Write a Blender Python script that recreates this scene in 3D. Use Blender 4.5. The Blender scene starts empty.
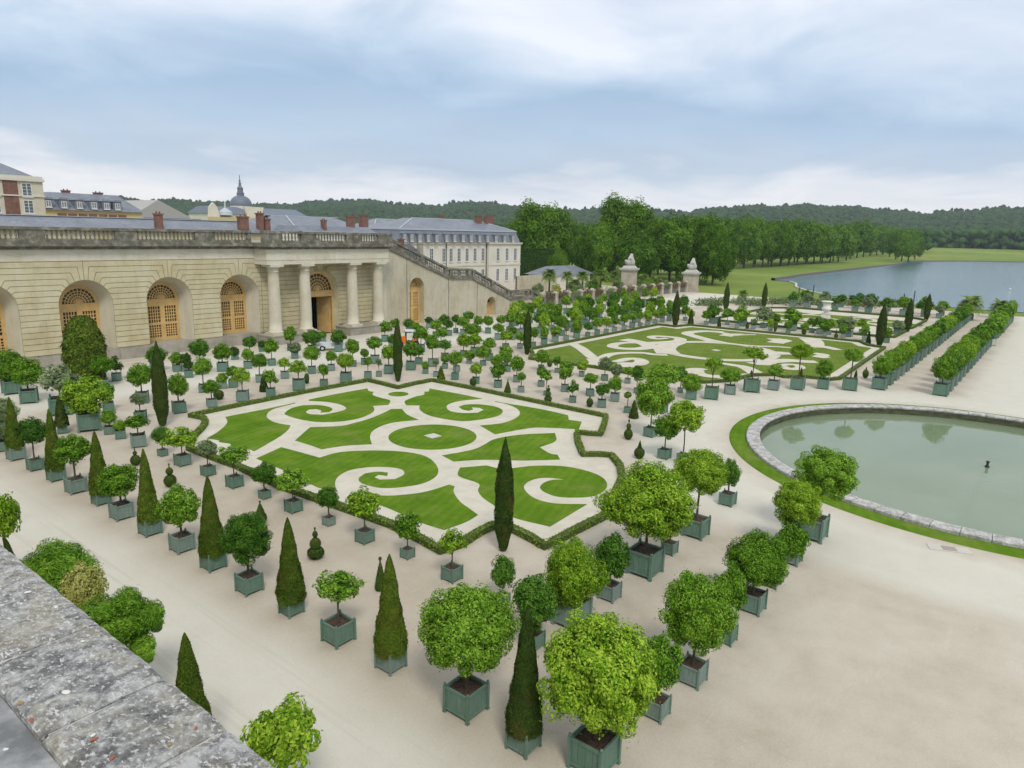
import bpy, bmesh, math, random
import numpy as np
from mathutils import Vector, Matrix, noise as mnoise
random.seed(7)
rs = np.random.RandomState(11)
R = math.radians
sc = bpy.context.scene
col = sc.collection

# ------------------------------------------------------------------ camera
FPX = 702.826
PITCH, ROLL, YAW, HC = R(12.2153), R(1.40076), R(37.792), 15.0
Fv = Vector((math.cos(PITCH)*math.cos(YAW), math.cos(PITCH)*math.sin(YAW), -math.sin(PITCH)))
Rv = Vector((math.sin(YAW), -math.cos(YAW), 0))
Uv = Vector((math.sin(PITCH)*math.cos(YAW), math.sin(PITCH)*math.sin(YAW), math.cos(PITCH)))
cr, sr = math.cos(ROLL), math.sin(ROLL)
RX = Rv*cr + Uv*sr
UX = Uv*cr - Rv*sr
cam = bpy.data.cameras.new('camera')
camo = bpy.data.objects.new('camera', cam); col.objects.link(camo)
M = Matrix((RX, UX, -Fv)).transposed().to_4x4()
M.translation = Vector((0, 0, HC))
camo.matrix_world = M
cam.sensor_width = 36; cam.lens = FPX/1024*36
cam.clip_start = 0.05; cam.clip_end = 20000
sc.camera = camo

def ray(px, py):
    return Fv + RX*((px-512)/FPX) + UX*((384-py)/FPX)
def terr(x, y):
    d = math.hypot(x, y)
    t = min(max((d-760)/500, 0), 1)
    return 8*t*t*(3-2*t)
def at(px, py, z=None):
    d = ray(px, py)
    if z is not None:
        t = (z-HC)/d.z
        return Vector((d.x*t, d.y*t, z))
    zz = 0
    for _ in range(12):
        t = (zz-HC)/min(d.z, -1e-4)
        zz = terr(d.x*t, d.y*t)
    return Vector((d.x*t, d.y*t, zz))
def onN(px, py, N):
    d = ray(px, py); t = N/d.y
    return Vector((d.x*t, N, HC+d.z*t))
def depth(p):
    return (Vector(p)-Vector((0, 0, HC))).dot(Fv)
def proj(p):
    v = Vector(p)-Vector((0, 0, HC)); dd = v.dot(Fv)
    return 512+FPX*v.dot(RX)/dd, 384-FPX*v.dot(UX)/dd

# ------------------------------------------------------------------ helpers
def link(o, parent=None):
    col.objects.link(o)
    if parent: o.parent = parent
    return o
def meshobj(name, me, mat=None, parent=None):
    if mat is not None:
        me.materials.clear(); me.materials.append(mat)
    return link(bpy.data.objects.new(name, me), parent)
def obj(name, bm, mat, parent=None, smooth=False, bevel=0):
    if bevel:
        bmesh.ops.bevel(bm, geom=[e for e in bm.edges if e.is_manifold and e.calc_face_angle(0) > 0.5], offset=bevel, segments=1, affect='EDGES')
    bmesh.ops.recalc_face_normals(bm, faces=bm.faces)
    me = bpy.data.meshes.new(name); bm.to_mesh(me); bm.free()
    if smooth:
        for p in me.polygons: p.use_smooth = True
    return meshobj(name, me, mat, parent)
def empty(name, loc, rz=0):
    o = bpy.data.objects.new(name, None); o.location = loc; o.rotation_euler = (0, 0, rz); o.empty_display_size = .5
    return link(o)
def tag(o, label=None, cat=None, group=None, kind=None):
    if label: o['label'] = label
    if cat: o['category'] = cat
    if group: o['group'] = group
    if kind: o['kind'] = kind
    return o
def struct(o): o['kind'] = 'structure'; return o
def box(bm, x0, x1, y0, y1, z0, z1, mat=None):
    vs = [bm.verts.new((x, y, z)) for z in (z0, z1) for x, y in ((x0, y0), (x1, y0), (x1, y1), (x0, y1))]
    if mat is not None:
        for v in vs: v.co = mat @ v.co
    for f in ((3, 2, 1, 0), (4, 5, 6, 7), (0, 1, 5, 4), (1, 2, 6, 5), (2, 3, 7, 6), (3, 0, 4, 7)):
        bm.faces.new([vs[i] for i in f])
    return vs
def frustum(bm, x0, x1, y0, y1, z0, z1, ix, iy):
    a = [bm.verts.new(p) for p in ((x0, y0, z0), (x1, y0, z0), (x1, y1, z0), (x0, y1, z0))]
    b = [bm.verts.new(p) for p in ((x0+ix, y0+iy, z1), (x1-ix, y0+iy, z1), (x1-ix, y1-iy, z1), (x0+ix, y1-iy, z1))]
    bm.faces.new(a[::-1]); bm.faces.new(b)
    for i in range(4): bm.faces.new((a[i], a[(i+1) % 4], b[(i+1) % 4], b[i]))
def lathe(bm, prof, seg=16, cx=0, cy=0, z=0, cap=True):
    rings = []
    for r, h in prof:
        rings.append([bm.verts.new((cx+r*math.cos(2*math.pi*k/seg), cy+r*math.sin(2*math.pi*k/seg), z+h)) for k in range(seg)])
    for a, b in zip(rings, rings[1:]):
        for k in range(seg): bm.faces.new((a[k], a[(k+1) % seg], b[(k+1) % seg], b[k]))
    if cap:
        bm.faces.new(rings[0][::-1]); bm.faces.new(rings[-1])
def tube(bm, pts, rad, seg=8):
    rings = []
    pts = [Vector(p) for p in pts]
    for i, p in enumerate(pts):
        d = (pts[min(i+1, len(pts)-1)]-pts[max(i-1, 0)]).normalized()
        a = d.cross(Vector((0.3, 0.2, 1)) if abs(d.z) < .9 else Vector((1, 0.1, 0))).normalized(); b = d.cross(a)
        r = rad[i] if isinstance(rad, (list, tuple)) else rad
        rings.append([bm.verts.new(p+a*(r*math.cos(2*math.pi*k/seg))+b*(r*math.sin(2*math.pi*k/seg))) for k in range(seg)])
    for a, b in zip(rings, rings[1:]):
        for k in range(seg): bm.faces.new((a[k], a[(k+1) % seg], b[(k+1) % seg], b[k]))
    bm.faces.new(rings[0][::-1]); bm.faces.new(rings[-1])
def extr_poly(bm, pts2, f0, f1):
    """pts2: list of 2D points, f0/f1 map a 2D point to 3D front/back."""
    a = [bm.verts.new(f0(p)) for p in pts2]; b = [bm.verts.new(f1(p)) for p in pts2]
    n = len(a)
    bm.faces.new(a); bm.faces.new(b[::-1])
    for i in range(n): bm.faces.new((a[i], b[i], b[(i+1) % n], a[(i+1) % n]))

# ------------------------------------------------------------------ materials
def nmat(name, base=(.5, .5, .5), rough=.8, spec=.3, metal=0):
    m = bpy.data.materials.new(name); m.use_nodes = True
    b = m.node_tree.nodes['Principled BSDF']
    b.inputs['Base Color'].default_value = (*base, 1); b.inputs['Roughness'].default_value = rough
    b.inputs['Specular IOR Level'].default_value = spec; b.inputs['Metallic'].default_value = metal
    return m
def nd(m, typ, **kw):
    n = m.node_tree.nodes.new(typ)
    for k, v in kw.items(): setattr(n, k, v)
    return n
def lk(m, a, b): m.node_tree.links.new(a, b)
def bsdf(m): return m.node_tree.nodes['Principled BSDF']
def coords(m, scale=(1, 1, 1), world=True):
    if world:
        g = nd(m, 'ShaderNodeNewGeometry').outputs['Position']
    else:
        g = nd(m, 'ShaderNodeTexCoord').outputs['Object']
    mp = nd(m, 'ShaderNodeMapping'); mp.inputs['Scale'].default_value = scale
    lk(m, g, mp.inputs['Vector']); return mp.outputs['Vector']
def noise(m, vec, scale, detail=4, rough=.55, dist=0):
    n = nd(m, 'ShaderNodeTexNoise'); n.inputs['Scale'].default_value = scale; n.inputs['Detail'].default_value = detail
    n.inputs['Roughness'].default_value = rough; n.inputs['Distortion'].default_value = dist
    lk(m, vec, n.inputs['Vector']); return n.outputs['Fac']
def ramp(m, fac, stops, interp='LINEAR'):
    r = nd(m, 'ShaderNodeValToRGB'); r.color_ramp.interpolation = interp
    el = r.color_ramp.elements
    while len(el) < len(stops): el.new(.5)
    for e, (p, c) in zip(el, stops):
        e.position = p; e.color = (*c, 1) if len(c) == 3 else c
    lk(m, fac, r.inputs['Fac']); return r.outputs['Color']
def mix(m, fac, a, b, mode='MIX'):
    n = nd(m, 'ShaderNodeMix', data_type='RGBA', blend_type=mode)
    for s, v in ((n.inputs[0], fac), (n.inputs[6], a), (n.inputs[7], b)):
        if isinstance(v, (int, float)): s.default_value = v
        elif isinstance(v, tuple): s.default_value = (*v, 1) if len(v) == 3 else v
        else: lk(m, v, s)
    return n.outputs[2]
def mth(m, op, a, b=0, c=0, clamp=False):
    n = nd(m, 'ShaderNodeMath', operation=op, use_clamp=clamp)
    for s, v in zip(n.inputs, (a, b, c)):
        if isinstance(v, (int, float)): s.default_value = v
        else: lk(m, v, s)
    return n.outputs[0]
def bump(m, h, strength=.3, dist=.05):
    b = nd(m, 'ShaderNodeBump'); b.inputs['Strength'].default_value = strength; b.inputs['Distance'].default_value = dist
    lk(m, h, b.inputs['Height']); lk(m, b.outputs['Normal'], bsdf(m).inputs['Normal'])
def setcol(m, c): lk(m, c, bsdf(m).inputs['Base Color'])

def leafmat(name, dark, mid, light, trans=.25, rough=.5, scale=2.2):
    m = nmat(name, mid, .65, .06)
    g = nd(m, 'ShaderNodeNewGeometry'); oi = nd(m, 'ShaderNodeObjectInfo')
    v = coords(m, (1, 1, 1))
    n1 = noise(m, v, scale, 2)
    f = mth(m, 'ADD', mth(m, 'MULTIPLY', g.outputs['Random Per Island'], .55), mth(m, 'MULTIPLY', n1, .75))
    f = mth(m, 'ADD', f, mth(m, 'MULTIPLY', mth(m, 'SUBTRACT', oi.outputs['Random'], .5), .22))
    c = ramp(m, f, [(.2, dark), (.58, mid), (.98, light)])
    if name in ('leaf_yew', 'leaf_yew_dark', 'leaf_box'):      # browned, thinner patches
        c = mix(m, mth(m, 'MULTIPLY', ramp(m, noise(m, v, 1.3, 5, .7), [(.50, (0, 0, 0)), (.66, (1, 1, 1))]), .5), c, (.115, .085, .022))
    setcol(m, c)
    tr = nd(m, 'ShaderNodeBsdfTranslucent'); lk(m, c, tr.inputs['Color'])
    mx = nd(m, 'ShaderNodeMixShader'); mx.inputs[0].default_value = trans
    out = m.node_tree.nodes['Material Output']
    lk(m, bsdf(m).outputs[0], mx.inputs[1]); lk(m, tr.outputs[0], mx.inputs[2]); lk(m, mx.outputs[0], out.inputs['Surface'])
    return m

LM = {
 'bright': leafmat('leaf_bright', (.042, .11, .005), (.155, .315, .014), (.43, .60, .065)),
 'mid':    leafmat('leaf_mid', (.022, .072, .005), (.098, .240, .014), (.30, .49, .055)),
 'deep':   leafmat('leaf_deep', (.014, .052, .007), (.055, .155, .014), (.17, .34, .045)),
 'dark':   leafmat('leaf_dark', (.020, .050, .012), (.042, .10, .018), (.09, .17, .03)),
 'olive':  leafmat('leaf_olive', (.08, .12, .055), (.16, .23, .095), (.33, .40, .21)),
 'gold':   leafmat('leaf_gold', (.16, .20, .03), (.36, .38, .08), (.58, .56, .22)),
 'yew':    leafmat('leaf_yew', (.025, .050, .006), (.062, .112, .011), (.15, .22, .025), trans=.08),
 'yewdark': leafmat('leaf_yew_dark', (.018, .036, .008), (.035, .072, .012), (.070, .115, .022), trans=.05),
 'box':    leafmat('leaf_box', (.07, .12, .012), (.15, .235, .025), (.25, .36, .05), trans=.08),
 'tree':   leafmat('leaf_tree', (.022, .066, .007), (.075, .175, .013), (.20, .35, .035), scale=.35),
 'treefar': leafmat('leaf_tree_far', (.030, .075, .012), (.070, .15, .02), (.14, .25, .03), scale=.2),
 'palm':   leafmat('leaf_palm', (.06, .11, .02), (.14, .23, .045), (.26, .36, .08)),
}
bark = nmat('bark', (.10, .075, .05), .9)
setcol(bark, ramp(bark, noise(bark, coords(bark, (6, 6, 1.5)), 3), [(.3, (.05, .038, .028)), (.7, (.15, .115, .085))]))
soil = nmat('potting_soil', (.045, .028, .018), .95)
setcol(soil, ramp(soil, noise(soil, coords(soil), 14), [(.35, (.03, .018, .012)), (.7, (.10, .065, .045))]))
# tub paint: sage green, each tub weathered a little differently
def tubmat(name, a, b):
    m = nmat(name, a, .55, .35)
    oi = nd(m, 'ShaderNodeObjectInfo')
    v = coords(m, (1, 1, .35), world=False)
    ad = nd(m, 'ShaderNodeVectorMath', operation='ADD'); lk(m, v, ad.inputs[0])
    cb = nd(m, 'ShaderNodeCombineXYZ'); lk(m, mth(m, 'MULTIPLY', oi.outputs['Random'], 40), cb.inputs[0]); lk(m, cb.outputs[0], ad.inputs[1])
    n1 = noise(m, ad.outputs[0], 5, 7, .72)
    c = ramp(m, n1, [(.3, a), (.62, b), (.8, tuple(x*1.5 for x in b))])
    c = mix(m, mth(m, 'MULTIPLY', oi.outputs['Random'], .35), c, (.20, .26, .25))
    setcol(m, c); bump(m, n1, .15, .01)
    return m
tubpaint = tubmat('tub_green_paint', (.075, .150, .105), (.115, .205, .148))
tubgrey = tubmat('tub_grey_green_paint', (.125, .190, .155), (.185, .255, .215))
tubwhite = nmat('tub_white_paint', (.62, .64, .60), .5)
tubiron = nmat('tub_post_iron', (.11, .15, .13), .5)

# ------------------------------------------------------------------ foliage meshes
def leafmesh(name, pts, nrm, size, rng=rs, wid=.5, core=None, jit=.8):
    n = len(pts)
    if np.isscalar(size): size = np.full(n, size)
    size = size*(.7+.6*rng.rand(n))
    nr = nrm + rng.normal(0, jit*.55, (n, 3)); nr /= np.linalg.norm(nr, axis=1)[:, None]+1e-9
    t = rng.normal(0, 1, (n, 3)); t -= nr*(t*nr).sum(1)[:, None]; t /= np.linalg.norm(t, axis=1)[:, None]+1e-9
    b = np.cross(nr, t)
    s = size[:, None]
    fold = nr*s*.22
    v = np.stack([pts-t*s, pts-b*s*wid+fold, pts+t*s, pts+b*s*wid+fold], 1).reshape(-1, 3)
    f = np.arange(4*n).reshape(-1, 4)
    me = bpy.data.meshes.new(name)
    nv, nf, nl = len(v), n, 4*n
    loops = f.ravel(); starts = np.arange(0, nl, 4); tot = np.full(n, 4)
    if core is not None:
        cv, cf = core
        v = np.vstack([v, cv]); loops = np.concatenate([loops, (np.array(cf)+4*n).ravel()])
        starts = np.concatenate([starts, nl+4*np.arange(len(cf))]); tot = np.concatenate([tot, np.full(len(cf), 4)])
        nv, nf, nl = len(v), nf+len(cf), len(loops)
    me.vertices.add(nv); me.vertices.foreach_set('co', v.astype(np.float32).ravel())
    me.loops.add(nl); me.loops.foreach_set('vertex_index', loops.astype(np.int32))
    me.polygons.add(nf); me.polygons.foreach_set('loop_start', starts.astype(np.int32)); me.polygons.foreach_set('loop_total', tot.astype(np.int32))
    me.update(calc_edges=True)
    return me
def rand_dir(n, zmin=-1, rng=rs):
    z = zmin+(1-zmin)*rng.rand(n); a = rng.rand(n)*2*np.pi; r = np.sqrt(np.maximum(0, 1-z*z))
    return np.stack([r*np.cos(a), r*np.sin(a), z], 1)
def lathecore(prof, seg=14, wob=.06):
    v = []; f = []
    for i, (r, z) in enumerate(prof):
        for k in range(seg):
            q = r*(1+wob*math.sin(3*k+i*1.7))
            v.append((q*math.cos(2*math.pi*k/seg), q*math.sin(2*math.pi*k/seg), z))
    for i in range(len(prof)-1):
        for k in range(seg):
            f.append((i*seg+k, i*seg+(k+1) % seg, (i+1)*seg+(k+1) % seg, (i+1)*seg+k))
    return np.array(v), f
def ball_mesh(name, n, leaf, seed, K=70, crad=.27, flat=0, rin=.62, core=.5, zmin=-.85, wid=.5, up=0):
    rng = np.random.RandomState(seed)
    cd = rand_dir(K, zmin, rng); cr_ = rin+ (0.86-rin)*rng.rand(K)**.6
    c = cd*cr_[:, None]
    # slow lobes make the outline uneven
    lob = 1+.10*np.sin(3*np.arctan2(cd[:, 1], cd[:, 0])+seed)*np.cos(cd[:, 2]*2)+.065*np.clip(rng.normal(0, 1, K), -1.8, 1.5)
    c *= lob[:, None]
    idx = rng.randint(0, K, n); d = rand_dir(n, -1, rng)
    rr = crad*(.75+.5*rng.rand(K))[idx]*(0.55+.45*rng.rand(n)**.5)
    p = c[idx]+d*rr[:, None]
    nr = d*.6+cd[idx]*.6+np.array([0, 0, .35])
    if core:
        tp = 1-.13*np.clip(-p[:, 2], 0, 1)**1.3; p[:, 0] *= tp; p[:, 1] *= tp
    k = int(n*.10)
    p[:k] = rand_dir(k, -1, rng)*(.35+.4*rng.rand(k))[:, None]
    if core:                                                  # an even skin of leaves between the clumps
        k2 = int(n*.13); dd = rand_dir(k2, max(zmin, -.9), rng)
        p[k:k+k2] = dd*(core+.02+(.80-core)*rng.rand(k2)**.8)[:, None]*(1+.05*np.sin(4*dd[:, :1]*3+seed)); nr[k:k+k2] = dd+np.array([0, 0, .35])
    q = rng.randint(0, n, int(n*.03)); p[q] *= (1+.16*rng.rand(len(q)))[:, None]   # stray shoots
    co = None
    if core:
        ph = np.linspace(-math.pi/2*.96, math.pi/2*.96, 7)
        co = lathecore([(core*math.cos(a), core*math.sin(a)) for a in ph], 10, .1)
    return leafmesh(name, p, nr, leaf, rng, core=co, wid=wid)
def prof_mesh(name, rf, n, leaf, seed, core=.9, lump=.03, asp=1.0):
    """surface of revolution r=rf(t), t 0..1 height, unit height and radius 1"""
    rng = np.random.RandomState(seed)
    tt = np.linspace(0, 1, 200); w = np.array([rf(t)+.03 for t in tt]); cdf = np.cumsum(w)/w.sum()
    t = np.interp(rng.rand(n), cdf, tt); a = rng.rand(n)*2*np.pi
    r = np.array([rf(x) for x in t])*(1+lump*np.sin(a*5+t*19+seed)+lump*np.sin(a*3-t*31))*(1-.10*rng.rand(n)**1.5+.04*rng.normal(0, 1, n))
    p = np.stack([r*np.cos(a), r*np.sin(a), t*asp], 1)
    nr = np.stack([np.cos(a), np.sin(a), np.full(n, .35)], 1)
    co = lathecore([(max(.005, rf(x))*core, (x*.985+.002)*asp) for x in np.linspace(0, 1, 12)], 14, .03)
    return leafmesh(name, p, nr, leaf, rng, core=co, wid=.45)
# ------------------------------------------------------------------ ground
BC = Vector((57.75, 2.42, 0)); BR = 16.15          # basin centre, outer coping radius
sand = nmat('sand_gravel', (.5, .46, .38), .95, .15)
def band(m, x, lo, hi, soft):
    a = mth(m, 'DIVIDE', mth(m, 'SUBTRACT', x, lo-soft), 2*soft, clamp=True)
    b = mth(m, 'DIVIDE', mth(m, 'SUBTRACT', hi+soft, x), 2*soft, clamp=True)
    return mth(m, 'MULTIPLY', a, b)
if True:
    m = sand; v = coords(m)
    big = noise(m, v, .12, 4, .6); med = noise(m, v, .7, 5, .6); fine = noise(m, v, 9, 4, .7); grit = noise(m, v, 38, 3, .8)
    c = ramp(m, mth(m, 'ADD', mth(m, 'MULTIPLY', big, .6), mth(m, 'MULTIPLY', med, .4)), [(.38, (.385, .330, .250)), (.50, (.468, .415, .330)), (.64, (.530, .482, .400))])
    sp = nd(m, 'ShaderNodeSeparateXYZ'); lk(m, v, sp.inputs[0])
    X, Y = sp.outputs[0], sp.outputs[1]
    wob = mth(m, 'MULTIPLY', mth(m, 'SUBTRACT', noise(m, v, .35, 3), .5), 3)
    dx = mth(m, 'SUBTRACT', X, BC.x); dy = mth(m, 'SUBTRACT', Y, BC.y)
    rad = mth(m, 'ADD', mth(m, 'SQRT', mth(m, 'ADD', mth(m, 'MULTIPLY', dx, dx), mth(m, 'MULTIPLY', dy, dy))), mth(m, 'MULTIPLY', wob, .4))
    t1 = band(m, mth(m, 'ADD', X, wob), 7.0, 13.2, 1.2)
    t2 = band(m, rad, 18.4, 24.5, .9)
    t3 = band(m, mth(m, 'ADD', Y, wob), 63.5, 77.0, 1.5)
    t4 = mth(m, 'MULTIPLY', band(m, mth(m, 'ADD', Y, wob), -60, 6.5, .8), band(m, X, 74, 186, 4))
    trk = mth(m, 'MAXIMUM', mth(m, 'MAXIMUM', t1, t2), mth(m, 'MAXIMUM', t3, t4))
    trk = mth(m, 'MULTIPLY', trk, mth(m, 'ADD', .55, mth(m, 'MULTIPLY', med, .6)), clamp=True)
    c = mix(m, trk, c, (.600, .590, .505))
    dirt = mth(m, 'MULTIPLY', band(m, X, 13.6, 21.8, .7), band(m, Y, 10, 60, 3))
    c = mix(m, mth(m, 'MULTIPLY', dirt, mth(m, 'MULTIPLY', noise(m, v, .5, 5, .7), .75)), c, (.36, .295, .205))
    # fresh pale scuffs and damp brown specks
    strv = coords(m, (.35, 2.6, 1)); st = noise(m, strv, .8, 5, .7)
    c = mix(m, mth(m, 'MULTIPLY', ramp(m, st, [(.60, (0, 0, 0)), (.72, (1, 1, 1))]), .35), c, (.56, .54, .48))
    c = mix(m, mth(m, 'MULTIPLY', ramp(m, noise(m, v, .9, 6, .75), [(.58, (0, 0, 0)), (.70, (1, 1, 1))]), .07), c, (.29, .245, .175))
    tl = noise(m, coords(m, (2.4, .07, 1)), 1.0, 3, .6)
    c = mix(m, mth(m, 'MULTIPLY', mth(m, 'MULTIPLY', ramp(m, tl, [(.55, (0, 0, 0)), (.66, (1, 1, 1))]), t1), .45), c, (.44, .415, .345))
    tq = noise(m, coords(m, (.5, .5, 1)), 6, 6, .8)
    c = mix(m, mth(m, 'MULTIPLY', ramp(m, tq, [(.60, (0, 0, 0)), (.70, (1, 1, 1))]), .22), c, (.27, .225, .16))
    c = mix(m, .10, c, ramp(m, fine, [(.3, (.18, .15, .11)), (.7, (.75, .70, .62))]))
    c = mix(m, .20, c, ramp(m, grit, [(.35, (.10, .08, .06)), (.65, (.85, .80, .72))]))
    # meadow beyond the garden
    far = nd(m, 'ShaderNodeMath', operation='GREATER_THAN'); 
    u = mth(m, 'ADD', X, mth(m, 'MULTIPLY', wob, .5))
    e1 = mth(m, 'GREATER_THAN', u, 184.0)
    e2 = mth(m, 'MULTIPLY', mth(m, 'GREATER_THAN', Y, 150.0), mth(m, 'GREATER_THAN', X, 60.0))
    mead = mth(m, 'MAXIMUM', e1, e2)
    gn = noise(m, coords(m, (1, 1, 1)), .012, 5, .6); g2 = noise(m, coords(m, (.05, .3, 1)), .3, 4)
    gc = ramp(m, mth(m, 'ADD', mth(m, 'MULTIPLY', gn, .7), mth(m, 'MULTIPLY', g2, .3)), [(.36, (.115, .180, .030)), (.5, (.160, .225, .040)), (.64, (.235, .262, .065))])
    c = mix(m, mead, c, gc)
    setcol(m, c)
    bump(m, mth(m, 'ADD', mth(m, 'MULTIPLY', grit, .6), fine), .35, .02)
bm = bmesh.new()
rings = [15.6, 17, 20, 25, 32, 45, 60, 80, 110, 150, 210, 300, 420, 560, 700, 760, 820, 880, 940, 1000, 1060, 1120, 1180, 1240, 1300, 1400, 1700, 2200, 2900, 3600]
seg = 128; prev = None
for r in rings:
    cur = []
    for k in range(seg):
        a = 2*math.pi*k/seg; x = BC.x+r*math.cos(a); y = BC.y+r*math.sin(a)
        cur.append(bm.verts.new((x, y, terr(x, y))))
    if prev:
        for k in range(seg): bm.faces.new((prev[k], cur[k], cur[(k+1) % seg], prev[(k+1) % seg]))
    prev = cur
g = obj('ground', bm, sand); struct(g)

def flat(name, pts, z, mat, kind='structure'):
    bm = bmesh.new(); vs = [bm.verts.new((p[0], p[1], z)) for p in pts]
    f = bm.faces.new(vs); bmesh.ops.triangulate(bm, faces=[f])
    for f in bm.faces:
        if f.normal.z < 0: f.normal_flip()
    me = bpy.data.meshes.new(name); bm.to_mesh(me); bm.free()
    o = meshobj(name, me, mat); o['kind'] = kind; return o

# ------------------------------------------------------------------ lawns
lawn = nmat('mown_lawn', (.10, .2, .02), .9, .03)
if True:
    m = lawn; v = coords(m)
    w = nd(m, 'ShaderNodeTexWave'); w.inputs['Scale'].default_value = .55; w.inputs['Distortion'].default_value = 1.2; w.inputs['Detail'].default_value = 2
    mp = nd(m, 'ShaderNodeMapping'); mp.inputs['Rotation'].default_value = (0, 0, R(72)); lk(m, v, mp.inputs[0]); lk(m, mp.outputs[0], w.inputs['Vector'])
    n1 = noise(m, v, .5, 5, .65); n2 = noise(m, v, 25, 3, .8)
    f = mth(m, 'ADD', mth(m, 'MULTIPLY', n1, .70), mth(m, 'ADD', mth(m, 'MULTIPLY', w.outputs['Fac'], .06), mth(m, 'MULTIPLY', n2, .24)))
    c = ramp(m, f, [(.30, (.058, .128, .008)), (.50, (.096, .186, .012)), (.70, (.160, .240, .024))])
    c = mix(m, mth(m, 'MULTIPLY', ramp(m, noise(m, v, .3, 7, .75), [(.50, (0, 0, 0)), (.68, (1, 1, 1))]), .65), c, (.185, .215, .055))
    setcol(m, c); bump(m, n2, .6, .05)
lawn2 = lawn.copy(); lawn2.name = 'drier_lawn'
for n in lawn2.node_tree.nodes:
    if n.type == 'VALTORGB' and abs(n.color_ramp.elements[0].position-.30) < 1e-4 and len(n.color_ramp.elements) == 3:
        for e, cc in zip(n.color_ramp.elements, ((.088, .140, .020), (.120, .178, .026), (.170, .22, .04))): e.color = (*cc, 1)
pale = nmat('pale_path_sand', (.56, .53, .46), .95, .1)
if True:
    m = pale; v = coords(m); n1 = noise(m, v, .8, 6, .65); n2 = noise(m, v, 30, 3, .8)
    c = ramp(m, n1, [(.3, (.47, .435, .345)), (.6, (.56, .53, .445)), (.8, (.60, .58, .50))])
    setcol(m, mix(m, .12, c, ramp(m, n2, [(.35, (.2, .17, .12)), (.65, (.8, .78, .7))]))); bump(m, n2, .3, .02)

def T(ox, oy, s, L): return [(ox+x/s, oy+y/s) for x, y in L]
def smooth(pts, it=1):
    for _ in range(it):
        q = []
        n = len(pts)
        for i in range(n):
            a, b = Vector(pts[i]), Vector(pts[(i+1) % n])
            q += [a*.78+b*.22, a*.22+b*.78]
        pts = [tuple(p) for p in q]
    return pts
def roundruns(pts, lim=48, n=4):
    P = [Vector(p) for p in pts]; N = len(P)
    # turning is judged on the ground, where the picture's foreshortening is gone
    Wp = [Vector(at(*p, 0)[:2]) for p in pts]
    def turn(i):
        a = Wp[i]-Wp[i-1]; b = Wp[(i+1) % N]-Wp[i]
        return 0 if a.length < 1e-5 or b.length < 1e-5 else math.degrees(a.angle(b))
    cor = [turn(i) > lim for i in range(N)]; out = []
    for i in range(N):
        p1, p2 = Wp[i], Wp[(i+1) % N]
        p0 = p1*2-p2 if cor[i] else Wp[i-1]; p3 = p2*2-p1 if cor[(i+1) % N] else Wp[(i+2) % N]
        for k in range(n):
            t = k/n; out.append(.5*((2*p1)+(p2-p0)*t+(2*p0-5*p1+4*p2-p3)*t*t+(3*p1-p0-3*p2+p3)*t**3))
    return [tuple(p) for p in out]
def lawnpiece(pts, mat=lawn, sm=0, z=.03):
    w = roundruns(pts)
    bm = bmesh.new(); vs = [bm.verts.new((x, y, z)) for x, y in w]; f = bm.faces.new(vs)
    if f.normal.z < 0: f.normal_flip()
    f.normal_update()
    r = bmesh.ops.extrude_face_region(bm, geom=[f])
    for v_ in [e for e in r['geom'] if isinstance(e, bmesh.types.BMVert)]: pass
    for v_ in vs: v_.co.z = .004
    me = bpy.data.meshes.new('parterre_lawn'); bmesh.ops.triangulate(bm, faces=[f for f in bm.faces if len(f.verts) > 4]); bmesh.ops.recalc_face_normals(bm, faces=bm.faces)
    bm.to_mesh(me); bm.free()
    o = meshobj('parterre_lawn', me, mat); o['kind'] = 'structure'; return o, w
T7 = lambda L: T(180, 380, 6.4, L); TA = lambda L: T(200, 340, 4, L); TB = lambda L: T(400, 340, 4, L)
TZ = lambda L: T(240, 310, 6.4, L); T36 = lambda L: T(360, 480, 6.4, L)
G1 = []
G1.append((T7([(290, 238), (420, 212), (560, 185), (738, 147), (738, 151), (620, 180), (575, 200), (556, 222), (560, 245), (600, 270), (650, 283), (708, 292), (690, 322), (640, 362), (560, 410), (475, 458), (440, 445), (330, 428), (322, 410), (250, 398), (250, 388), (170, 375), (230, 342), (280, 302), (302, 275), (300, 255)]), 0))
G1.append((TA([(380, 403), (440, 350), (560, 345), (620, 332), (680, 315), (740, 290), (765, 277), (808, 277), (830, 300), (875, 320), (780, 330), (725, 345), (690, 365), (680, 390), (688, 418), (600, 422), (550, 428), (487, 438), (430, 418)]), 0))
G1.append((TZ([(440, 575), (600, 542), (815, 503), (825, 520), (855, 525), (850, 545), (900, 563), (960, 580), (950, 608), (850, 615), (860, 640), (835, 665), (760, 695), (640, 715), (500, 718), (380, 700), (300, 675), (288, 660), (330, 630), (400, 612), (500, 610), (570, 622), (592, 638), (570, 655), (515, 658), (520, 645), (490, 635), (440, 638), (422, 655), (450, 668), (530, 672), (620, 655), (670, 640), (678, 625), (640, 605), (560, 590), (440, 582)]), 0))
G1.append((TB([(410, 290), (390, 305), (330, 318), (250, 325), (170, 315), (110, 300), (80, 280), (78, 262), (25, 262), (20, 245), (60, 228), (95, 220), (97, 208), (115, 207), (118, 195), (230, 215), (330, 236), (250, 243), (205, 253), (186, 266), (200, 285), (250, 293), (310, 292), (335, 280), (318, 272), (285, 270), (292, 278), (275, 284), (250, 278), (235, 268), (260, 260), (310, 258), (370, 265), (405, 277)]), 0))
G1.append((TB([(380, 246), (430, 255), (510, 268), (600, 285), (672, 302), (675, 320), (727, 328), (715, 358), (600, 352), (520, 353), (380, 378), (320, 343), (400, 335), (450, 320), (478, 300), (472, 278), (430, 258), (380, 248)]), 0))
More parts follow.
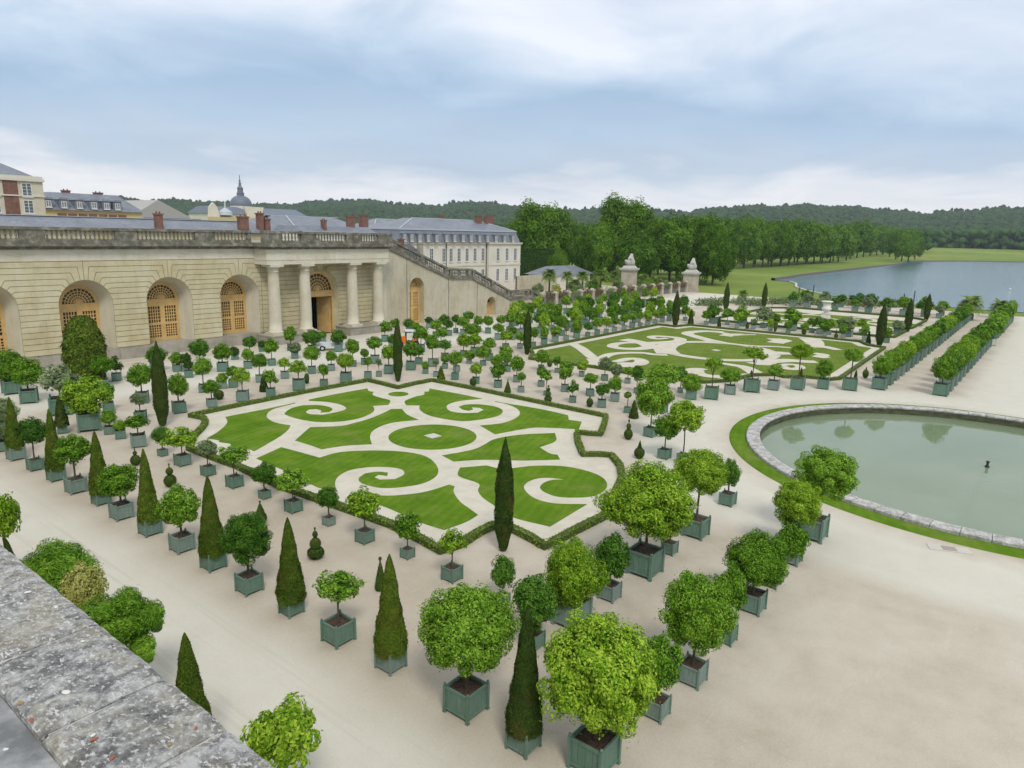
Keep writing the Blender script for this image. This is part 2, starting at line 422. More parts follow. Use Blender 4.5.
G1.append((TB([(168, 463), (290, 440), (340, 418), (380, 397), (480, 380), (620, 373), (622, 405), (558, 430), (600, 455), (630, 460), (640, 479), (500, 483), (330, 480), (215, 487)]), 0))
G1.append((TB([(235, 545), (240, 512), (345, 503), (395, 515), (440, 515), (530, 505), (640, 505), (730, 520), (800, 545), (828, 575), (815, 605), (760, 628), (650, 630), (590, 615), (560, 592), (580, 570), (620, 560), (670, 562), (600, 552), (540, 557), (500, 578), (500, 602), (540, 635), (620, 655), (748, 658), (600, 748), (450, 710), (380, 665), (330, 630), (312, 602), (315, 575)]), 0))
G1.append((T36([(40, 70), (140, 102), (300, 95), (430, 75), (570, 32), (605, 42), (600, 80), (640, 140), (700, 185), (755, 225), (680, 270), (540, 322), (460, 298), (380, 270), (200, 190), (60, 130)]), 0))
G1.append((TA([(225, 475), (325, 430), (400, 450), (478, 472), (560, 450), (700, 443), (830, 450), (910, 470), (950, 510), (945, 545), (890, 575), (800, 590), (720, 592), (650, 575), (635, 555), (660, 535), (710, 528), (752, 532), (748, 545), (715, 540), (697, 550), (720, 560), (780, 558), (815, 540), (812, 522), (780, 512), (720, 508), (650, 512), (590, 525), (552, 548), (540, 575), (548, 605), (470, 590), (350, 530), (260, 490)]), 0))
g1w = [lawnpiece(p, lawn, s)[1] for p, s in G1]
def disc(name, c, r, z, mat, seg=64, r0=None, thick=0):
    bm = bmesh.new()
    o = [bm.verts.new((c[0]+r*math.cos(2*math.pi*k/seg), c[1]+r*math.sin(2*math.pi*k/seg), z)) for k in range(seg)]
    if r0:
        i = [bm.verts.new((c[0]+r0*math.cos(2*math.pi*k/seg), c[1]+r0*math.sin(2*math.pi*k/seg), z)) for k in range(seg)]
        for k in range(seg): bm.faces.new((i[k], o[k], o[(k+1) % seg], i[(k+1) % seg]))
    else: bm.faces.new(o)
    if thick:
        lo = [bm.verts.new((v.co.x, v.co.y, z-thick)) for v in o]
        for k in range(seg): bm.faces.new((lo[k], lo[(k+1) % seg], o[(k+1) % seg], o[k]))
    me = bpy.data.meshes.new(name); bm.to_mesh(me); bm.free()
    ob = meshobj(name, me, mat); ob['kind'] = 'structure'; return ob
C1 = at(432.8, 436.6, 0)
def circ_r(c, pxs): return sum((at(*p, 0)-c).length for p in pxs)/len(pxs)
r1 = circ_r(C1, [(388.8, 437.5), (476.8, 438), (432, 424.4), (432, 449.3)])
disc('parterre_lawn', C1, r1, .03, lawn, thick=.026)
c_ = at(398.4, 394.2, 0); disc('parterre_lawn', c_, circ_r(c_, [(388.4, 394.2), (408.6, 394.2)]), .03, lawn, thick=.026)
# the pale path sheets inside each hedge
H1 = [(190.5, 417), (213, 412.2), (240, 406.5), (304, 393.5), (368, 381.6), (383, 385), (398, 389), (414, 385), (432, 381.5), (475, 390), (520, 399.5), (560, 408), (606, 417.5), (604, 426), (600, 436), (588, 435.2), (576.5, 433.9), (578, 444), (583, 456.6), (597, 456.2), (611.5, 457.3), (620, 468), (622, 480), (604, 518.5), (575, 533), (545, 549), (530, 540), (513, 531.5), (503, 526.5), (494, 527.5), (478.7, 535), (460, 547), (441, 553.5), (422.5, 542.8), (391, 527), (360, 516), (320, 502), (280, 488), (237, 468), (212, 459), (189, 450), (194, 438), (202, 430), (206, 424), (203.5, 419.5)]
H2 = [(530, 350), (585, 339.5), (640, 328.8), (658, 325.4), (667, 326.2), (675, 327.3), (683, 326.3), (690.6, 325.9), (725, 329.3), (760, 332.6), (820, 338.3), (860, 342.3), (868, 346), (884.5, 348.5), (862, 364), (839.5, 379.6), (829.8, 380.6), (807.8, 378.2), (784, 378), (775, 375.7), (753, 376.2), (727.8, 381.8), (703, 383.4), (665, 379.5), (625, 373.6), (593.7, 368), (575, 365.8), (553, 362.6), (529.7, 359.5), (533, 355)]
def poly_w(P, z=0): return [at(*p, z)[:2] for p in P]
h1w, h2w = poly_w(H1), poly_w(H2)
h3w = [(2*91.3-x, y) for x, y in h1w]
# the third garden has plain corners towards the water side
h3w = [p for p in h3w if not (p[1] < 27.5 and p[0] < 150) and not (p[1] < 30 and p[0] < 139)]
k_ = min(range(len(h3w)), key=lambda i: abs(h3w[i][1]-28.5)+abs(h3w[i][0]-133)*.5)
pathsheet = []
for n_, w_ in (('parterre_path', h1w), ('parterre_path', h2w)): flat(n_, w_, .012, pale)
R3 = [(123.5, 50.2), (132.5, 50.2), (135, 48.2), (137.5, 50.2), (155.5, 50.2), (157.6, 48), (160.3, 45), (160.3, 24.5), (158.4, 22), (156.2, 20.2), (139.8, 20.2), (137.5, 22.4), (135, 20.2), (124.5, 20.2), (123.5, 22)]
flat('parterre_path', R3, .012, pale)
for w_ in g1w:
    w3 = [((2*91.3-x)*1-5.2, y*.93+1.4) for x, y in w_][::-1]
    bm = bmesh.new(); f = bm.faces.new([bm.verts.new((x, y, .03)) for x, y in w3])
    bmesh.ops.triangulate(bm, faces=[f])
    for f in bm.faces:
        f.normal_update()
        if f.normal.z < 0: f.normal_flip()
    me = bpy.data.meshes.new('parterre_lawn'); bm.to_mesh(me); bm.free(); o = meshobj('parterre_lawn', me, lawn2); o['kind'] = 'structure'
disc('parterre_lawn', (2*91.3-C1.x-5.2, C1.y*.93+1.4), r1, .03, lawn2)

# second parterre: one lawn sheet cut by curling sand ribbons
def inset_poly(w, d):
    n = len(w); out = []
    area = sum(w[i][0]*w[(i+1) % n][1]-w[(i+1) % n][0]*w[i][1] for i in range(n))
    s = 1 if area > 0 else -1
    for i in range(n):
        a, b, c = Vector(w[i-1]), Vector(w[i]), Vector(w[(i+1) % n])
        e1 = (b-a).normalized(); e2 = (c-b).normalized()
        n1 = Vector((-e1.y, e1.x))*s; n2 = Vector((-e2.y, e2.x))*s
        k = (n1+n2); k = k/max(.5, k.length_squared/2*1)
        out.append(tuple(b+k*d))
    return out
flat('parterre_lawn', inset_poly(h2w, 1.5), .03, lawn2)
def catmull(P, n=6, closed=False):
    P = [Vector(p) for p in P]; out = []
    N = len(P)
    for i in range(N if closed else N-1):
        g = lambda j: P[j % N] if closed else P[max(0, min(N-1, j))]
        p0, p1, p2, p3 = g(i-1), g(i), g(i+1), g(i+2)
        for k in range(n):
            t = k/n
            out.append(.5*((2*p1)+(p2-p0)*t+(2*p0-5*p1+4*p2-p3)*t*t+(3*p1-p0-3*p2+p3)*t**3))
    if not closed: out.append(P[-1])
    return out
zrib = [.034]
def ribbon(px, width, name='parterre_path', taper=False, mat=None, world=False):
    W = catmull([(p if world else at(*p, 0)[:2]) for p in px], 6)
    zrib[0] += .0011; z = zrib[0]
    bm = bmesh.new(); pr = None; n = len(W)
    for i, p in enumerate(W):
        d = (W[min(i+1, n-1)]-W[max(i-1, 0)]).normalized(); nn = Vector((-d.y, d.x))
        wd = width if not isinstance(width, (list, tuple)) else width[0]+(width[1]-width[0])*i/(n-1)
        cur = (bm.verts.new((*(p+nn*wd/2), z+i*.0009)), bm.verts.new((*(p-nn*wd/2), z+i*.0009)))
        if pr: bm.faces.new((pr[0], pr[1], cur[1], cur[0]))
        pr = cur
    for f in bm.faces:
        f.normal_update()
        if f.normal.z < 0: f.normal_flip()
    me = bpy.data.meshes.new(name); bm.to_mesh(me); bm.free(); o = meshobj(name, me, mat or pale); o['kind'] = 'structure'
TV = lambda L: T(600, 280, 6.4, L); TT = lambda L: T(480, 280, 6.4, L); T3 = lambda L: T(700, 270, 6.4, L); T6 = lambda L: T(620, 340, 6.4, L)
C2 = at(716, 350.6, 0); r2 = circ_r(C2, [(675.8, 351), (701.6, 358.6)])
disc('parterre_path', C2, r2+1.5, .033, pale, r0=r2)
ribbon(TV([(740, 402), (690, 385), (620, 365), (560, 347), (585, 335), (680, 330), (790, 337)]), 1.9)
ribbon(TV([(800, 350), (850, 355), (900, 353), (1000, 352)]), (1.6, .6))
ribbon(TV([(400, 440), (330, 430), (290, 410), (200, 390), (150, 382)]), (2.2, 2.6))
ribbon(TV([(330, 428), (250, 442), (150, 441), (85, 430), (90, 415), (150, 405), (215, 405)]), (2.0, 1.2))
ribbon(TV([(290, 408), (400, 402), (490, 395), (515, 380), (460, 368), (370, 362), (325, 368), (360, 380), (430, 375)]), (2.2, 1.0))
ribbon(TV([(500, 400), (440, 420), (415, 445), (440, 475)]), (2.4, 3.2))
ribbon(TT([(590, 410), (640, 435), (680, 465), (725, 500), (770, 505), (830, 480), (920, 470), (1040, 470), (1110, 480), (1200, 484)]), (1.6, 1.2))
ribbon(TT([(725, 505), (745, 530), (735, 555)]), 1.8)
ribbon(TV([(180, 560), (165, 540), (240, 540), (268, 524), (235, 508), (180, 508), (130, 520), (90, 528)]), (2.2, 1.1))
ribbon(T6([(420, 212), (450, 198), (500, 190), (540, 196)]), (2.0, 1.5))
ribbon(T6([(500, 195), (505, 215), (560, 232), (640, 238)]), (1.3, 1.8))
ribbon(T6([(640, 150), (720, 162), (800, 178), (880, 222)]), (1.0, 2.0))
ribbon(T3([(0, 432), (80, 452), (180, 472), (290, 484)]), (1.4, 1.2))
ribbon(T3([(290, 484), (380, 490), (470, 492), (580, 500)]), (1.2, .9))
ribbon(T3([(395, 515), (430, 535), (400, 555), (430, 540), (520, 535), (560, 545)]), (2.2, 2.6))
ribbon(T3([(350, 590), (400, 600), (440, 588), (560, 582), (660, 588), (745, 592)]), (3.0, 1.8))
ribbon(T3([(510, 612), (570, 636), (640, 630), (620, 612), (560, 608), (520, 615)]), (1.3, 1.0))
ribbon(T3([(470, 440), (500, 450), (540, 452), (500, 462), (480, 470)]), (2.2, 2.4))
ribbon(T3([(700, 440), (730, 465), (745, 490), (800, 495), (885, 515)]), (3.2, 1.4))
ribbon(T3([(745, 490), (700, 495)]), (2.6, 1.2))
ribbon(T3([(730, 535), (790, 545), (760, 560), (800, 556)]), (1.4, 1.8))
ribbon(T3([(160, 425), (200, 415), (280, 413)]), (2.2, 1.0))
ribbon(T3([(110, 398), (160, 408), (200, 420)]), (1.0, 1.8))

# hedges: clipped box run along the outline
hcore = nmat('hedge_inner', (.06, .09, .02), .95)
def hedge(w, label, h=.34, wd=.44, z=0, dens=70):
    W = []
    n = len(w)
    for i in range(n):
        a, b = Vector(w[i]), Vector(w[(i+1) % n]); L = (b-a).length; k = max(1, int(L/.8))
        W += [a.lerp(b, j/k) for j in range(k)]
    n = len(W); bm = bmesh.new(); rings = []
    P = []; Nn = []
    for i, p in enumerate(W):
        d = (W[(i+1) % n]-W[i-1]).normalized(); nn = Vector((-d.y, d.x))
        hw = wd/2*.9*(1+.08*mnoise.noise(Vector((p.x, p.y, 1)))); hh = h*.93*(1+.08*mnoise.noise(Vector((p.x*.7, p.y*.7, 5))))
        rings.append([bm.verts.new((*(p+nn*s*hw), zz)) for s, zz in ((1, 0), (1, hh), (-1, hh), (-1, 0))])
    for i in range(n):
        a, b = rings[i], rings[(i+1) % n]
        for k in range(3): bm.faces.new((a[k], a[k+1], b[k+1], b[k]))
    e = tag(empty('box_hedge', (0, 0, 0)), label, 'hedge', 'low clipped hedges round the parterres')
    bmesh.ops.recalc_face_normals(bm, faces=bm.faces)
    for i in range(n):
        a, b = W[i], W[(i+1) % n]; d = b-a; L = d.length
        if L < 1e-4: continue
        nn = Vector((-d.y, d.x))/L
        for _ in range(int(L*dens)+1):
            q = a.lerp(b, random.random()); s = random.random()
            if s < .5: o = (random.random()-.5)*wd; P.append((q.x+nn.x*o, q.y+nn.y*o, h*(.96+.06*random.random()))); Nn.append((nn.x*o, nn.y*o, 1))
            else:
                sd = 1 if s < .75 else -1; P.append((q.x+nn.x*sd*wd/2, q.y+nn.y*sd*wd/2, h*random.random())); Nn.append((nn.x*sd, nn.y*sd, .3))
    obj('hedge_core', bm, hcore, e)
    meshobj('clipped_foliage', leafmesh('box_leaves', np.array(P), np.array(Nn, float), .055), LM['box'], e)
hedge(h1w, 'low box hedge zigzagging round the nearest scrollwork lawn', dens=110)
hedge(h2w, 'low box hedge round the middle scrollwork lawn behind the pond', dens=50)
hedge(R3, 'low box hedge round the farthest scrollwork lawn near the lake', h=.4, dens=25)

# small stone slab in the middle of the near lawns
pale_stone = nmat('pale_stone', (.5, .48, .42), .8)
for c, lb in ((C1, 'small white diamond stone slab in the centre of the nearest round lawn'), (C2, 'small white diamond stone slab in the middle parterre round lawn')):
    bm = bmesh.new(); mt = Matrix.Translation((c.x, c.y, .03)) @ Matrix.Rotation(R(45-52), 4, 'Z')
    box(bm, -.46, .46, -.46, .46, 0, .05, mt); o = obj('stone_slab', bm, pale_stone, bevel=.012); tag(o, lb, 'slab')

# ------------------------------------------------------------------ basin
coping_m = nmat('weathered_coping_stone', (.35, .34, .32), .85)
if True:
    m = coping_m; v = coords(m); n1 = noise(m, v, 2.2, 7, .72); n2 = noise(m, v, 9, 5, .7)
    c = ramp(m, mth(m, 'ADD', mth(m, 'MULTIPLY', n1, .6), mth(m, 'MULTIPLY', n2, .4)), [(.36, (.16, .155, .145)), (.46, (.30, .295, .28)), (.54, (.46, .45, .43)), (.66, (.60, .59, .565))])
    setcol(m, c); bump(m, n2, .25, .02)
bas = tag(empty('pond_basin', BC), 'round stone edged basin of still green water right of the near parterre', 'pond')
for k in range(72):
    a0, a1 = 2*math.pi*(k+.012)/72, 2*math.pi*(k+.988)/72
    bm = bmesh.new(); ro, ri = BR, BR-.95
    prof = [(ro, 0), (ro, .20), (ro-.06, .25), (ri+.08, .26), (ri-.03, .20), (ri, .08)]
    rr = []
    for j in range(4):
        a = a0+(a1-a0)*j/3
        rr.append([bm.verts.new((r*math.cos(a), r*math.sin(a), z+.006*math.sin(k*2.3))) for r, z in prof])
    for x, y in zip(rr, rr[1:]):
        for i in range(len(prof)): bm.faces.new((x[i], x[(i+1) % len(prof)], y[(i+1) % len(prof)], y[i]))
    bm.faces.new(rr[0]); bm.faces.new(rr[-1][::-1])
    o = obj('coping_stone', bm, coping_m, bas)
wat = nmat('basin_water', (.15, .22, .16), .03, .5)
if True:
    m = wat; v = coords(m); n1 = noise(m, v, .15, 4); 
    setcol(m, ramp(m, n1, [(.3, (.205, .275, .160)), (.7, (.265, .335, .215))]))
    bsdf(m).inputs['IOR'].default_value = 1.5; bsdf(m).inputs['Specular IOR Level'].default_value = .62
    bump(m, noise(m, coords(m, (1, 1, 1)), 2.2, 3), .03, .02)
    out = m.node_tree.nodes['Material Output']; tr = nd(m, 'ShaderNodeBsdfTransparent'); mx = nd(m, 'ShaderNodeMixShader'); mx.inputs[0].default_value = .25
    lk(m, bsdf(m).outputs[0], mx.inputs[1]); lk(m, tr.outputs[0], mx.inputs[2]); lk(m, mx.outputs[0], out.inputs['Surface'])
o = disc('water', (BC.x, BC.y), BR-.93, -.42, wat, 96)
algae = nmat('algae_wall', (.05, .06, .03), .8)
setcol(algae, ramp(algae, noise(algae, coords(algae, (1, 1, 3)), 1.5, 4), [(.3, (.035, .04, .02)), (.7, (.10, .11, .06))]))
bm = bmesh.new(); lathe(bm, [(BR-.93, -.7), (BR-.93, .10), (BR-.1, .10), (BR-.1, -.1)], 128, cap=False); obj('basin_wall', bm, algae, bas)
floor_m = nmat('basin_floor', (.14, .19, .12), .9)
o = disc('basin_floor', (BC.x, BC.y), BR-.94, -.66, floor_m, 64)
darkiron = nmat('dark_iron', (.03, .035, .035), .5)
jp = at(987, 467, -.42); e = tag(empty('fountain_jet', (jp.x, jp.y, -.42)), 'short dark fountain nozzle standing in the middle of the round pond', 'fountain nozzle')
bm = bmesh.new(); lathe(bm, [(.15, -.1), (.14, .1), (.08, .13), (.08, .34), (.12, .36), (.12, .42), (.05, .46)], 12); obj('nozzle', bm, darkiron, e)
pe = at(962, 520, -.5)-Vector((jp.x, jp.y, -.42)); bm = bmesh.new(); tube(bm, [(0, 0, -.185), (pe.x*.5, pe.y*.5, -.19), (pe.x*1.0, pe.y*1.0, -.2)], [.15, .17, .17], 8); obj('supply_pipe', bm, nmat('drowned_pipe', (.02, .03, .03), .8), e)
# turf ring round the coping (a low raised lip of grass)
bm = bmesh.new(); pr = None
for k in range(193):
    a = 2*math.pi*k/192; wv = BR+1.25
    cur = [bm.verts.new((BC.x+r*math.cos(a), BC.y+r*math.sin(a), z)) for r, z in ((BR+.02, .05), (BR+.9, .09), (wv-.12, .06), (wv, .002))]
    if pr:
        for i in range(3): bm.faces.new((pr[i], pr[i+1], cur[i+1], cur[i]))
    pr = cur
o = obj('turf_ring', bm, lawn); o['kind'] = 'structure'
# drain cover set in the sand
dc = at(949, 549, 0); dA = at(925, 546.5, 0); dB = at(973, 552.5, 0)
e = tag(empty('drain_cover', (dc.x, dc.y, .0), math.atan2(dB.y-dA.y, dB.x-dA.x)), 'pale rectangular stone drain cover set in the sand below the pond', 'drain cover')
bm = bmesh.new(); box(bm, -.95, .95, -.36, .36, .002, .03); obj('stone_frame', bm, pale_stone, e, bevel=.006)
bm = bmesh.new(); box(bm, -.32, .32, -.26, .26, .031, .04); obj('metal_plate', bm, nmat('rusty_plate', (.33, .27, .23), .7), e)

# ------------------------------------------------------------------ lake
lakem = nmat('lake_water', (.05, .09, .12), .12, .5)
if True:
    m = lakem; v = coords(m, (1, 1, 1)); 
    n1 = noise(m, coords(m, (.006, .03, 1)), 1, 6, .65)
    setcol(m, ramp(m, n1, [(.3, (.085, .150, .185)), (.6, (.125, .205, .245)), (.75, (.20, .28, .32))]))
    bump(m, noise(m, v, .8, 6, .7), .35, .25)
lk_px = [(773, 280.5), (801, 276), (850, 270), (896, 265), (906, 261.8), (960, 261.6), (1024, 262.6)]
L = [at(*p, 0) for p in lk_px]
far_end = L[-1]+(L[-1]-L[4]).normalized()*500
near = [at(*p, 0) for p in [(1024, 313), (970, 309.5), (937, 306.6), (902.5, 305), (858, 300), (826.6, 295.5), (806, 291), (796, 287.5), (796, 284), (790, 282)]]
ne = near[0]+(near[0]-near[2]).normalized()*250
lk_w = [tuple(p[:2]) for p in L]+[tuple(far_end[:2]), tuple((far_end*.3+ne*.7+Vector((0, -300, 0)))[:2]), tuple(ne[:2])]+[tuple(p[:2]) for p in near]
flat('lake', lk_w, .12, lakem)
quay = nmat('quay_stone', (.16, .15, .12), .9)
def kerb(name, P, h, wd, mat, z0=0):
    bm = bmesh.new(); pr = None; n = len(P)
    for i, p in enumerate(P):
        d = (P[min(i+1, n-1)]-P[max(0, i-1)]); d = Vector((d.x, d.y)).normalized(); nn = Vector((-d.y, d.x))
        cur = [bm.verts.new((p.x+nn.x*s*wd/2, p.y+nn.y*s*wd/2, z)) for s, z in ((1, z0), (1, z0+h), (-1, z0+h), (-1, z0))]
        if pr:
            for k in range(3): bm.faces.new((pr[k], pr[k+1], cur[k+1], cur[k]))
        pr = cur
    return obj(name, bm, mat)
tag(kerb('quay_wall', L+[far_end], .9, 1.4, quay), 'long dark stone quay edging the far and left shore of the lake', 'quay')
tag(kerb('quay_kerb', near[5:], .35, .7, pale_stone), 'pale curved stone kerb at the left tip of the lake', 'kerb')
# ------------------------------------------------------------------ plant prototypes
def conef(t): return max(0.0, (1-t)**.72*(1 if t > .12 else .93+.6*t))*(.96+.04*math.sin(t*9))
def cypf(t): return max(0.02, (.45+2.6*t if t < .2 else 1.0-.10*((t-.35)*2)**2 if t < .55 else (1-((t-.55)/.45)**1.6)*.985))
def ovalf(t): return math.sqrt(max(0, 1-((t-.42)/.60)**2)) if t > .42 else math.sqrt(max(.3, 1-((t-.42)/.62)**2))
_pc = {}
PB = {
 'ball_near': lambda s: ball_mesh('crown_ball', 38000, .031, s, K=115, crad=.19, core=.5, rin=.60),
 'ball_mid':  lambda s: ball_mesh('crown_ball', 7500, .060, s, K=72, crad=.22, core=.5, rin=.60),
 'ball_far':  lambda s: ball_mesh('crown_ball', 2000, .12, s, K=36, crad=.28, rin=.55, core=.55),
 'loose_near': lambda s: ball_mesh('crown_loose', 6500, .052, s, K=55, crad=.22, rin=.35, core=0, zmin=-.5),
 'loose_mid': lambda s: ball_mesh('crown_loose', 2600, .085, s, K=38, crad=.25, rin=.35, core=0, zmin=-.6),
 'loose_far': lambda s: ball_mesh('crown_loose', 600, .18, s, K=20, crad=.34, rin=.4, core=0, zmin=-.6),
 'cone_near': lambda s: prof_mesh('crown_cone', conef, 30000, .045, s, asp=4.2, lump=.04),
 'cone_mid':  lambda s: prof_mesh('crown_cone', conef, 10000, .075, s, asp=4.2),
 'cone_far':  lambda s: prof_mesh('crown_cone', conef, 1200, .20, s, asp=3.5),
 'cyp_near':  lambda s: prof_mesh('crown_cypress', cypf, 12000, .085, s, asp=9, lump=.05),
 'cyp_far':   lambda s: prof_mesh('crown_cypress', cypf, 2500, .20, s, asp=9, lump=.05),
 'oval_mid':  lambda s: prof_mesh('crown_oval', ovalf, 7000, .07, s, asp=3, lump=.05),
}
SEEDS = {'ball_near': 5, 'ball_mid': 5, 'ball_far': 5, 'loose_near': 4, 'loose_mid': 4, 'loose_far': 3, 'cone_near': 3, 'cone_mid': 3, 'cone_far': 2, 'cyp_near': 2, 'cyp_far': 2, 'oval_mid': 1}
ASP = {'cone_near': 4.2, 'cone_mid': 4.2, 'cone_far': 3.5, 'cyp_near': 9, 'cyp_far': 9, 'oval_mid': 3}
def crownmesh(kind, tone, i):
    i = i % SEEDS[kind]; k = (kind, i)
    if k not in _pc: _pc[k] = PB[kind](i*13+5)
    kk = (kind, i, tone)
    if kk not in _pc:
        me = _pc[k].copy(); me.materials.clear(); me.materials.append(LM[tone]); _pc[kk] = me
    return _pc[kk]
_tub = {}
def tubmeshes(lod, paint):
    k = (lod, paint.name)
    if k in _tub: return _tub[k]
    bm = bmesh.new()                                         # unit side 1, height .92, on feet
    h = .92
    if lod == 'near':
        for sx, sy in ((0, 1), (0, -1), (1, 0), (-1, 0)):     # four plank panels with rails
            for j in range(4):
                a = -.44+.22*j; z0, z1 = .10, h-.02
                if sx: box(bm, sx*.44-.02, sx*.44+.02, a+.004, a+.216, z0, z1)
                else: box(bm, a+.004, a+.216, sy*.44-.02, sy*.44+.02, z0, z1)
            for z0, z1 in ((.12, .19), (h-.09, h-.005)):
                if sx: box(bm, sx*.47-.022, sx*.47+.022, -.43, .43, z0, z1)
                else: box(bm, -.43, .43, sy*.47-.022, sy*.47+.022, z0, z1)
        body = bm
        bp = bmesh.new()
        box(bp, -.045, .045, -.045, .045, 0, h+.02); lathe(bp, [(.02, 0), (.045, .03), (.05, .06), (.03, .09), (.005, .105)], 8, z=h+.018)
        box(bp, -.058, .058, -.058, .058, -.001, .05)
        bmesh.ops.recalc_face_normals(bp, faces=bp.faces); mp = bpy.data.meshes.new('corner_post'); bp.to_mesh(mp); bp.free(); mp.materials.append(paint)
    else:
        box(body_ := bm, -.46, .46, -.46, .46, .09, h)
        for f in list(bm.faces):
            if f.normal.z > .5 or (sum(v.co.z for v in f.verts)/4 > h-.01): bm.faces.remove(f)
        for sx in (-1, 1):
            for sy in (-1, 1):
                x, y = sx*.46, sy*.46; box(bm, x-.05, x+.05, y-.05, y+.05, 0, h+.07)
        box(bm, -.42, .42, -.49, -.462, .13, .2); box(bm, -.42, .42, .462, .49, .13, .2)
        box(bm, -.42, .42, -.49, -.462, h-.1, h-.01); box(bm, -.42, .42, .462, .49, h-.1, h-.01)
        mp = None
    bmesh.ops.recalc_face_normals(bm, faces=bm.faces)
    me = bpy.data.meshes.new('planter_tub'); bm.to_mesh(me); bm.free(); me.materials.append(paint)
    bs = bmesh.new(); box(bs, -.425, .425, -.425, .425, h-.2, h-.10)
    for v in bs.verts:
        if v.co.z > h-.15: v.co.z += 0
    ms = bpy.data.meshes.new('soil'); bs.to_mesh(ms); bs.free(); ms.materials.append(soil)
    ZK = 25
    bt = bmesh.new(); tube(bt, [(0, 0, 0), (.3, .1, .3*ZK), (-.2, .2, .65*ZK), (0.1, 0, ZK)], [1, .8, .75, .7], 8)
    tk = bpy.data.meshes.new('trunk'); bt.to_mesh(tk); bt.free(); tk.materials.append(bark)
    bt = bmesh.new(); tube(bt, [(0, 0, 0), (.3, .1, .3*ZK), (-.2, .2, .65*ZK), (0.1, 0, ZK)], [1, .8, .75, .7], 8)
    for a in range(5):
        q = a*1.257; tube(bt, [(0, 0, (.45+.06*a)*ZK), (3.5*math.cos(q), 3.5*math.sin(q), (.68+.05*a)*ZK), (7*math.cos(q), 7*math.sin(q), (.95+.05*a)*ZK)], [.5, .38, .2], 6)
    tb = bpy.data.meshes.new('trunk'); bt.to_mesh(tb); bt.free(); tb.materials.append(bark)
    _tub[k] = (me, mp, ms, tk, tb); return _tub[k]

ORD = 'zeroth first second third fourth fifth sixth seventh eighth ninth tenth eleventh twelfth thirteenth fourteenth fifteenth sixteenth seventeenth eighteenth nineteenth twentieth'.split()
def ordw(n):
    if n <= 20: return ORD[n]
    t = {2: 'twenty', 3: 'thirty', 4: 'forty', 5: 'fifty'}[n//10]
    return t+('-'+ORD[n % 10] if n % 10 else '') if n % 10 else {2: 'twentieth', 3: 'thirtieth', 4: 'fortieth', 5: 'fiftieth'}[n//10]
PL = []          # every plant: dict, built and labelled at the end
TONEW = {'bright': 'bright green', 'mid': 'green', 'deep': 'deep green', 'dark': 'dark green', 'olive': 'grey-green', 'gold': 'yellowish', 'yew': 'yew', 'yewdark': 'dark yew'}
def add(zone, kind, tone, x, yb, tw, cw, yt, yc, rot=None, cx=None, paint=None):
    PL.append(dict(zone=zone, kind=kind, tone=tone, px=(x, yb, tw, cw, yt, yc), rot=rot, cx=cx, paint=paint))
_n = [0]
